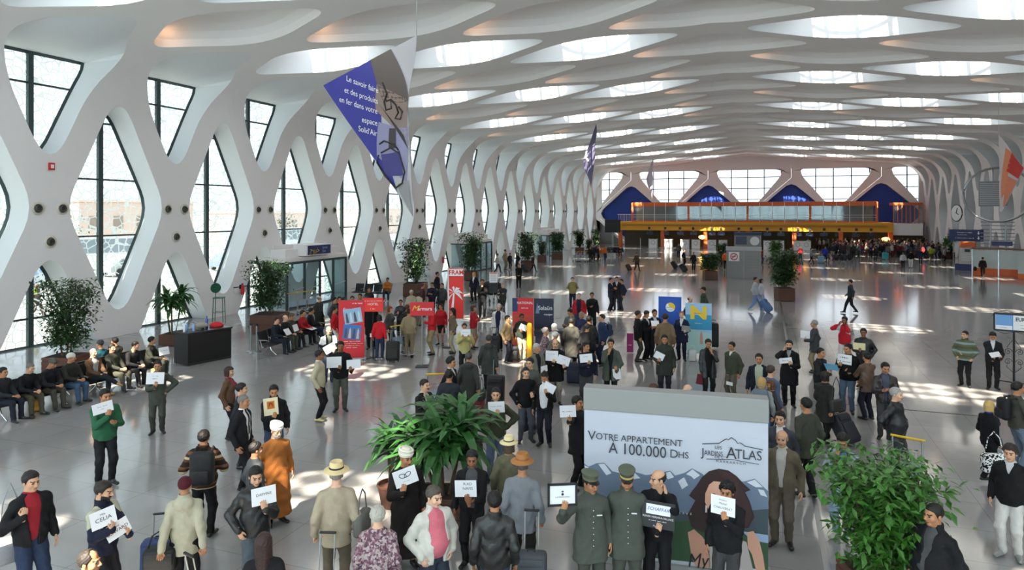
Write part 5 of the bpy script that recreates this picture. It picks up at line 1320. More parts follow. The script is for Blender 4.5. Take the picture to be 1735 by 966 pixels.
# ------------------------------------------------------------------ plants
def gnd(px, z): q = at_depth(px, YV, z); q.z = 0; return q
plant('tall ficus in a wooden planter behind the seated men', 112, 652, 472, 80, 'ficus', n=4200, seed=3, pw=.95, ph=.6, leaf=.15, base=(gnd(112, 22.2), 22.2))

plant('dracaena with upright leaves beyond the black counter', 292, 580, 492, 52, 'drac', n=130, seed=5, pw=.7, ph=.45, leaf=.75, stems=3, base=(gnd(292, 27), 27), name='potted_dracaena')
plant('bushy ficus in a wooden planter by the first glass doors', 452, 556, 440, 60, 'ficus', n=3800, seed=7, pw=1.25, ph=.8, leaf=.17, base=(gnd(457, 30), 30))
plant('leafy bamboo like tree in a planter right of the far bench', 697, 508, 403, 52, 'ficus', n=2800, seed=9, pw=1.3, ph=.8, leaf=.21, base=(gnd(704, 43), 43))
plant('slim tree in front of the second glass doors', 799, 480, 393, 42, 'ficus', n=2200, seed=11, pw=1.0, ph=.7, leaf=.24, base=(gnd(799, 53), 53))
plant('arching tree left of the third doors', 892, 456, 393, 30, 'ficus', n=2000, seed=13, pw=1.1, ph=.7, leaf=.26, base=(gnd(893, 64), 64))
plant('small green tree inside the third doors', 921, 441, 408, 15, 'ficus', n=1000, seed=15, pw=.9, ph=.7, leaf=.2, base=(gnd(918, 72), 72))
plant('dense tree right of the third doors', 942, 438, 393, 22, 'ficus', n=1700, seed=17, pw=1.2, ph=.8, leaf=.28, base=(gnd(944, 76), 76))
plant('far tree left of the two by the trolleys', 981, 432, 388, 18, 'ficus', n=1300, seed=19, pw=1.1, ph=.8, leaf=.3, base=(gnd(982, 86), 86))
plant('low far bush between the two trees by the trolleys', 998, 430, 404, 10, 'ficus', n=800, seed=21, pw=1.0, ph=.5, leaf=.22, base=(gnd(998, 86), 86))
plant('far tree right of the two by the black screen', 1010, 427, 386, 13, 'ficus', n=1100, seed=23, pw=1.0, ph=.8, leaf=.3, base=(gnd(1010, 88), 88))
plant('tall bamboo tree in a planter right of the grey panel', 1329, 509, 424, 45, 'ficus', n=4200, seed=25, pw=.92, ph=.75, leaf=.20, stems=6)
plant('squat leafy plant in a planter left of the grey panel', 1203, 474, 430, 32, 'ficus', n=2200, seed=27, pw=.95, ph=.7, leaf=.26)
plant('far plant just behind the grey panel, left', 1222, 445, 412, 18, 'ficus', n=1200, seed=29, pw=.9, ph=.6, leaf=.22)
plant('far plant behind the tall bamboo tree', 1313, 447, 407, 22, 'ficus', n=1400, seed=31, pw=.9, ph=.6, leaf=.22, mats=M_LEAF['bright'])
plant('big glossy green shrub in the right foreground', 1490, 1010, 772, 175, 'bright', n=3600, seed=33, pw=.8, ph=.55, leaf=.15, stems=7, base=(gnd(1492, 8.9), 8.9), name='potted_shrub')
plant('large dracaena with arching leaves in the foreground', 750, 935, 702, 130, 'drac', n=260, seed=35, pw=.75, ph=.5, leaf=.85, stems=5, base=(gnd(752, 11.6), 11.6), name='potted_dracaena')
plant('small dracaena at the left of the large one', 672, 905, 722, 60, 'drac', n=60, seed=37, pw=.5, ph=.4, leaf=.55, stems=3, planter='pot', base=(gnd(664, 12.2), 12.2), name='potted_dracaena')
plant('bright green plant at the far right by the check-in crowd', 1608, 440, 402, 20, 'drac', n=90, seed=39, pw=1.0, ph=.7, leaf=1.0, stems=2, base=(gnd(1606, 78), 78), mats=M_LEAF['bright'])
# ------------------------------------------------------------------ end of the hall: mezzanine, check-in
YF = 104.5
def xat(px, Y=YF):
    d = ray(px, YV); return d.x / d.y * Y
def zat(px, py, Y=YF):
    d = ray(px, py); return HC + d.z / d.y * Y
X0, X1 = xat(1046), xat(1514); XG0, XG1 = xat(1070), xat(1487)
mz = thing('mezzanine_gallery', 'glazed gallery with yellow fascia above the check-in desks', 'gallery', (0, YF, 0))
m = MB(); m.box(((X0 + X1) / 2, 2.2, 3.15), (X1 - X0, 4.4, 1.3), M_YELLOW, bev=.03); m.build('fascia', mz)
for k in range(5): m = MB(); m.box(((X0 + X1) / 2, -.04, 3.42 - .06 * k), (X1 - X0 - 1.5, .05, .025), mat('fascia_line', '#b8801c', .5)); m.build('fascia_rail', mz)
for px in (1050, 1122, 1195, 1267, 1346, 1425, 1510): m = MB(); x = xat(px); m.box((x, .5, 1.25), (.55, .55, 2.5), M_ORANGE, bev=.03); m.build('column', mz)
m = MB(); m.box(((XG0 + XG1) / 2, 2.6, 6.42), (XG1 - XG0, 3.6, .62), M_ORANGE, bev=.02); m.build('roof_band', mz)
m = MB(); m.box(((XG0 + XG1) / 2, .78, 3.9), (XG1 - XG0, .1, .2), M_ORANGE); m.build('sill', mz)
n = 20
for i in range(n + 1): m = MB(); x = XG0 + (XG1 - XG0) * i / n; m.box((x, .76, 5.2), (.07 if i % 5 else .3, .09, 2.9), M_WHITE if i % 5 else M_ORANGE); m.build('mullion', mz)
m = MB(); m.box(((XG0 + XG1) / 2, .84, 5.1), (XG1 - XG0, .02, 2.4), M_GLASS); m.build('glazing', mz)
m = MB(); m.tube([(XG0, .7, 4.85), (XG1, .7, 4.85)], .025, M_WHITE, 6); m.tube([(XG0, .7, 4.5), (XG1, .7, 4.5)], .02, M_WHITE, 6); m.build('handrail', mz)
for i in range(9): m = MB(); x = X0 + .2 + (XG0 - X0 - .3) * i / 8; m.tube([(x, .1, 3.8), (x, .1, 4.9)], .02, M_WHITE, 5); m.build('baluster', mz)
m = MB(); m.tube([(X0, .1, 4.9), (XG0, .1, 4.9)], .03, M_WHITE, 5); m.build('rail', mz)
b = MB(); b.box(((XG0 + XG1) / 2, 4.3, 5.0), (XG1 - XG0, .1, 2.4), mat('gallery_rear_grey', '#8f9296', .6)); b.build('rear_wall', mz)
mr = thing('side_gallery', 'lower orange framed glass gallery at the right end', 'gallery', (0, YF + .6, 0)); XR0, XR1 = X1 + .1, xat(1566)
m = MB(); m.box(((XR0 + XR1) / 2, 1.8, 2.9), (XR1 - XR0, 3.6, 1.6), M_WHITE, bev=.03); m.build('base', mr); m = MB(); m.box(((XR0 + XR1) / 2, 1.8, 6.35), (XR1 - XR0, 3.4, .35), M_ORANGE); m.build('roof_band', mr); m = MB(); m.box(((XR0 + XR1) / 2, .1, 5.0), (XR1 - XR0, .02, 2.4), M_GLASS); m.build('glazing', mr)
for i in range(8): m = MB(); x = XR0 + (XR1 - XR0) * i / 7; m.box((x, .06, 5.0), (.1, .1, 2.6), M_ORANGE); m.build('mullion', mr)
m = MB(); m.box(((X0 + XR) / 2, Y_END - 1.4, 1.3), (XR - X0 - .2, .2, 2.6), mat('checkin_wall', '#5a5648', .7)); struct(m.build('wall_check_in'))
gk = 'white check-in kiosk fronts'
k0 = None
for i, px in enumerate((1107, 1133, 1160, 1179, 1206, 1225, 1301, 1321, 1352, 1366)):
    p = Vector((xat(px, 102.2), 102.2, 0))
    if k0 is None:
        k0 = thing('check_in_kiosk', 'white check-in kiosk front with a grey ring emblem', 'kiosk', p, 0, gk)
        m = MB(); m.box((0, 0, .62), (1.15, .5, 1.24), M_WHITEP, bev=.03); m.build('front', k0); m = MB(); m.box((0, .1, 1.28), (1.25, .75, .06), M_GREY, bev=.01); m.build('counter', k0)
        m = MB(); m.tube([(.28 * math.cos(a), -.26, .78 + .28 * math.sin(a)) for a in np.linspace(0, 6.28, 20)[:-1]], .03, M_GREY, 5, closed=True); m.build('emblem', k0)
    else: dup(k0, p)
for i, px in enumerate((1101, 1128, 1153, 1175, 1206, 1222, 1252, 1273, 1300, 1323, 1352, 1372, 1396, 1421, 1450, 1475)):
    p = Vector((xat(px, 104.9), 104.9, 1.9)); l = 'dark check-in monitor hanging below the yellow fascia'
    if i == 0:
        mo = thing('check_in_monitor', l, 'screen', p, 0, 'check-in monitors'); m = MB(); m.box((0, 0, .2), (1.0, .12, .5), mat('screen_navy', '#20294a', .3), bev=.02); m.build('screen', mo); m = MB(); m.box((0, .05, .62), (.08, .08, .5), M_STEEL); m.build('bracket', mo); m = MB(); m.box((0, -.62, .95), (.35, .05, .35), M_DARK); m.build('number_plate', mo)
    else: dup(mo, p)
for i, px in enumerate((1190, 1501)):  # added glowing blobs stand in for sun spots on the yellow fascia
    t = thing('sun_spot_blob', 'glowing golden lantern at the %s of the yellow fascia' % ('middle' if i == 0 else 'right end'), 'lamp', Vector((xat(px, 105.0), 105.0, 1.25)))
    m = MB(); m.lathe([(.05, 0), (.42, .12), (.55, .32), (.42, .5), (.08, .58)], mat('sun_spot_glow', '#ffcf70', .5, emit='#ffc35a', estr=5), 18); m.build('glow_body', t, True); m = MB(); m.tube([(0, 0, .58), (0, 0, 1.25)], .02, M_BLACK, 6); m.build('stem', t)
p = Vector((xat(1038, 100), 100, 0)); t = thing('video_screen', 'large black screen on a stand left of the gallery', 'screen', p); m = MB(); m.box((0, 0, 3.2), (2.3, .2, 1.9), M_BLACK, bev=.03); m.build('display', t); m = MB(); m.box((0, .1, 1.1), (.3, .2, 2.3), M_STEEL); m.box((0, .1, .04), (1.4, .9, .08), M_DARK); m.build('stand', t)
p = fpt(1267, 437); t = thing('information_kiosk', 'grey information kiosk with blue top behind the grey panel', 'kiosk', p); m = MB(); m.box((0, 0, 1.3), (2.9, .8, 2.6), M_GREY, bev=.03); m.build('body', t); m = MB(); m.box((0, 0, 2.75), (3.0, .9, .3), M_NAVY); m.build('header', t); m = MB(); m.box((-.7, -.42, 2.0), (1.2, .05, .9), mat('screen_navy', '#20294a', .3)); m.build('screen', t); m = MB(); m.lathe([(.02, -.02), (.5, -.02), (.5, .02), (.02, .02)], M_WHITEP, 24, M=T(.75, -.42, 1.95, 0, R(90))); m.build('globe_emblem', t)
for i, (px, py) in enumerate(((1085, 421), (1099, 422), (1113, 423), (1122, 424), (1139, 425), (1168, 424))): 
    l = 'thin steel queue post before the check-in kiosks'
    if i == 0: q0 = thing('barrier_post', l, 'post', fpt(px, py), 0, 'far queue posts'); m = MB(); m.tube([(0, 0, .02), (0, 0, 1.5)], .05, M_STEEL, 8); m.build('pole', q0); m = MB(); m.lathe([(.25, 0), (.25, .03), (.05, .05)], M_STEEL, 16); m.build('base', q0)
    else: dup(q0, fpt(px, py))
# ------------------------------------------------------------------ right side
p = fpt(1637, 447); rzr = -.35
t = thing('direction_sign', 'navy direction sign with white arrows on two posts', 'sign', p, rzr); z_ = F * HC / 87.; zt = HC - (389 - YV) * z_ / F; zb = HC - (409 - YV) * z_ / F
m = MB(); m.box((0, 0, (zt + zb) / 2), (2.9, .12, zt - zb), M_NAVY, bev=.02); m.build('panel', t); label_lines(t, [('~Embarquement', .22, -.1, zt - .3), ('~Boarding', .2, -.3, zt - .52), ('~Enregistrement', .22, -.1, zt - .85)], M_WHITEP, -.07)
for x, q in ((1.05, zt - .35), (1.05, zt - .85)): poly_part(t, 'arrow', [(x - .12, q), (x, q - .18), (x + .12, q), (x + .05, q), (x + .05, q + .18), (x - .05, q + .18), (x - .05, q)], M_WHITEP, -.065)
for sx in (-1, 1): m = MB(); m.tube([(sx * 1.1, .05, 0), (sx * 1.1, .05, zt)], .05, M_STEEL, 8); m.build('post', t)
p = fpt(1640, 458); t = thing('ticket_kiosk', 'white self service kiosk on a dark blue base', 'kiosk', p, rzr); m = MB(); m.box((0, 0, 1.25), (1.3, .7, 1.5), mat('kiosk_white', '#b9bab6', .5), bev=.05); m.build('cabinet', t); m = MB(); m.box((0, 0, .28), (1.9, .9, .56), M_NAVY, bev=.03); m.build('base', t); m = MB(); m.box((0, -.36, 1.78), (.4, .03, .25), M_DARK); m.build('screen', t)
for k in range(4): m = MB(); m.box((0, -.36, 1.45 - .17 * k), (.9, .05, .05), M_WHITEP); m.build('slot', t)
m = MB(); m.box((0, .1, 2.3), (1.2, .5, .5), M_ORANGE, bev=.03); m.build('header', t)
p = fpt(1692, 468); t = thing('glass_counter', 'frosted glass counter with orange base panels', 'counter', p, rzr)
m = MB(); m.box((0, .6, .55), (3.6, 1.2, 1.1), M_ORANGE, bev=.02); m.build('base', t); m = MB(); m.box((0, 0, 1.35), (3.6, .04, 1.5), mat('frosted_glass', '#a9b4b2', .3)); m.build('screen_panel', t)
for x in (-1.8, 0, 1.8): m = MB(); m.box((x, -.02, 1.1), (.09, .09, 2.2), M_STEEL); m.build('post', t)
m = MB(); m.box((0, .3, 2.2), (3.8, .9, .1), mat('walnut_shelf', '#6a4a38', .5)); m.build('shelf', t); m = MB(); m.box((.2, .3, 2.65), (1.4, .1, .35), M_NAVY); m.build('name_board', t)
p = fpt(1733, 474); t = thing('glass_counter', 'second glass counter cut by the right edge', 'counter', p, rzr); m = MB(); m.box((.6, .6, .5), (1.8, 1.2, 1.0), M_ORANGE, bev=.02); m.build('base', t); m = MB(); m.box((.6, 0, 1.1), (1.8, .04, 1.3), mat('frosted_glass', '#a9b4b2', .3)); m.build('screen_panel', t)
z_ = 60.; c = at_depth(1690, 330, z_); t = thing('flight_display', 'departures board inside a large steel ring', 'display', c, -.45)
ra = 2.55; m = MB(); m.tube([(ra * math.cos(a), 0, ra * .92 * math.sin(a)) for a in np.linspace(0, 6.28, 40)[:-1]], .10, M_STEEL, 8, closed=True); m.build('ring', t, True)
m = MB(); m.box((-.35, .05, .1), (2.1, .12, 2.2), mat('display_grey', '#84868a', .4), bev=.02); m.build('board', t)
for k in range(12): m = MB(); m.box((-.35, -.02, 1.0 - .165 * k), (1.9, .03, .06), mat('display_row', '#b9bcc0', .5)); m.build('flight_row', t)
m = MB(); m.box((-.35, .1, 1.75), (1.6, .1, .5), M_DARK) if False else m.tube([(-.35, .1, 1.2), (-.35, .1, 2.3)], .05, M_STEEL, 6); m.tube([(-.35, .1, -1.0), (-.35, .1, -2.3)], .05, M_STEEL, 6); m.build('hanger', t)
for sx in (-.55, .55): m = MB(); m.tube([(sx, .3, -2.2), (sx, .3, -c.z)], .06, M_STEEL, 8); m.build('leg', t)
for k in range(9): m = MB(); m.tube([(-1.3, .3, -2.4 - k * .32), (1.2, .3, -2.4 - k * .32)], .035, M_STEEL, 5); m.build('crossbar', t)
ck = thing('wall_clock', 'round white clock on a right wall rib', 'clock', at_depth(1621, 361, 76), -1.2); m = MB(); m.lathe([(.02, -.06), (.85, -.06), (.9, .0), (.85, .06), (.02, .06)], M_WHITEP, 30, M=T(0, 0, 0, 0, R(90))); m.build('dial', ck, True); m = MB(); m.tube([(.9 * math.cos(a), 0, .9 * math.sin(a)) for a in np.linspace(0, 6.28, 30)[:-1]], .06, M_DARK, 6, closed=True); m.build('rim', ck, True)
for a, L in ((1.2, .6), (-.4, .42)): m = MB(); m.tube([(0, -.08, 0), (L * math.cos(a), -.08, L * math.sin(a))], .04, M_BLACK, 6); m.build('hand', ck)
# ------------------------------------------------------------------ hanging sail banners
def sail(label, name, corners, bulge, mt, n=16, back=None):
    """corners: left, top, right, bottom (world); a doubly curved cloth"""
    Lc, Tc, Rc_, Bc = corners; nrm = (Rc_ - Lc).cross(Tc - Bc).normalized()
    def S(u, v):
        a = Tc.lerp(Rc_, u); b_ = Lc.lerp(Bc, u); q = a.lerp(b_, v); return q + nrm * bulge * (math.sin(math.pi * u) * math.sin(math.pi * v) + .35 * math.sin(2 * math.pi * u) * (v - .5))
    root = MB(); vs = []; th = .012
    for i in range(n + 1):
        for j in range(n + 1): vs.append(S(i / n, j / n))
    fs = [(i * (n + 1) + j, i * (n + 1) + j + 1, (i + 1) * (n + 1) + j + 1, (i + 1) * (n + 1) + j) for i in range(n) for j in range(n)]
    k = len(vs); root.add(vs + [v - nrm * th for v in vs], fs + [tuple(reversed([q + k for q in f])) for f in fs], mt)
    t = root.build(name, None, True, 60); tag(t, label, 'banner')
    m = MB(); m.tube([Tc, Vector((Tc.x, Tc.y, Tc.z + 4))], .012, M_STEEL, 5); m.build('cable', t)
    return t, S, nrm
Lc, Tc, Rc_, Bc = at_depth(548, 145, 24.0), at_depth(706, 60, 23.0), at_depth(691, 185, 22.2), at_depth(700, 368, 22.0)
t, S, nrm = sail('large hanging banner with a blue half and scrollwork photo', 'sail_banner', (Lc, Tc, Rc_, Bc), .25, mat('banner_white', '#b4b1b4', .6))
cc = (Lc + Tc + Rc_ + Bc) / 4; sgn = 1 if nrm.dot(Vector((0, 0, HC)) - cc) > 0 else -1
def uv_of(px, py):
    """invert the sail for a pixel of the photograph (ray against the flat quad)"""
    best = None
    for i in range(61):
        for j in range(61):
            q = S(i / 60, j / 60); d = q - Vector((0, 0, HC)); zc = -d.x * SA + d.y * CA; xc = d.x * CA + d.y * SA
            e = (867.5 + F * xc / zc - px) ** 2 + (YV - F * d.z / zc - py) ** 2
            if best is None or e < best[0]: best = (e, i / 60, j / 60)
    return best[1], best[2]
def patch(name, corners_px, mt, lay, n=10):
    uv = [uv_of(*c) for c in corners_px]; vs = []
    for i in range(n + 1):
        for j in range(n + 1):
            a, b_ = i / n, j / n; u = (uv[0][0] * (1 - a) + uv[1][0] * a) * (1 - b_) + (uv[3][0] * (1 - a) + uv[2][0] * a) * b_; v = (uv[0][1] * (1 - a) + uv[1][1] * a) * (1 - b_) + (uv[3][1] * (1 - a) + uv[2][1] * a) * b_
            vs.append(S(u, v) + nrm * sgn * (.015 + .006 * lay))
    m = MB(); m.add(vs, [(i * (n + 1) + j, i * (n + 1) + j + 1, (i + 1) * (n + 1) + j + 1, (i + 1) * (n + 1) + j) for i in range(n) for j in range(n)], mt); return m.build(name, t, True)
def zb_(x, y): return (540 + x / 3.0167, 60 + y / 3.0167)
patch('blue_print', [zb_(24, 262), zb_(262, 118), zb_(330, 330), zb_(408, 800)], mat('banner_blue', '#32348c', .55), 0)
patch('photo_print', [zb_(262, 118), zb_(368, 66), zb_(462, 330), zb_(330, 330)], mat('banner_bronze', '#5a4e48', .5), 1)
patch('photo_print', [zb_(300, 250), zb_(462, 330), zb_(462, 560), zb_(290, 380)], mat('banner_tan', '#8a766c', .5), 1)
patch('photo_print', [zb_(310, 440), zb_(460, 470), zb_(450, 760), zb_(300, 620)], mat('banner_lilac', '#8b87a8', .5), 1)
patch('photo_print', [zb_(408, 760), zb_(462, 740), zb_(488, 930), zb_(410, 800)], mat('banner_grey', '#8d8a8c', .5), 1)
patch('bottle_print', [zb_(318, 605), zb_(415, 590), zb_(436, 720), zb_(330, 730)], mat('banner_perfume', '#3a3478', .35), 2)
patch('bottle_print', [zb_(362, 478), zb_(400, 478), zb_(400, 580), zb_(358, 580)], mat('banner_cap', '#3a3238', .4), 3)
patch('beam_print', [zb_(290, 330), zb_(330, 380), zb_(462, 590), zb_(440, 520)], mat('banner_iron', '#2a2426', .5), 3)
def on_sail(pts_px, lay): return [S(*uv_of(*zb_(*q))) + nrm * sgn * (.02 + .006 * lay) for q in pts_px]
for pts in ([(330, 240), (350, 300), (335, 340), (345, 380), (375, 375), (370, 330), (350, 340)], [(375, 330), (400, 360), (410, 400), (395, 430), (420, 430), (430, 390), (410, 370)], [(310, 610), (300, 650), (335, 720), (400, 780), (430, 760), (440, 700), (415, 610), (370, 580), (320, 600)], [(310, 560), (340, 540), (390, 560), (410, 590)]):
    m = MB(); m.tube(on_sail(pts, 4), .03, mat('banner_iron', '#2a2426', .5), 5); m.build('scroll_print', t)
def sail_text(s_, p0, p1, hpx):
    v, f = text_mesh(s_, 1.0); x0 = min(q[0] for q in v); x1 = max(q[0] for q in v); a = Vector(p0); b_ = Vector(p1); d = b_ - a
    k = d.length / (x1 - x0); out = []
    for q in v:
        s2 = (q[0] - x0) / (x1 - x0); px = a.x + d.x * s2 + d.y / d.length * 0; py = a.y + d.y * s2 - q[2] * hpx; out.append((px, py))
    m = MB(); us = [uv_fast(*o) for o in out]; m.add([S(*u) + nrm * sgn * .045 for u in us], f, M_WHITEP); m.build('lettering', t)
_gu = np.linspace(0, 1, 61); _G = np.array([[tuple(S(a, b_)) for b_ in _gu] for a in _gu]); _d = _G - np.array((0, 0, HC)); _zc = -_d[..., 0] * SA + _d[..., 1] * CA; _px = 867.5 + F * (_d[..., 0] * CA + _d[..., 1] * SA) / _zc; _py = YV - F * _d[..., 2] / _zc
def uv_fast(px, py):
    e = (_px - px) ** 2 + (_py - py) ** 2; i, j = np.unravel_index(np.argmin(e), e.shape); i = min(max(i, 1), 59); j = min(max(j, 1), 59)
    J = np.array([[(_px[i + 1, j] - _px[i - 1, j]) / 2, (_px[i, j + 1] - _px[i, j - 1]) / 2], [(_py[i + 1, j] - _py[i - 1, j]) / 2, (_py[i, j + 1] - _py[i, j - 1]) / 2]])
    di = np.linalg.solve(J, np.array((px - _px[i, j], py - _py[i, j]))); return min(max((i + di[0]) / 60, 0), 1), min(max((j + di[1]) / 60, 0), 1)
for s_, a, b_ in (('Le savoir faire', (147, 222), (308, 285)), ('et des produits', (136, 280), (306, 340)), ('en fer dans votre', (110, 328), (304, 392)), ('espace', (225, 432), (304, 452)), ('Solid\u2019Air', (208, 478), (302, 505))): sail_text(s_, zb_(*a), zb_(*b_), 13.5)
t, S, nrm = sail('slim lilac banner turned edge-on over the far left', 'sail_banner', (at_depth(988, 275, 60), at_depth(1010, 210, 61), at_depth(1009, 260, 58), at_depth(1001, 318, 59)), .4, mat('banner_violet', '#5a5878', .6)); sgn = 1 if nrm.dot(Vector((0, 0, HC)) - S(.5, .5)) > 0 else -1
for k in range(5): m = MB(); a = S(.25 + .08 * k, .75 - .05 * k) + nrm * sgn * .05; b_ = S(.32 + .1 * k, .5) + nrm * sgn * .05; m.tube([a, b_], .07, M_WHITEP, 5); m.build('print_stripe', t)
sail('pale far banner hanging before the end windows', 'sail_banner', (at_depth(1095, 303, 84), at_depth(1106, 268, 85), at_depth(1106, 300, 83), at_depth(1105, 340, 84)), .4, mat('banner_pale', '#b9a9b8', .6))
t, S, nrm = sail('white and red banner hanging before the right wall', 'sail_banner', (at_depth(1695, 360, 42), at_depth(1692, 228, 43), at_depth(1735, 285, 41), at_depth(1698, 358, 41.5)), .3, mat('banner_cream', '#c4bcbc', .6)); sgn = 1 if nrm.dot(Vector((0, 0, HC)) - S(.5, .5)) > 0 else -1
def spatch(name, uvs, mt, n=8, lay=1):
    vs = []
    for i in range(n + 1):
        for j in range(n + 1):
            a, b_ = i / n, j / n; u = (uvs[0][0] * (1 - a) + uvs[1][0] * a) * (1 - b_) + (uvs[3][0] * (1 - a) + uvs[2][0] * a) * b_; v = (uvs[0][1] * (1 - a) + uvs[1][1] * a) * (1 - b_) + (uvs[3][1] * (1 - a) + uvs[2][1] * a) * b_
            vs.append(S(u, v) + nrm * sgn * .02 * lay)
    m = MB(); m.add(vs, [(i * (n + 1) + j, i * (n + 1) + j + 1, (i + 1) * (n + 1) + j + 1, (i + 1) * (n + 1) + j) for i in range(n) for j in range(n)], mt); m.build(name, t, True)
spatch('red_print', [(.55, 0), (1, 0), (1, .25), (.62, .3)], mat('banner_red', '#b8322a', .5)); spatch('peach_print', [(.3, .05), (.55, 0), (.85, .6), (.6, .8)], mat('banner_peach', '#d0805c', .5)); spatch('peach_print', [(.7, .35), (1, .3), (1, .9), (.8, .9)], mat('banner_salmon', '#c87858', .5))
# ------------------------------------------------------------------ outside the left windows
def car(label, p, rz, color, L=4.2, hgt=1.45, bus=False):
    t = thing('bus' if bus else 'parked_car', label, 'bus' if bus else 'car', p, rz); W2 = .85 if not bus else 1.2; m_ = mat('car_' + color[1:], color, .25)
    prof = [(-L / 2, .35), (-L / 2, .8), (-L * .42, .9), (-L * .26, hgt), (L * .16, hgt), (L * .30, .95), (L / 2, .8), (L / 2, .35)] if not bus else [(-L / 2, .4), (-L / 2, hgt), (L / 2 - .3, hgt), (L / 2, hgt - .6), (L / 2, .4)]
    m = MB(); m.prism(prof, -W2, W2, m_); m.build('bodywork', t)
    gp_ = [(-L * .36, .92), (-L * .25, hgt - .1), (L * .14, hgt - .1), (L * .26, .95)] if not bus else [(-L / 2 + .3, hgt * .5), (-L / 2 + .3, hgt - .3), (L / 2 - .5, hgt - .3), (L / 2 - .3, hgt * .5)]
    m = MB(); m.prism(gp_, -W2 - .01, W2 + .01, mat('car_glass', '#7f8c98', .15)); m.build('glasshouse', t)
    for sx in (-1, 1):
        for sy in (-1, 1): m = MB(); m.lathe([(.05, -.1), (.32, -.1), (.32, .1), (.05, .1)], M_BLACK, 16, M=T(sx * L * .31, sy * W2, .32, 0, R(90))); m.build('wheel', t, True)
k = 0
for y in range(14, 96, 7):
    car('car parked in the forecourt seen through window bay %s' % ['one', 'two', 'three', 'four', 'five', 'six', 'seven', 'eight', 'nine', 'ten', 'eleven', 'twelve'][k], Vector((-46 - 2 * (k % 3), y * 1.1 + 12, 0)), 1.57 + .1 * (k % 2), ['#c8ccd4', '#4a6a9a', '#b8bcc0', '#8a9ab8', '#d4d4d0', '#5a6478'][k % 6]); k += 1
car('white coach parked beyond the forecourt, left one', Vector((-58, 44, 0)), 1.2, '#d8dade', 11, 3.1, True); car('white coach parked beyond the forecourt, right one', Vector((-62, 74, 0)), 1.3, '#c8d0dc', 11, 3.1, True)
for i, (x, y, hh) in enumerate(((-80, 40, 5.5), (-84, 70, 6.5), (-88, 104, 5.0), (-92, 150, 6))):
    b = thing('pink_house', ['pink flat roofed building beyond the car park, nearest', 'pink building beyond the car park, second', 'pink building beyond the car park, third', 'pink building beyond the car park, farthest'][i], 'building', (x, y, 0)); m = MB(); m.box((0, 0, hh / 2), (10, 18, hh), mat('ochre_render', '#dcc4b8', .9), bev=.05); m.build('walls', b); m = MB(); m.box((0, 0, hh + .15), (10.4, 18.4, .3), mat('parapet', '#e4d0c6', .9)); m.build('parapet', b)
    for j in range(5): m = MB(); m.box((5.02, -7 + 3.5 * j, hh * .6), (.1, 1.4, 1.6), mat('house_glass', '#9c8c82', .4)); m.build('window', b)
for i, (x, y) in enumerate(((-66, 36), (-70, 52), (-68, 63), (-72, 84), (-76, 96), (-74, 120))):
    plant('%s tree in the planted strip beyond the car park' % ['first', 'second', 'third', 'fourth', 'fifth', 'sixth'][i], 0, 0, 0, 0, 'ficus', planter='none', n=420, seed=50 + i, leaf=.5, stems=5, ph=1.0, base=(Vector((x, y, 0)), 60), name='tree', mats=M_LEAF['far'])
# ------------------------------------------------------------------ people: who stands where
P = person; HO = holder
pattern('knit_nordic', 'bands', ['#2a1f1a', '#5a3a2a', '#b9a583', '#3a2820', '#6a4632', '#2a1f1a']); pattern('tweed_purple', 'tweed', ['#5a4550', '#8a7078', '#a89a98', '#6d4a58', '#4a3a48'])
pattern('check_brown', 'check', ['#6e5a44', '#8a765a', '#5a4838']); pattern('plaid_khaki', 'check', ['#8a7c50', '#4a4430', '#b0a070']); pattern('stripe_olive', 'bands', ['#5c5f48', '#7c8f92', '#5c5f48', '#50543e'])
pattern('dots_bw', 'tweed', ['#121212', '#d8d8d8', '#121212', '#e8e8e8', '#222222'])
BK, DK = '#17171a', '#26262a'
def art(root, th):
    b = MB(); b.box((0, -th / 2 - .001, .03), (.14, .002, .15), mat('orange_print', '#c4701e', .6)); b.build('picture', root)
    b = MB(); b.prism([(-.05, -.02), (.0, .05), (.05, -.02), (.03, .08), (-.03, .08)], -th / 2 - .002, -th / 2 - .0035, mat('dark_orange_print', '#8a3c12', .6)); b.build('picture_motif', root)
def rings(root, th):
    for s_ in (-1, 1):
        t = MB(); t.tube([(s_ * .035 + .05 * math.cos(a) * (1 if s_ > 0 else 1), -th / 2 - .001, .025 + .030 * math.sin(a) + .012 * s_ * math.cos(a)) for a in np.linspace(0, 6.28, 22)[:-1]], .0045, M_INK, 5, closed=True); t.build('ring_logo', root)
def board_paper(root, th):
    b = MB(); b.box((0, -th / 2 - .001, .07), (.31, .002, .13), M_PAPER); b.build('paper', root)
    label_lines(root, [('SCHAFFAR', .062, 0, .075, .95, .25, 0, mat('blue_ink', '#2a3f8a', .6))], M_INK, -th / 2 - .003)
    label_lines(root, [('RENDI MENARA PALACE', .036, 0, -.032, 1), ('~Premium Signature', .026, 0, -.075, 1, .3), ('Bienvenue', .028, 0, -.145, 1)], M_WHITEP, -th / 2 - .002)
def crest(root, th):
    b = MB(); b.prism([(-.014, .03), (.014, .03), (.012, .05), (.006, .042), (0, .055), (-.006, .042), (-.012, .05)], -th / 2 - .001, -th / 2 - .003, M_INK); b.build('crest', root)
    b = MB(); b.prism(disc(0, .005, .016, 14), -th / 2 - .001, -th / 2 - .003, M_INK); b.build('crest', root)
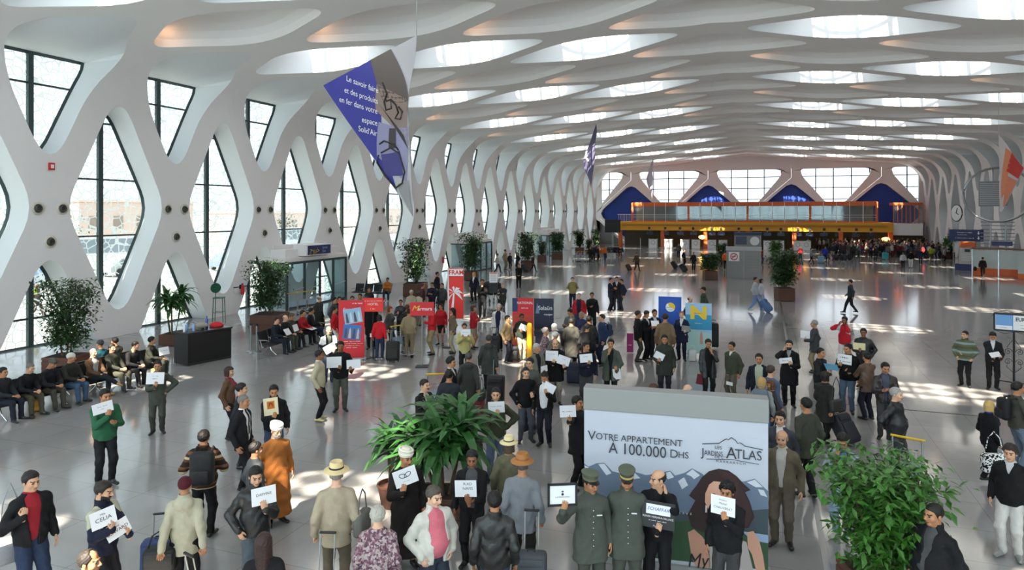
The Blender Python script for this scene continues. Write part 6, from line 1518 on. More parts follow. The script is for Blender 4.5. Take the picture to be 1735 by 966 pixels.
# --- near row, left to right
a = P('man in black blazer over red shirt with blue jeans, lower left corner', 52, 800, None, 20, h=1.8, top=BK, shirt='#8e1f2a', vee=.92, opening=.035, bottom='#27324a', arms=('strap', 'down'), skin='l', head=(12, 5))
t = handbag('grey shoulder bag behind the man in the red shirt', a['M'] @ Vector((-.16, .20, .62)), a['rz'], '#8d8d92', strap=.82)
HO('man in cream and navy jacket holding up two name sheets, lower left', 175, 817, None, [
    ('upper left one of two name sheets held by the navy jacket man', 175, 878, .28, .22, -10, [('Mlle', .035, 0, .05), ('CELIA', .07, 0, -.01)], 'R', dict(face=-38, fwd=.30, gx=.2)),
    ('lower right one of two name sheets held by the navy jacket man', 199, 897, .28, .20, -22, [('Mme', .035, 0, .045), ('EDWARD', .058, 0, -.01)], 'L', dict(face=-38, fwd=.34, gx=.3))],
    yaw=52, top='#15192c', yoke='#a9a692', bottom='#1c1c20', beard='stubble', hc='#241a14', skin='l', head=(10, 10), collar=True)
P('balding man whose head alone shows at the bottom left edge', 150, 934, None, 60, h=1.7, top='#3a3a3e', hair='recede', hc='#2c2622', skin='m')
jk = P('woman in cream hooded jacket and burgundy knit cap pulling a case', 313, 810, None, 170, h=1.68, fem=True, top='#aaa48f', hem=.72, hood=True, bottom='#18181a', hair='knit', hc='#4a1c24', arms=('pull', 'pull'), collar=True)
nm = P('man in brown patterned knit sweater with a black rucksack', 345, 730, 912, 165, pat='knit_nordic', kind='wool', bottom='#141416', hc='#17100d', arms=('strap', 'strap'), collar=True)
backpack('big black rucksack on the man in the patterned sweater', nm, '#141417', side=-.05, size=(.36, .2, .52), z=1.18)
HO('man in black leather jacket and faded jeans holding a one word sheet', 433, 792, None, [('white sheet with one small word held by leather jacket man', 447, 840, .31, .235, -3, [('DAPHNE', .05, 0, .02)], 'L', dict(gx=.0))],
    yaw=8, top='#17181a', kind='leather', bottom='#4d555e', hc='#120d0b', skin='l', arms=('pocket', 'chest'), head=(5, 12), collar=True)
P('woman with long brown hair and black coat, back turned, bottom edge', 447, 905, None, 170, h=1.64, fem=True, top=BK, hair='long', hc='#33201c')
P('bearded man in white cap and orange brown djellaba in sunlight', 468, 718, 888, 20, top='#9c5f2c', hem=.17, hair='none', hat=('turban', '#e4e0d8', '#cccccc'), beard='full', hc='#b8b2a8', skin='l', shoes='#141414', head=(10, 12))
P('young man in grey jacket facing right beside the djellaba man', 433, 750, None, 105, h=1.62, top='#4c4f52', bottom='#2c3036', hc='#14100e')
P('grey haired man in black suit and white shirt facing right', 412, 670, 830, 62, top=BK, shirt='#d4d4d6', vee=.92, opening=.04, bottom='#161618', hair='crop', hc='#6e6a66', skin='m', hem=.76, tie='#20202a')
P('man in dark suit with red scarf just behind the grey haired man', 409, 650, None, 80, h=1.72, top='#20212a', shirt='#b84a4a', vee=1.3, bottom='#1d1d22', hc='#14100e', skin='l', hem=.7)
P('woman in brown jacket and rose blouse facing right', 388, 622, 744, 72, fem=True, top='#58402f', shirt='#96304a', vee=1.0, opening=.04, bottom='#1a181a', hair='bob', hc='#2c1a14', skin='l', hem=.74)
HO('man in black jacket and jeans holding a cream picture card', 464, 653, None, [('cream card with an orange picture held by the black jacket man', 459, 689, .27, .34, -4, [], 'R', dict(mat=mat('cream_card', '#e3d9b4', .7), extra=art, name='picture_card', gx=.15))], h=1.74, top='#16181c', bottom='#33435c', hc='#100d0c', arms=('chest', 'down'), head=(0, 10), collar=True)
HO('man in dark olive suit with white sheet standing alone left', 267, 612, 735, [('white sheet held by the man in the olive suit', 263, 641, .37, .27, 4, [('~Mr & Mme', .03, 0, .05), ('~DUPRAZ', .04, 0, -.01)], 'R', dict(gx=.05))], yaw=-5, top='#43463e', bottom='#3d403a', hc='#14110f', arms=('chest', 'hip'), hem=.72, shirt='#55584e', skin='m')
HO('man in green sweater holding a white sheet, left foreground', 178, 660, 822, [('white sheet held by the man in the green sweater', 174, 691, .34, .20, -9, [('~Hotel Atlas', .03, 0, .03), ('~Asni', .03, 0, -.02)], 'R', dict(gx=.15))], yaw=12, top='#2a5a3e', bottom='#191a1e', hc='#120f0d', arms=('chest', 'read'), head=(15, 5), skin='m', shirt='#2c3038', vee=1.38)
pm = P('man in panama hat and sand coloured suit seen from behind', 570, 790, None, 176, h=1.8, top='#a39681', bottom='#665b4c', hat=('panama', '#d6bf8e', '#17181c'), hc='#8a8078', arms=('down', 'carry'), hem=.74, skin='p')
handbag('grey cloth bag on the arm of the panama hat man', pm['M'] @ Vector((-.34, .02, .88)), pm['rz'] + 1.2, '#5d5d58', size=(.36, .14, .30), strap=.3)
P('white haired woman in purple tweed jacket, bottom centre left', 640, 860, None, 172, h=1.62, fem=True, pat='tweed_purple', kind='wool', hair='thick', hc='#aaa69c', skin='p', g=1.15)
HO('man in black robe and white head cloth by the dracaena', 688, 762, None, [('white sheet with two linked rings held by the robed man', 687, 808, .33, .245, -16, [('~palmeraie', .02, 0, -.06)], 'R', dict(extra=rings, gx=-.3))], h=1.72, yaw=8, top='#1f1a1a', hem=.2, hair='none', hat=('turban', '#dcd6c6', '#101010'), skin='m', arms=('chest', 'down'), head=(25, 5))
P('man in white jacket and pink shirt looking right', 735, 825, None, 28, h=1.75, top='#c4c1b8', shirt='#c96a78', vee=.9, opening=.07, bottom='#2d3440', hc='#4a443c', skin='p', arms=('pocket', 'pocket'), g=1.15, head=(15, 10), collar=True)
HO('young man in black blazer holding a two line sheet by the dracaena', 800, 767, None, [('white sheet with two bold lines held beside the dracaena', 789, 828, .31, .235, -2, [('RIAD', .056, .03, .065), ('NAFIS', .056, .03, .0)], 'L', dict(gx=.1))], h=1.7, z=10.1, yaw=-8, top='#141315', shirt='#454649', vee=.95, opening=.05, bottom='#141416', hc='#0e0b0a', skin='d', arms=('down', 'chest'), head=(5, 8))
P('man in black leather jacket from behind, bottom centre', 838, 835, None, 180, h=1.74, top='#1c1b1a', kind='leather', bottom='#33405a', hc='#0f0c0b', collar=True)
P('woman in wide straw hat and grey green jacket from behind', 862, 744, None, 172, h=1.62, fem=True, top='#66634f', hat=('panama', '#dccb9c', '#5a4a34'), hair='bob', hc='#5a4a3a', bottom='#4a463c', hem=.7)
gs = P('man in tan hat and light grey suit pulling a grey case', 885, 775, None, 172, h=1.75, top='#777a80', bottom='#282422', hat=('panama', '#a06a36', '#8a5628'), hc='#5a544e', arms=('carry', 'down'), hem=.72)
UN = dict(top='#4b4f48', hem=.67, bottom='#43463f', collar=True, hair='crop', hc='#15110f')
k1 = HO('doorman in peaked cap holding a black framed sign', 1000, 803, None, [('black framed sign held by the doorman', 953, 838, .35, .26, 0, [('LA MAMOUNIA', .026, 0, -.03)], 'R', dict(frame=(M_BLACK, .03), extra=crest, name='framed_sign', thick=.012, gx=.05, fwd=.32))], h=1.78, yaw=12, hat=('kepi', '#565b4c', '#6e6a4e'), arms=('chest', 'down'), head=(28, 5), **UN)
k2 = P('smiling doorman in peaked cap with gold band', 1062, 797, None, 2, h=1.8, hat=('kepi', '#4f5546', '#c0a860'), arms=('back', 'back'), head=(0, 14), **UN)
for kk in (k1, k2):
    for i in range(7):
        b = MB(); b.lathe([(.002, -.004), (.009, -.002), (.009, .002), (.004, .005)], M_CHROME, 8, M=T(.012, -.150 - .012 * (1 if i > 3 else 0), 1.36 - .075 * i, 0, R(90))); b.build('button', kk['root'])
    b = MB(); b.box((.09, -.152, 1.30), (.07, .012, .014), M_PAPER, bev=.003); b.build('pocket_square', kk['root'])
HO('bald man in black suit holding a dark welcome board', 1115, 797, None, [('dark board with a blue lettered strip held by the bald man', 1115, 873, .43, .345, 2, [], 'R', dict(mat=mat('board_dark', '#2c2d2e', .45), extra=board_paper, name='welcome_board', thick=.01, gz=.02))], h=1.74, yaw=-8, top='#131316', bottom='#131316', hair='bald', hc='#2a2420', skin='l', arms=('chest', 'phone'), head=(-55, 0), shirt='#1a1a1c', vee=1.3)
HO('man in black sweater hiding his mouth behind a name sheet', 1232, 812, None, [('white three line name sheet before the poster woman', 1225, 857, .30, .235, 1, [('Monsieur', .026, 0, .07), ('Michel', .036, 0, .025), ('CHAUVERAT', .040, 0, -.03)], 'L', dict(gx=.1, fwd=.36))], h=1.68, z=8.95, yaw=-14, top='#19191b', bottom='#3a3a3c', hc='#0e0b0a', hair='thick', arms=('down', 'chest'), shirt='#c9c9cc', vee=1.35)
P('bald man in brown suit beside the billboard', 1325, 730, 925, -8, top='#655a4b', shirt='#b8b4ae', vee=1.05, opening=.03, bottom='#60564a', hair='bald', hc='#8a8680', skin='l', hem=.74)
P('man with sunlit face in grey coat behind the bald suited man', 1322, 698, None, -12, h=1.74, top='#3c3e46', shirt='#d8d8d8', vee=1.2, hc='#120e0c', skin='l', bottom='#2a2a2e')
P('man in dark green suit with back turned, right of the billboard', 1366, 675, 842, -140, top='#3d4036', bottom='#1f1e1c', hc='#100d0c', hem=.72)
P('man in pale denim jacket looking down behind the big shrub', 1428, 735, 915, -15, top='#8b98a8', shirt='#4a6a9c', vee=1.0, opening=.05, bottom='#8ea2ba', shoes='#b9b5a5', arms=('mouth', 'read'), head=(15, 28), collar=True, skin='m')
P('man in black jacket looking left, lower right corner', 1583, 855, None, -35, h=1.78, top='#1a1a1c', shirt='#4b4b4b', vee=1.15, opening=.02, hair='crop', hc='#171310', skin='m', g=1.15, head=(-12, 3), collar=True)
P('man in black sweater and white trousers at the right edge', 1712, 755, 945, -12, top='#141416', bottom='#cac8c4', hair='thick', hc='#2a231f', skin='l', shirt='#c0c0c0', vee=1.32, shoes='#8a8a88')
P('blonde woman in black cardigan walking away, right side', 1676, 680, 813, 140, fem=True, top='#141418', bottom='#121215', hair='bob', hc='#bd9c60', legs='walk', hem=.76, arms=('carry', 'swingf'), shirt='#2a3a9a')
handbag('black and white patterned bag hanging behind the blonde woman', at_depth(1684, 800, 12.6), .3, '#222222', size=(.42, .18, .34), strap=.4, pat='dots_bw')
bm = P('man in olive jacket with black backpack at the right edge', 1724, 648, None, 120, h=1.78, top='#47473f', bottom='#6c7a8c', hc='#1a1512', arms=('strap', 'strap'))
backpack('black backpack on the man at the right edge', bm, '#18181c')
P('grey haired man in black leather jacket, hands behind his back', 1518, 658, None, 72, h=1.77, top='#1c1d21', kind='leather', bottom='#3a3d42', hair='short', hc='#9c9a96', skin='p', arms=('back', 'back'), g=1.15, hem=.76)
w9 = P('woman in dark coat walking away with a dark suitcase', 1398, 630, 752, 150, fem=True, top='#2a2927', hem=.56, bottom='#151515', hair='bob', hc='#1b1512', legs='walk', arms=('pull', 'swingf'))
handbag('dark shoulder bag on the woman in the dark coat', w9['M'] @ Vector((-.27, .02, .78)), w9['rz'] + 1.4, '#2c2b2a', size=(.36, .13, .28), strap=.5)
P('man in brown leather jacket checking his hands, right centre', 1500, 615, None, 8, h=1.76, top='#2d2523', kind='leather', shirt='#474c5c', vee=1.05, opening=.03, bottom='#3a3a3c', arms=('read', 'read'), head=(10, 10))
P('stout man in striped olive sweater, hands in pockets', 1635, 561, 655, -10, pat='stripe_olive', bottom='#17171a', arms=('pocket', 'pocket'), g=1.22, head=(-28, 0), hair='crop', skin='l', collar=True)
HO('man in dark waistcoat reading papers near the ornate stand', 1682, 563, 660, [('open white papers read by the man in the waistcoat', 1686, 601, .26, .18, -20, [], 'RL', dict(tilt=-50, fwd=.33, cat='papers', name='papers'))], yaw=5, top='#1d1d21', shirt='#c9c9cc', vee=1.2, bottom='#141416', head=(0, 28), hc='#120e0c')
HO('man in black sweater and blue trousers holding a lettered card', 1437, 583, 700, [('white card with two bold lines held by black sweater man', 1431, 609, .34, .25, 2, [('~RIADS', .085, 0, .05, ), ('~EL ANBAR', .07, 0, -.05)], 'R', dict(gx=-.3))], yaw=-15, top='#131315', bottom='#54667a', hc='#0f0c0b', g=1.1, arms=('chest', 'down'), head=(-25, 5))
P('man in brown leather jacket standing with folded arms, back turned', 1469, 598, 711, -140, top='#5a4334', kind='leather', bottom='#1a1b28', arms=('fold', 'fold'), hc='#120e0c', hem=.74)
HO('man in black leather jacket holding cream papers', 1463, 557, None, [('cream papers held by man in black leather jacket', 1456, 587, .32, .20, 0, [], 'R', dict(mat=mat('cream_paper', '#d9cf9f', .8), cat='papers', name='papers'))], h=1.74, yaw=-5, top='#161617', kind='leather', bottom='#222226', arms=('chest', 'pocket'), skin='d')
P('man in red and white jacket with hands to his face', 1431, 537, None, -25, h=1.74, top='#b51f2b', yoke='#c9bfc0', bottom='#d0cdc8', arms=('phone', 'phone'), skin='d')
HO('man in dark grey coat looking left with magazines', 1380, 543, None, [('open magazine held by the grey coat man', 1364, 567, .30, .24, 0, [], 'L', dict(face=70, side=.05, fwd=.35, cat='magazine', name='magazine'))], h=1.7, yaw=-95, top='#3a3c40', hem=.7, bottom='#877760', hair='short', hc='#8a8884', arms=('down', 'chest'))
HO('man in black blazer holding out a blue folder', 1390, 590, None, [('blue folder held out by the man in the blazer', 1409, 622, .32, .22, 10, [], 'R', dict(mat=mat('blue_folder', '#3a7c9c', .5), tilt=-60, face=-30, side=-.12, fwd=.38, cat='folder', name='folder'))], h=1.76, yaw=60, top='#1f1f21', bottom='#666155', arms=('push', 'down'), hem=.72)
HO('bearded man in long black coat phoning with a sign', 1337, 577, 690, [('narrow white sign held by the man in the long black coat', 1331, 611, .32, .14, -12, [('~GRUPO 12', .045, 0, 0)], 'L', dict(gx=.3))], yaw=-5, top='#131315', hem=.6, bottom='#141417', beard='stubble', arms=('phone', 'chest'), skin='l', shirt='#8a8a8a', vee=1.3)
P('man in navy jacket and pale shirt facing the camera', 1286, 600, None, -5, h=1.74, top='#1a1d2a', shirt='#9ba08f', vee=.95, opening=.05, bottom='#1d1d22', skin='m')
b1 = P('man in blue grey shirt with black daypack, back turned', 1306, 620, None, 140, h=1.74, top='#4c5a74', bottom='#3a4456', hair='short', hc='#3a2a20', skin='l')
backpack('black daypack on the man in the blue grey shirt', b1, '#1a1a1e', size=(.28, .15, .40))
b2 = P('blonde woman in pale jacket with grey blue rucksack', 1291, 640, None, 172, h=1.6, fem=True, top='#8c8f90', bottom='#4c6484', hair='long', hc='#b08c56')
backpack('grey blue rucksack on the blonde woman', b2, '#626d78', size=(.32, .18, .46), z=1.25)
P('brown haired girl beside the blonde rucksack woman', 1306, 645, None, -70, h=1.5, fem=True, top='#3a3638', hair='bob', hc='#5a3a26', bottom='#2c3440')
HO('man in olive sweater with rolled papers facing left', 1240, 580, 683, [('rolled white papers in the hand of the olive sweater man', 1236, 650, .20, .09, 0, [], 'R', dict(fwd=.22, cat='papers', name='papers'))], yaw=-35, top='#3f4333', shirt='#c8c8c8', vee=1.36, bottom='#5f584b', arms=('chest', 'down'), hc='#0f0c0b')
HO('man in open dark leather coat touching his chin', 1200, 575, 678, [('maroon folder held low by man in open leather coat', 1187, 643, .22, .28, 10, [], 'R', dict(mat=mat('maroon_folder', '#6a1c26', .5), fwd=.10, gz=.30, cat='folder', name='folder'))], yaw=12, top='#252629', kind='leather', hem=.66, shirt='#141414', vee=.85, opening=.06, bottom='#1a1a1c', arms=('down', 'mouth'), hair='short', head=(0, 12))
HO('man in dark grey jacket with a white leaflet, centre', 1126, 568, 675, [('white leaflet held by man in dark grey jacket', 1117, 603, .27, .19, 25, [], 'R', dict(gx=.2, cat='leaflet', name='leaflet'))], top='#30332e', hem=.66, bottom='#22232b', collar=True, hc='#0e0b0a', arms=('chest', 'down'))
HO('woman in navy uniform holding a clipboard by the N panel', 1155, 528, 612, [('grey clipboard held by the woman in navy uniform', 1162, 557, .28, .20, 5, [], 'L', dict(mat=mat('clipboard', '#8a8a86', .6), cat='clipboard', name='clipboard'))], yaw=-10, fem=True, top='#191d36', shirt='#c9c9cc', vee=1.2, bottom='#15182a', hair='bun', hc='#9a6238', skin='p', hem=.68, arms=('down', 'chest'))
P('man in brown check jacket, back turned, before the blue panel', 1127, 530, 632, 178, pat='check_brown', bottom='#4a4238', hc='#2c221c', hem=.7)
HO('man in dark waistcoat holding papers among the huddle', 1109, 525, 610, [('white paper held up in the huddle of four men', 1110, 548, .28, .2, 0, [], 'RL', dict(tilt=-30, cat='papers', name='papers'))], yaw=20, top='#1e2230', bottom='#1c1c26', skin='m', shirt='#b8b8b8')
P('man in black suit bending his head in the huddle', 1095, 527, 611, 55, top='#131316', bottom='#131316', shirt='#c8c8c8', vee=1.25, head=(0, 25), arms=('read', 'read'), hem=.72)
P('man in black jacket and grey trousers, left of the huddle', 1081, 527, 613, 95, top='#151517', bottom='#3c3a36', arms=('down', 'pocket'), hem=.74)
P('brown haired woman whose head shows above the billboard', 1108, 652, None, 70, h=1.65, fem=True, top='#4a4038', hair='thick', hc='#4a3426', skin='l')
P('pink bald man whose head shows above the billboard', 1165, 652, None, -40, h=1.72, top='#c8aaa2', hair='bald', hc='#b0a69c', skin='p')
HO('man in grey green jacket with folded paper beside the suitcase', 1035, 575, None, [('folded white paper held low by grey green jacket man', 1045, 634, .20, .28, -8, [], 'L', dict(fwd=.16, gz=.30, cat='papers', name='papers'))], h=1.76, top='#4a5047', hem=.66, shirt='#15161a', vee=1.0, opening=.03, bottom='#17171a', arms=('mouth', 'down'), yaw=-5)
HO('man in navy jacket showing a printed sheet, looking right', 993, 580, None, [('printed sheet with blue edge held by navy jacket man', 993, 607, .33, .22, -6, [('~VOYAGES', .035, 0, .04)], 'R', dict(gx=.1))], h=1.74, top='#161a2a', bottom='#3a3b3e', head=(45, 0), hair='crop', arms=('chest', 'down'))
HO('bald man in black coat holding two white sheets', 941, 575, None, [('left one of two white sheets held by the bald man', 935, 603, .33, .27, 2, [('~Mr OZANNE', .035, 0, .05)], 'R', dict(gx=.1)), ('right one of two white sheets held by the bald man', 955, 611, .33, .24, 18, [('~Famille', .03, 0, .03)], 'L', dict(gx=.25, fwd=.34))], h=1.78, top='#121214', hem=.66, bottom='#8a8478', hair='bald', hc='#4a3c34', skin='l')
HO('white haired man in grey jacket with a small paper', 909, 583, None, [('small white paper held by white haired man', 922, 625, .22, .16, -5, [], 'L', dict(fwd=.25, cat='papers', name='papers'))], h=1.74, yaw=40, top='#696b5e', shirt='#1a1c20', vee=1.1, opening=.03, bottom='#3a3a3c', hc='#a8a8a4', arms=('down', 'chest'))
P('dark haired man peering over the shoulder of black sweater man', 898, 607, None, -25, h=1.76, top='#4c4f4a', bottom='#2c3448', hc='#1a1512', skin='l')
HO('man in black sweater holding a phone, centre left', 891, 623, 750, [('small phone in the hand of the black sweater man', 904, 668, .07, .13, 20, [], 'L', dict(mat=M_BLACK, thick=.012, fwd=.3, cat='phone', name='mobile_phone', gz=.05))], yaw=10, top='#121213', bottom='#4b4f57', hc='#1c1613', skin='l', arms=('pocket', 'chest'), hair='crop', legs='wide')
HO('man in black suit and white shirt reading a sheet', 923, 630, 757, [('white sheet held by the man in black suit', 931, 657, .26, .19, 25, [], 'L', dict(cat='papers', name='papers'))], yaw=-15, top='#131315', shirt='#d8d8da', vee=.9, opening=.07, bottom='#1c1e28', head=(-5, 28), hair='crop', arms=('down', 'chest'), hem=.74)
HO('man in black anorak raising a white card left of the billboard', 978, 672, None, [('white card raised left of the billboard', 962, 697, .29, .21, -3, [('~Mr BENNET', .04, 0, .0)], 'R', dict(face=-55, fwd=.22, gx=.1))], h=1.74, yaw=58, top='#1b1c1e', bottom='#1a1a1c', arms=('chest', 'down'), hem=.7, hc='#14100e')
HO('man in olive jacket and blue jeans holding a creased sheet', 840, 658, 815, [('creased white sheet held by the olive jacket man', 841, 690, .31, .21, -3, [('~Famille MARTIN', .03, 0, .02)], 'R', dict(gx=.0))], top='#3f4030', bottom='#525f76', hc='#15100e', skin='l', arms=('chest', 'hip'), hair='crop', collar=True)
c1 = P('traveller in long grey coat pulling a red suitcase', 794, 598, None, 176, h=1.68, top='#3b3d3a', hem=.58, bottom='#18181a', hair='short', hc='#45433f', arms=('pull', 'carry'), hood=True)
handbag('dark handbag beside the long grey coat', c1['M'] @ Vector((-.33, .05, .50)), c1['rz'] + 1.3, '#222224', size=(.34, .14, .26), strap=.32)
P('traveller in dark grey coat pulling a tall black suitcase', 828, 568, 668, 176, top='#393a38', hem=.6, bottom='#151517', hc='#3a3835', arms=('pull', 'down'), hood=True, legs='walk')
P('man in dark blue sweater leaning on a trolley, back turned', 761, 628, None, 165, h=1.72, top='#2b2e35', bottom='#191d30', hc='#100d0c', arms=('push', 'down'))
P('young man in black suit facing right behind the trolley', 764, 606, None, 65, h=1.72, top='#141417', shirt='#c8bcbc', vee=1.25, bottom='#1a1a1e', hc='#0e0b0a', skin='m', hair='thick')
P('man in dark overcoat and beige scarf by the dracaena', 719, 643, None, 50, h=1.78, top='#1b1917', hem=.6, shirt='#b5ab9a', vee=1.0, opening=.03, bottom='#1d1c1c', hair='crop', skin='l', beard='mustache', hc='#1c1613', arms=('read', 'read'))
HO('person in pale yellow puffer jacket hiding behind a sheet', 787, 548, None, [('white sheet held up by the yellow jacket person', 789, 564, .30, .22, 0, [('~Mme LUIZET', .035, 0, .02)], 'RL', dict(fwd=.34))], h=1.7, top='#b3aa70', kind='wool', bottom='#1f1d20', hc='#2a1c16', hem=.78, fem=True)
HO('man in beige sweater and black trousers in profile, pale shoes', 541, 594, 713, [('white paper held low by man in beige sweater', 545, 662, .22, .10, 12, [], 'L', dict(face=-60, side=.1, fwd=.2, gz=.08, cat='papers', name='papers'))], yaw=80, top='#b3a88e', shirt='#d8d8d8', vee=1.32, bottom='#151517', shoes='#c2b487', hc='#14100e', skin='d', arms=('down', 'chest'))
HO('dark skinned man in black sweater holding two blank sheets apart', 577, 579, 698, [('blank white sheet in the right hand of black sweater man', 566, 614, .37, .28, 0, [], 'R', dict(gx=.3)), ('blank white sheet in the left hand of black sweater man', 599, 617, .35, .23, -2, [], 'L', dict(gx=-.2))], top='#171719', bottom='#53564f', skin='d', hc='#0d0b0a')
HO('man in dark waistcoat and white sleeves showing a leaflet', 557, 553, None, [('large leaflet held by man in waistcoat and white sleeves', 559, 590, .36, .24, -28, [('~Club', .04, 0, .03)], 'L', dict(gx=.1))], h=1.74, yaw=10, top='#17191c', yoke='#c5c5c8', shirt='#5f6558', vee=1.1, bottom='#333c4c', skin='l', hair='bald', hc='#4a423a', arms=('down', 'chest'))
# --- middle distance, round the tour desks
r1 = P('woman in bright red jacket and jeans, back turned, with black case', 643, 534, 610, 172, fem=True, top='#b81d27', bottom='#29334e', hair='bob', hc='#120e0d', arms=('pull', 'down'), shoes='#b0b0b0')
w2 = P('red haired woman in grey cardigan with cream bag', 661, 520, None, 60, h=1.63, fem=True, top='#494a47', bottom='#2a2422', hair='bob', hc='#7c3e20', skin='p', hem=.72)
handbag('cream shoulder bag of the red haired woman', w2['M'] @ Vector((.25, .08, .72)), w2['rz'] + 1.2, '#b0a58c', size=(.40, .14, .34), strap=.5)
P('man in khaki suit with back turned by the red sign', 693, 524, 604, 172, top='#8b7c60', bottom='#82745c', hc='#1a1411')
P('man in red jacket and khaki trousers facing left', 732, 516, 601, -75, top='#bd1f29', bottom='#897858', arms=('down', 'read'), hc='#1a1411', legs='wide')
P('woman in red top and black skirt behind the red sign', 747, 515, None, -20, h=1.62, fem=True, top='#b01c26', skirt='#15151a', hair='bun', hc='#1a1210')
P('woman with long black hair in brown jacket facing left', 767, 522, 599, -85, fem=True, top='#6b5b4a', bottom='#a59a82', hair='long', hc='#0f0c0b', hem=.72)
P('woman in red sweater and khaki skirt with folded arms', 802, 512, 592, 75, h=1.66, fem=True, top='#a51d26', skirt='#8b7a64', hair='bob', hc='#3a221a', arms=('fold', 'fold'))
P('white haired man in white coat over a navy shirt', 845, 515, None, -20, h=1.76, top='#c8c6c3', shirt='#1c2040', vee=.88, opening=.06, bottom='#22242e', hc='#b8b4ac', skin='p', hem=.66)
P('man in beige jacket facing right before the orange poster', 860, 535, 615, 62, top='#7c694b', bottom='#20222e', hc='#100d0c')
HO('man in dark jacket with leaflet at the orange poster', 884, 532, 611, [('white leaflet held by the man at the orange poster', 887, 555, .28, .2, 25, [], 'L', dict(cat='leaflet', name='leaflet'))], yaw=15, top='#2a2e28', bottom='#aea287', skin='d')
P('grey haired man in grey suit leaning over the tour desk', 966, 524, None, -40, h=1.7, top='#5c5e5c', bottom='#3a3a3c', hc='#1c1815', head=(-10, 25), arms=('read', 'read'))
P('grey haired woman in navy and checked jacket at the tour desk', 985, 529, None, -15, h=1.64, fem=True, top='#2c3050', bottom='#2a2a30', hair='bob', hc='#8a7a70')
P('man in long brown grey coat from behind at the tour desk', 968, 539, None, 178, h=1.76, top='#3b3a36', hem=.5, bottom='#232220', hc='#2a2622')
P('man in black coat from behind, right of the tour desk crowd', 998, 536, None, 175, h=1.78, top='#1b1b1d', hem=.6, bottom='#17171a', hc='#1d1815')
P('short traveller in black anorak behind the brown grey coat', 995, 549, None, 160, h=1.66, top='#202022', bottom='#1c1c1e', hc='#3a342e')
bj = P('man in blue jacket with blue backpack facing left', 1020, 533, None, -70, h=1.74, top='#27375a', bottom='#20263c', hc='#3a2a20', skin='l', hem=.72)
backpack('dark blue backpack on the man in the blue jacket', bj, '#1c2a4a', size=(.28, .16, .42))
P('white haired woman in pale jacket at the tour desk', 939, 549, None, 150, h=1.6, fem=True, top='#8f8c88', bottom='#4c4c50', hair='bob', hc='#c4beb4')
P('woman in pink patterned coat left of the tour desk', 924, 556, None, 100, h=1.6, fem=True, pat='tweed_purple', top='#a86a70', bottom='#3a3034', hair='thick', hc='#a8a09a')
P('woman in black and white jacket bending at the tour desk', 941, 562, None, 130, h=1.6, fem=True, top='#6a645e', bottom='#2a2a2c', hair='short', hc='#cfc9bf')
P('man in open red anorak, bald, behind the tour desk', 981, 497, None, -5, h=1.76, top='#b2252d', shirt='#1c2038', vee=.9, opening=.06, hair='crop', hc='#8a8078', skin='p', bottom='#2c3a5a')
P('man in black polo with hand on chest behind the desk', 1003, 496, None, 5, h=1.74, top='#161618', bottom='#1c1c20', arms=('read', 'down'), skin='m')
P('man in khaki plaid shirt standing behind the desks', 970, 470, 523, 0, pat='plaid_khaki', bottom='#1e2232', arms=('back', 'back'), hc='#2a2018', skin='l')
for x, y, q, l, c in ((1035, 471, 60, 'left', '#1d222c'), (1045, 469, -5, 'middle', '#15161a'), (1053, 473, -55, 'right', '#1a1f30')):
    P('man in dark suit, %s one of three men talking' % l, x, y, 527, q, top=c, bottom='#1b1f2a', shirt='#b0b0b4', vee=1.25, arms=('read', 'down'), hem=.72)
P('man in black jacket standing with hands joined, far aisle', 879, 447, 490, 0, top='#111113', bottom='#131316', arms=('lap', 'lap'), hair='crop')
P('grey haired man in dark suit with folded arms by the notice stand', 852, 480, 536, -30, top='#26292a', bottom='#202224', hair='short', hc='#8c8880', arms=('fold', 'fold'), hem=.72, skin='l')
P('man in dark suit with hand at his mouth by the notice stand', 817, 473, 540, 5, top='#1a1a1d', bottom='#17171a', arms=('mouth', 'fold'), hem=.72)
P('blonde woman in navy suit near the glass doors', 803, 458, 512, -20, h=1.72, fem=True, top='#1b1e2c', shirt='#d8d8d8', vee=1.1, bottom='#181a24', hair='long', hc='#b8935a', skin='p')
# behind and around the red roll-up banner
P('man in grey suit whose head shows left of the red banner', 567, 504, None, 60, h=1.74, top='#3a3d42', bottom='#26282c', hc='#100d0c')
P('man just behind the grey suit, left of the red banner', 575, 503, None, 10, h=1.74, top='#1e1f24', hc='#100d0c')
P('woman in red sweater half hidden by the red banner', 567, 520, None, 90, h=1.64, fem=True, top='#b31c26', bottom='#c9c7c2', hair='short', hc='#17110f')
P('person whose dark head shows above the red banner', 597, 502, None, 0, h=1.72, top='#2a2a2e', hc='#17110f')
P('man in dark jacket just left of the red hotel sign', 610, 498, None, -20, h=1.74, top='#1d2026', hc='#100d0c')
P('man in black coat standing behind the red hotel sign', 629, 512, 592, 0, h=1.78, top='#161719', hem=.55, bottom='#151517')
P('bald man in long dark brown coat standing by the seats', 541, 502, 570, 130, top='#2d2b25', hem=.52, bottom='#2a2822', hair='bald', hc='#6a6058', skin='l')
P('man in dark anorak sitting up behind the hotel sign', 625, 487, None, 15, h=1.70, top='#1c211e', bottom='#1d1d20')
dk = P('woman in dark grey top holding a black coat', 679, 508, None, -10, h=1.64, fem=True, top='#3b3d40', bottom='#1d1d20', hair='short', hc='#2a1c16', arms=('chest', 'carry'))
P('curly haired woman in dark top, back turned by the red sign', 690, 517, None, 165, h=1.62, fem=True, top='#2e302c', bottom='#24242a', hair='thick', hc='#5a3620')
P('woman in cream coat, left one of two with backs turned', 697, 492, None, 175, h=1.64, fem=True, top='#a79f8d', bottom='#7a7264', hair='thick', hc='#9a9080', hem=.6)
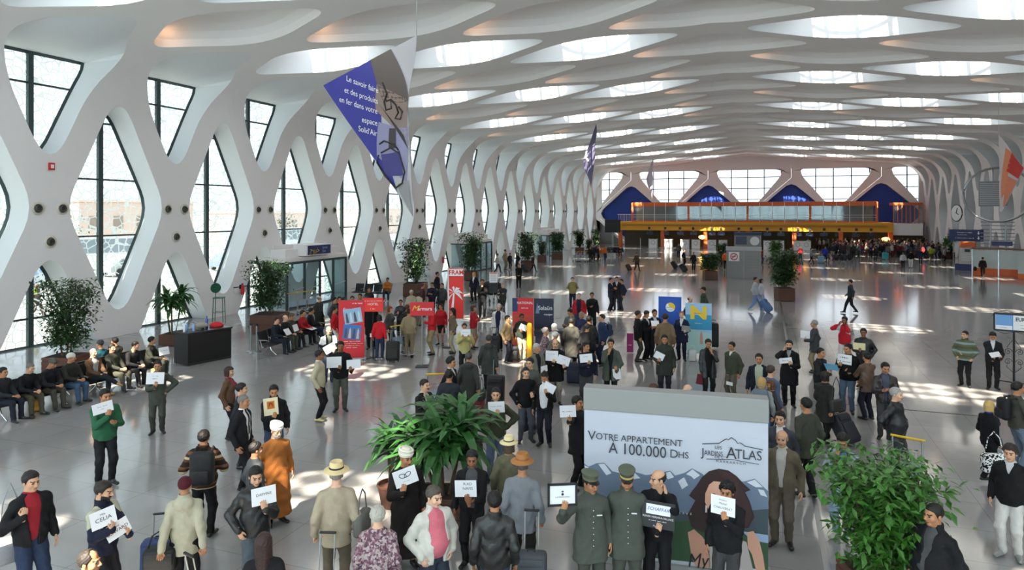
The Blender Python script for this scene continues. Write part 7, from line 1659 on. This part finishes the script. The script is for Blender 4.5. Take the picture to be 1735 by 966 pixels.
P('woman in cream coat bending, right one of two', 709, 494, None, 150, h=1.58, fem=True, top='#b0a892', bottom='#7a7264', hair='bob', hc='#3a241c', hem=.6)
P('person in maroon jacket beside the planter', 716, 481, None, 100, h=1.62, top='#43262a', bottom='#1f1f24', hc='#5a1f22')
P('man in navy jacket left of the two standing by the white post', 732, 479, None, -20, h=1.7, top='#1c1f2a', bottom='#1d1f28', arms=('read', 'read'))
P('tall man in dark jacket behind the white post', 741, 461, None, 70, h=1.82, top='#1d1f22', bottom='#20222c')
P('person in striped grey jacket left of the white post', 749, 480, None, -30, h=1.66, top='#3d4043', bottom='#24262a')
# --- far
for (l, x, y, fy_, q, c, b_, kw) in [
    ('man in white jacket walking by the left benches', 843, 430, 463, 70, '#b5b2ac', '#262c3c', dict(legs='walk')),
    ('man in beige coat standing by the left benches', 856, 423, 458, 60, '#93876f', '#857a64', {}),
    ('person in dark coat, first beside the pushchair', 864, 433, 457, 30, '#26262a', '#222226', {}),
    ('man in dark jacket leaning by the green tree', 877, 428, 457, -60, '#26262c', '#24242c', {}),
    ('woman in maroon coat wheeling a suitcase by the far doors', 903, 431, 461, 80, '#3a2226', '#1d1d24', dict(fem=True, legs='walk', arms=('down', 'pull'))),
    ('person in black beside the far trolleys, leftmost of three', 1000, 418, 445, 30, '#1d1d20', '#1d1d20', {}),
    ('person in dark blue beside the far trolleys, middle of three', 1006, 415, 443, -20, '#232530', '#1d1d24', {}),
    ('person in dark green beside the far trolleys, rightmost of three', 1013, 417, 442, 60, '#252a26', '#20201e', {}),
    ('porter in orange and white vest, left one of two', 1019, 417, 441, 0, '#c8602c', '#8a8a80', dict(yoke='#c9b8a8')),
    ('porter in orange vest and blue trousers, right one of two', 1025, 416, 442, 40, '#d06a2a', '#26304a', {}),
    ('woman in brown jacket pulling a brown case, far left aisle', 1079, 428, 460, 30, '#4a3a2e', '#2e2a2a', dict(fem=True, legs='walk', arms=('pull', 'down'))),
    ('man in grey jacket walking behind the dark suitcases', 1150, 412, 438, 0, '#4a4a4c', '#2c2c30', dict(legs='walk')),
    ('man in black suit bending to dark suitcases', 1159, 423, 451, 60, '#19191c', '#1c1c20', {}),
    ('bald man in black coat pulling a dark suitcase', 1175, 427, 459, 20, '#17171a', '#1a1a1e', dict(hair='bald', arms=('pull', 'down'))),
    ('person in orange jacket by the grey panel', 1229, 425, 457, 170, '#d8641e', '#1a1a1e', {}),
    ('person in dark green coat beside the orange jacket', 1221, 421, 450, 150, '#22302c', '#1f2422', dict(hem=.5)),
    ('person in red and blue by the right edge of grey panel', 1291, 426, 447, 90, '#8a2a30', '#2a3450', {}),
    ('person in red sweater standing in the far hall', 1356, 422, 441, 0, '#b8202c', '#1c1c20', {}),
    ('man in grey jacket pushing a luggage trolley, far hall', 1374, 421, 447, 100, '#7d828a', '#1e1e24', dict(legs='walk', arms=('push', 'push'))),
    ('man in bright blue jacket with a pale case, far hall', 1398, 417, 445, 160, '#2438a0', '#2a3048', dict(arms=('down', 'pull'))),
    ('man in black jacket in front of the queue, left', 1484, 417, 442, 170, '#1c1c20', '#1c1c20', {}),
    ('child in white and black walking before the queue', 1530, 436, 455, 0, '#b8b8bc', '#1c1c20', dict(h=1.15)),
    ('woman in white trousers walking before the queue', 1543, 424, 454, 175, '#1c1a1c', '#d8d6d4', dict(fem=True)),
    ('man in navy jacket and grey waistcoat before the queue', 1560, 422, 448, 0, '#20283c', '#22283a', {}),
    ('person in lime yellow jacket in the queue', 1578, 417, 443, 150, '#9aa028', '#4a4a30', {}),
    ('man in white and black stripes at the end of queue', 1600, 420, 444, 90, '#8a8a90', '#20202a', {}),
    ('man in black suit with a bag by the glass counter', 1665, 436, 470, 175, '#1a1714', '#1a1816', dict(legs='walk', arms=('down', 'carry'))),
    ('man in checked grey jacket striding left, right of centre', 1441, 474, 531, -100, '#33363c', '#20222c', dict(legs='walk', arms=('swingf', 'swingb'))),
    ('man in pale hooded top and light jeans with a big case', 1280, 470, 528, 75, '#a4a9ae', '#6c8cbc', dict(legs='walk', shoes='#c8c4bc', arms=('down', 'pull'))),
    ('woman in white top walking beside the pale hooded man', 1290, 473, 524, 75, '#b8bcc2', '#8aa0c0', dict(fem=True, hair='bob', shoes='#d0d0d0')),
    ('man in olive jacket and dark cap behind the N panel', 1192, 487, None, -80, '#3c4436', '#2c2c2a', dict(h=1.76, hat=('cap', '#1d1f1c', '#1d1f1c'))),
    ('bald man in navy shirt between the blue and N panels', 1169, 503, None, 60, '#1d2a48', '#20242e', dict(h=1.74, hair='bald', skin='p')),
]:
    P(l, x, y, fy_, q, top=c, bottom=b_, **kw)
P('worker in yellow vest walking outside the left window', 62, 498, None, 60, h=1.78, z=33.5, top='#5c5248', yoke='#b8c828', bottom='#5a463c', legs='walk')
# ------------------------------------------------------------------ the dense check-in queue, far right
cr = random.Random(21); VARS = []
CC = ['#1c1c20', '#2a2a30', '#23303e', '#3a2c26', '#4a4a4c', '#5a2228', '#2c3a30', '#6a6a6a', '#8a8478', '#1d2a50', '#b8b4ac', '#7a2a30', '#3c3c34', '#141416', '#202024', '#30343c']
gq = 'people in the dense check-in queue'; lq = 'traveller in the dense queue before the check-in desks'
for i in range(10):
    f = i % 3 == 0
    VARS.append(person(lq, 1400, 0, z=95, loc=(30 + i, -40, 0), h=1.62 + .03 * (i % 5), rz=0, top=CC[i], bottom=CC[(i * 5 + 3) % 16], fem=f, hair='bob' if f else ['short', 'crop', 'knit', 'thick'][i % 4], hc=['#17120f', '#2a1d16', '#5a4030', '#8a8078'][i % 4], arms=[('down', 'down'), ('down', 'pocket'), ('fold', 'fold'), ('push', 'push'), ('lap', 'lap')][i % 5], group=gq, lod=3, shirt='#9a9a9a' if i % 4 == 1 else None)['root'])
cnt = 0
for row in range(7):
    for px in np.arange(1372 if row > 4 else 1404 + 4 * row, 1612, 7.6):
        if cr.random() < .10: continue
        x = px + cr.uniform(-4, 4); fy_ = 437.5 - row * 2.6 + cr.uniform(-1.2, 1.2) + (x - 1500) * .012
        p = floor_at(x, fy_)[0]
        if p.y > 108 or p.x > XR - .6: continue
        i = cr.randrange(10); src = VARS[i]
        if cnt < 10: o = VARS[cnt]; o.location = p; o.rotation_euler = (0, 0, cr.uniform(0, 6.28))
        else:
            o = dup(src, p, cr.uniform(0, 6.28)); c_ = fabric(cr.choice(CC)); b_ = fabric(cr.choice(CC[:6] + CC[13:]))
            for ch in o.children:
                nm = ch.name.split('.')[0]
                if nm in ('jacket', 'trousers', 'coat') and len(ch.material_slots) == 1: ch.material_slots[0].link = 'OBJECT'; ch.material_slots[0].material = c_ if nm != 'trousers' else b_
        cnt += 1
for k, px in enumerate((1412, 1419, 1427, 1434, 1442)):
    suitcase('dark case on wheels at the left end of the queue', fpt(px, 441), 1.1, ['#3a2434', '#24242a', '#1d1d22', '#2a2a30', '#1f1f26'][k], (.45, .3, .62), -.5, .2, group='cases at the left end of the queue')
for k, (px, py, c) in enumerate(((1378, 418, '#1d1d22'), (1390, 418, '#9a958a'), (1399, 417, '#1a1a1c'))):
    person(['person in dark coat at the far counters, left one', 'person in pale coat at the far counters, middle one', 'person in black coat at the far counters, right one'][k], px, py - 14, z=100, loc=floor_at(px, py + 2)[0], h=1.7, rz=3.1, top=c, lod=3)
for k, (px, l) in enumerate(((1042, 'dark clothed sitter by the black screen, left one'), (1047, 'dark clothed sitter by the black screen, right one'))):
    person(l, px, 0, z=84, loc=floor_at(px, 434)[0], h=1.7, legs='sit', rz=.8, top='#1c1c22', bottom='#1f2230', lod=3, arms=('lap', 'lap'))
bench('far row of seats by the black screen', floor_at(1044, 433.6)[0], .8, 4, 'beam seats along the left windows')
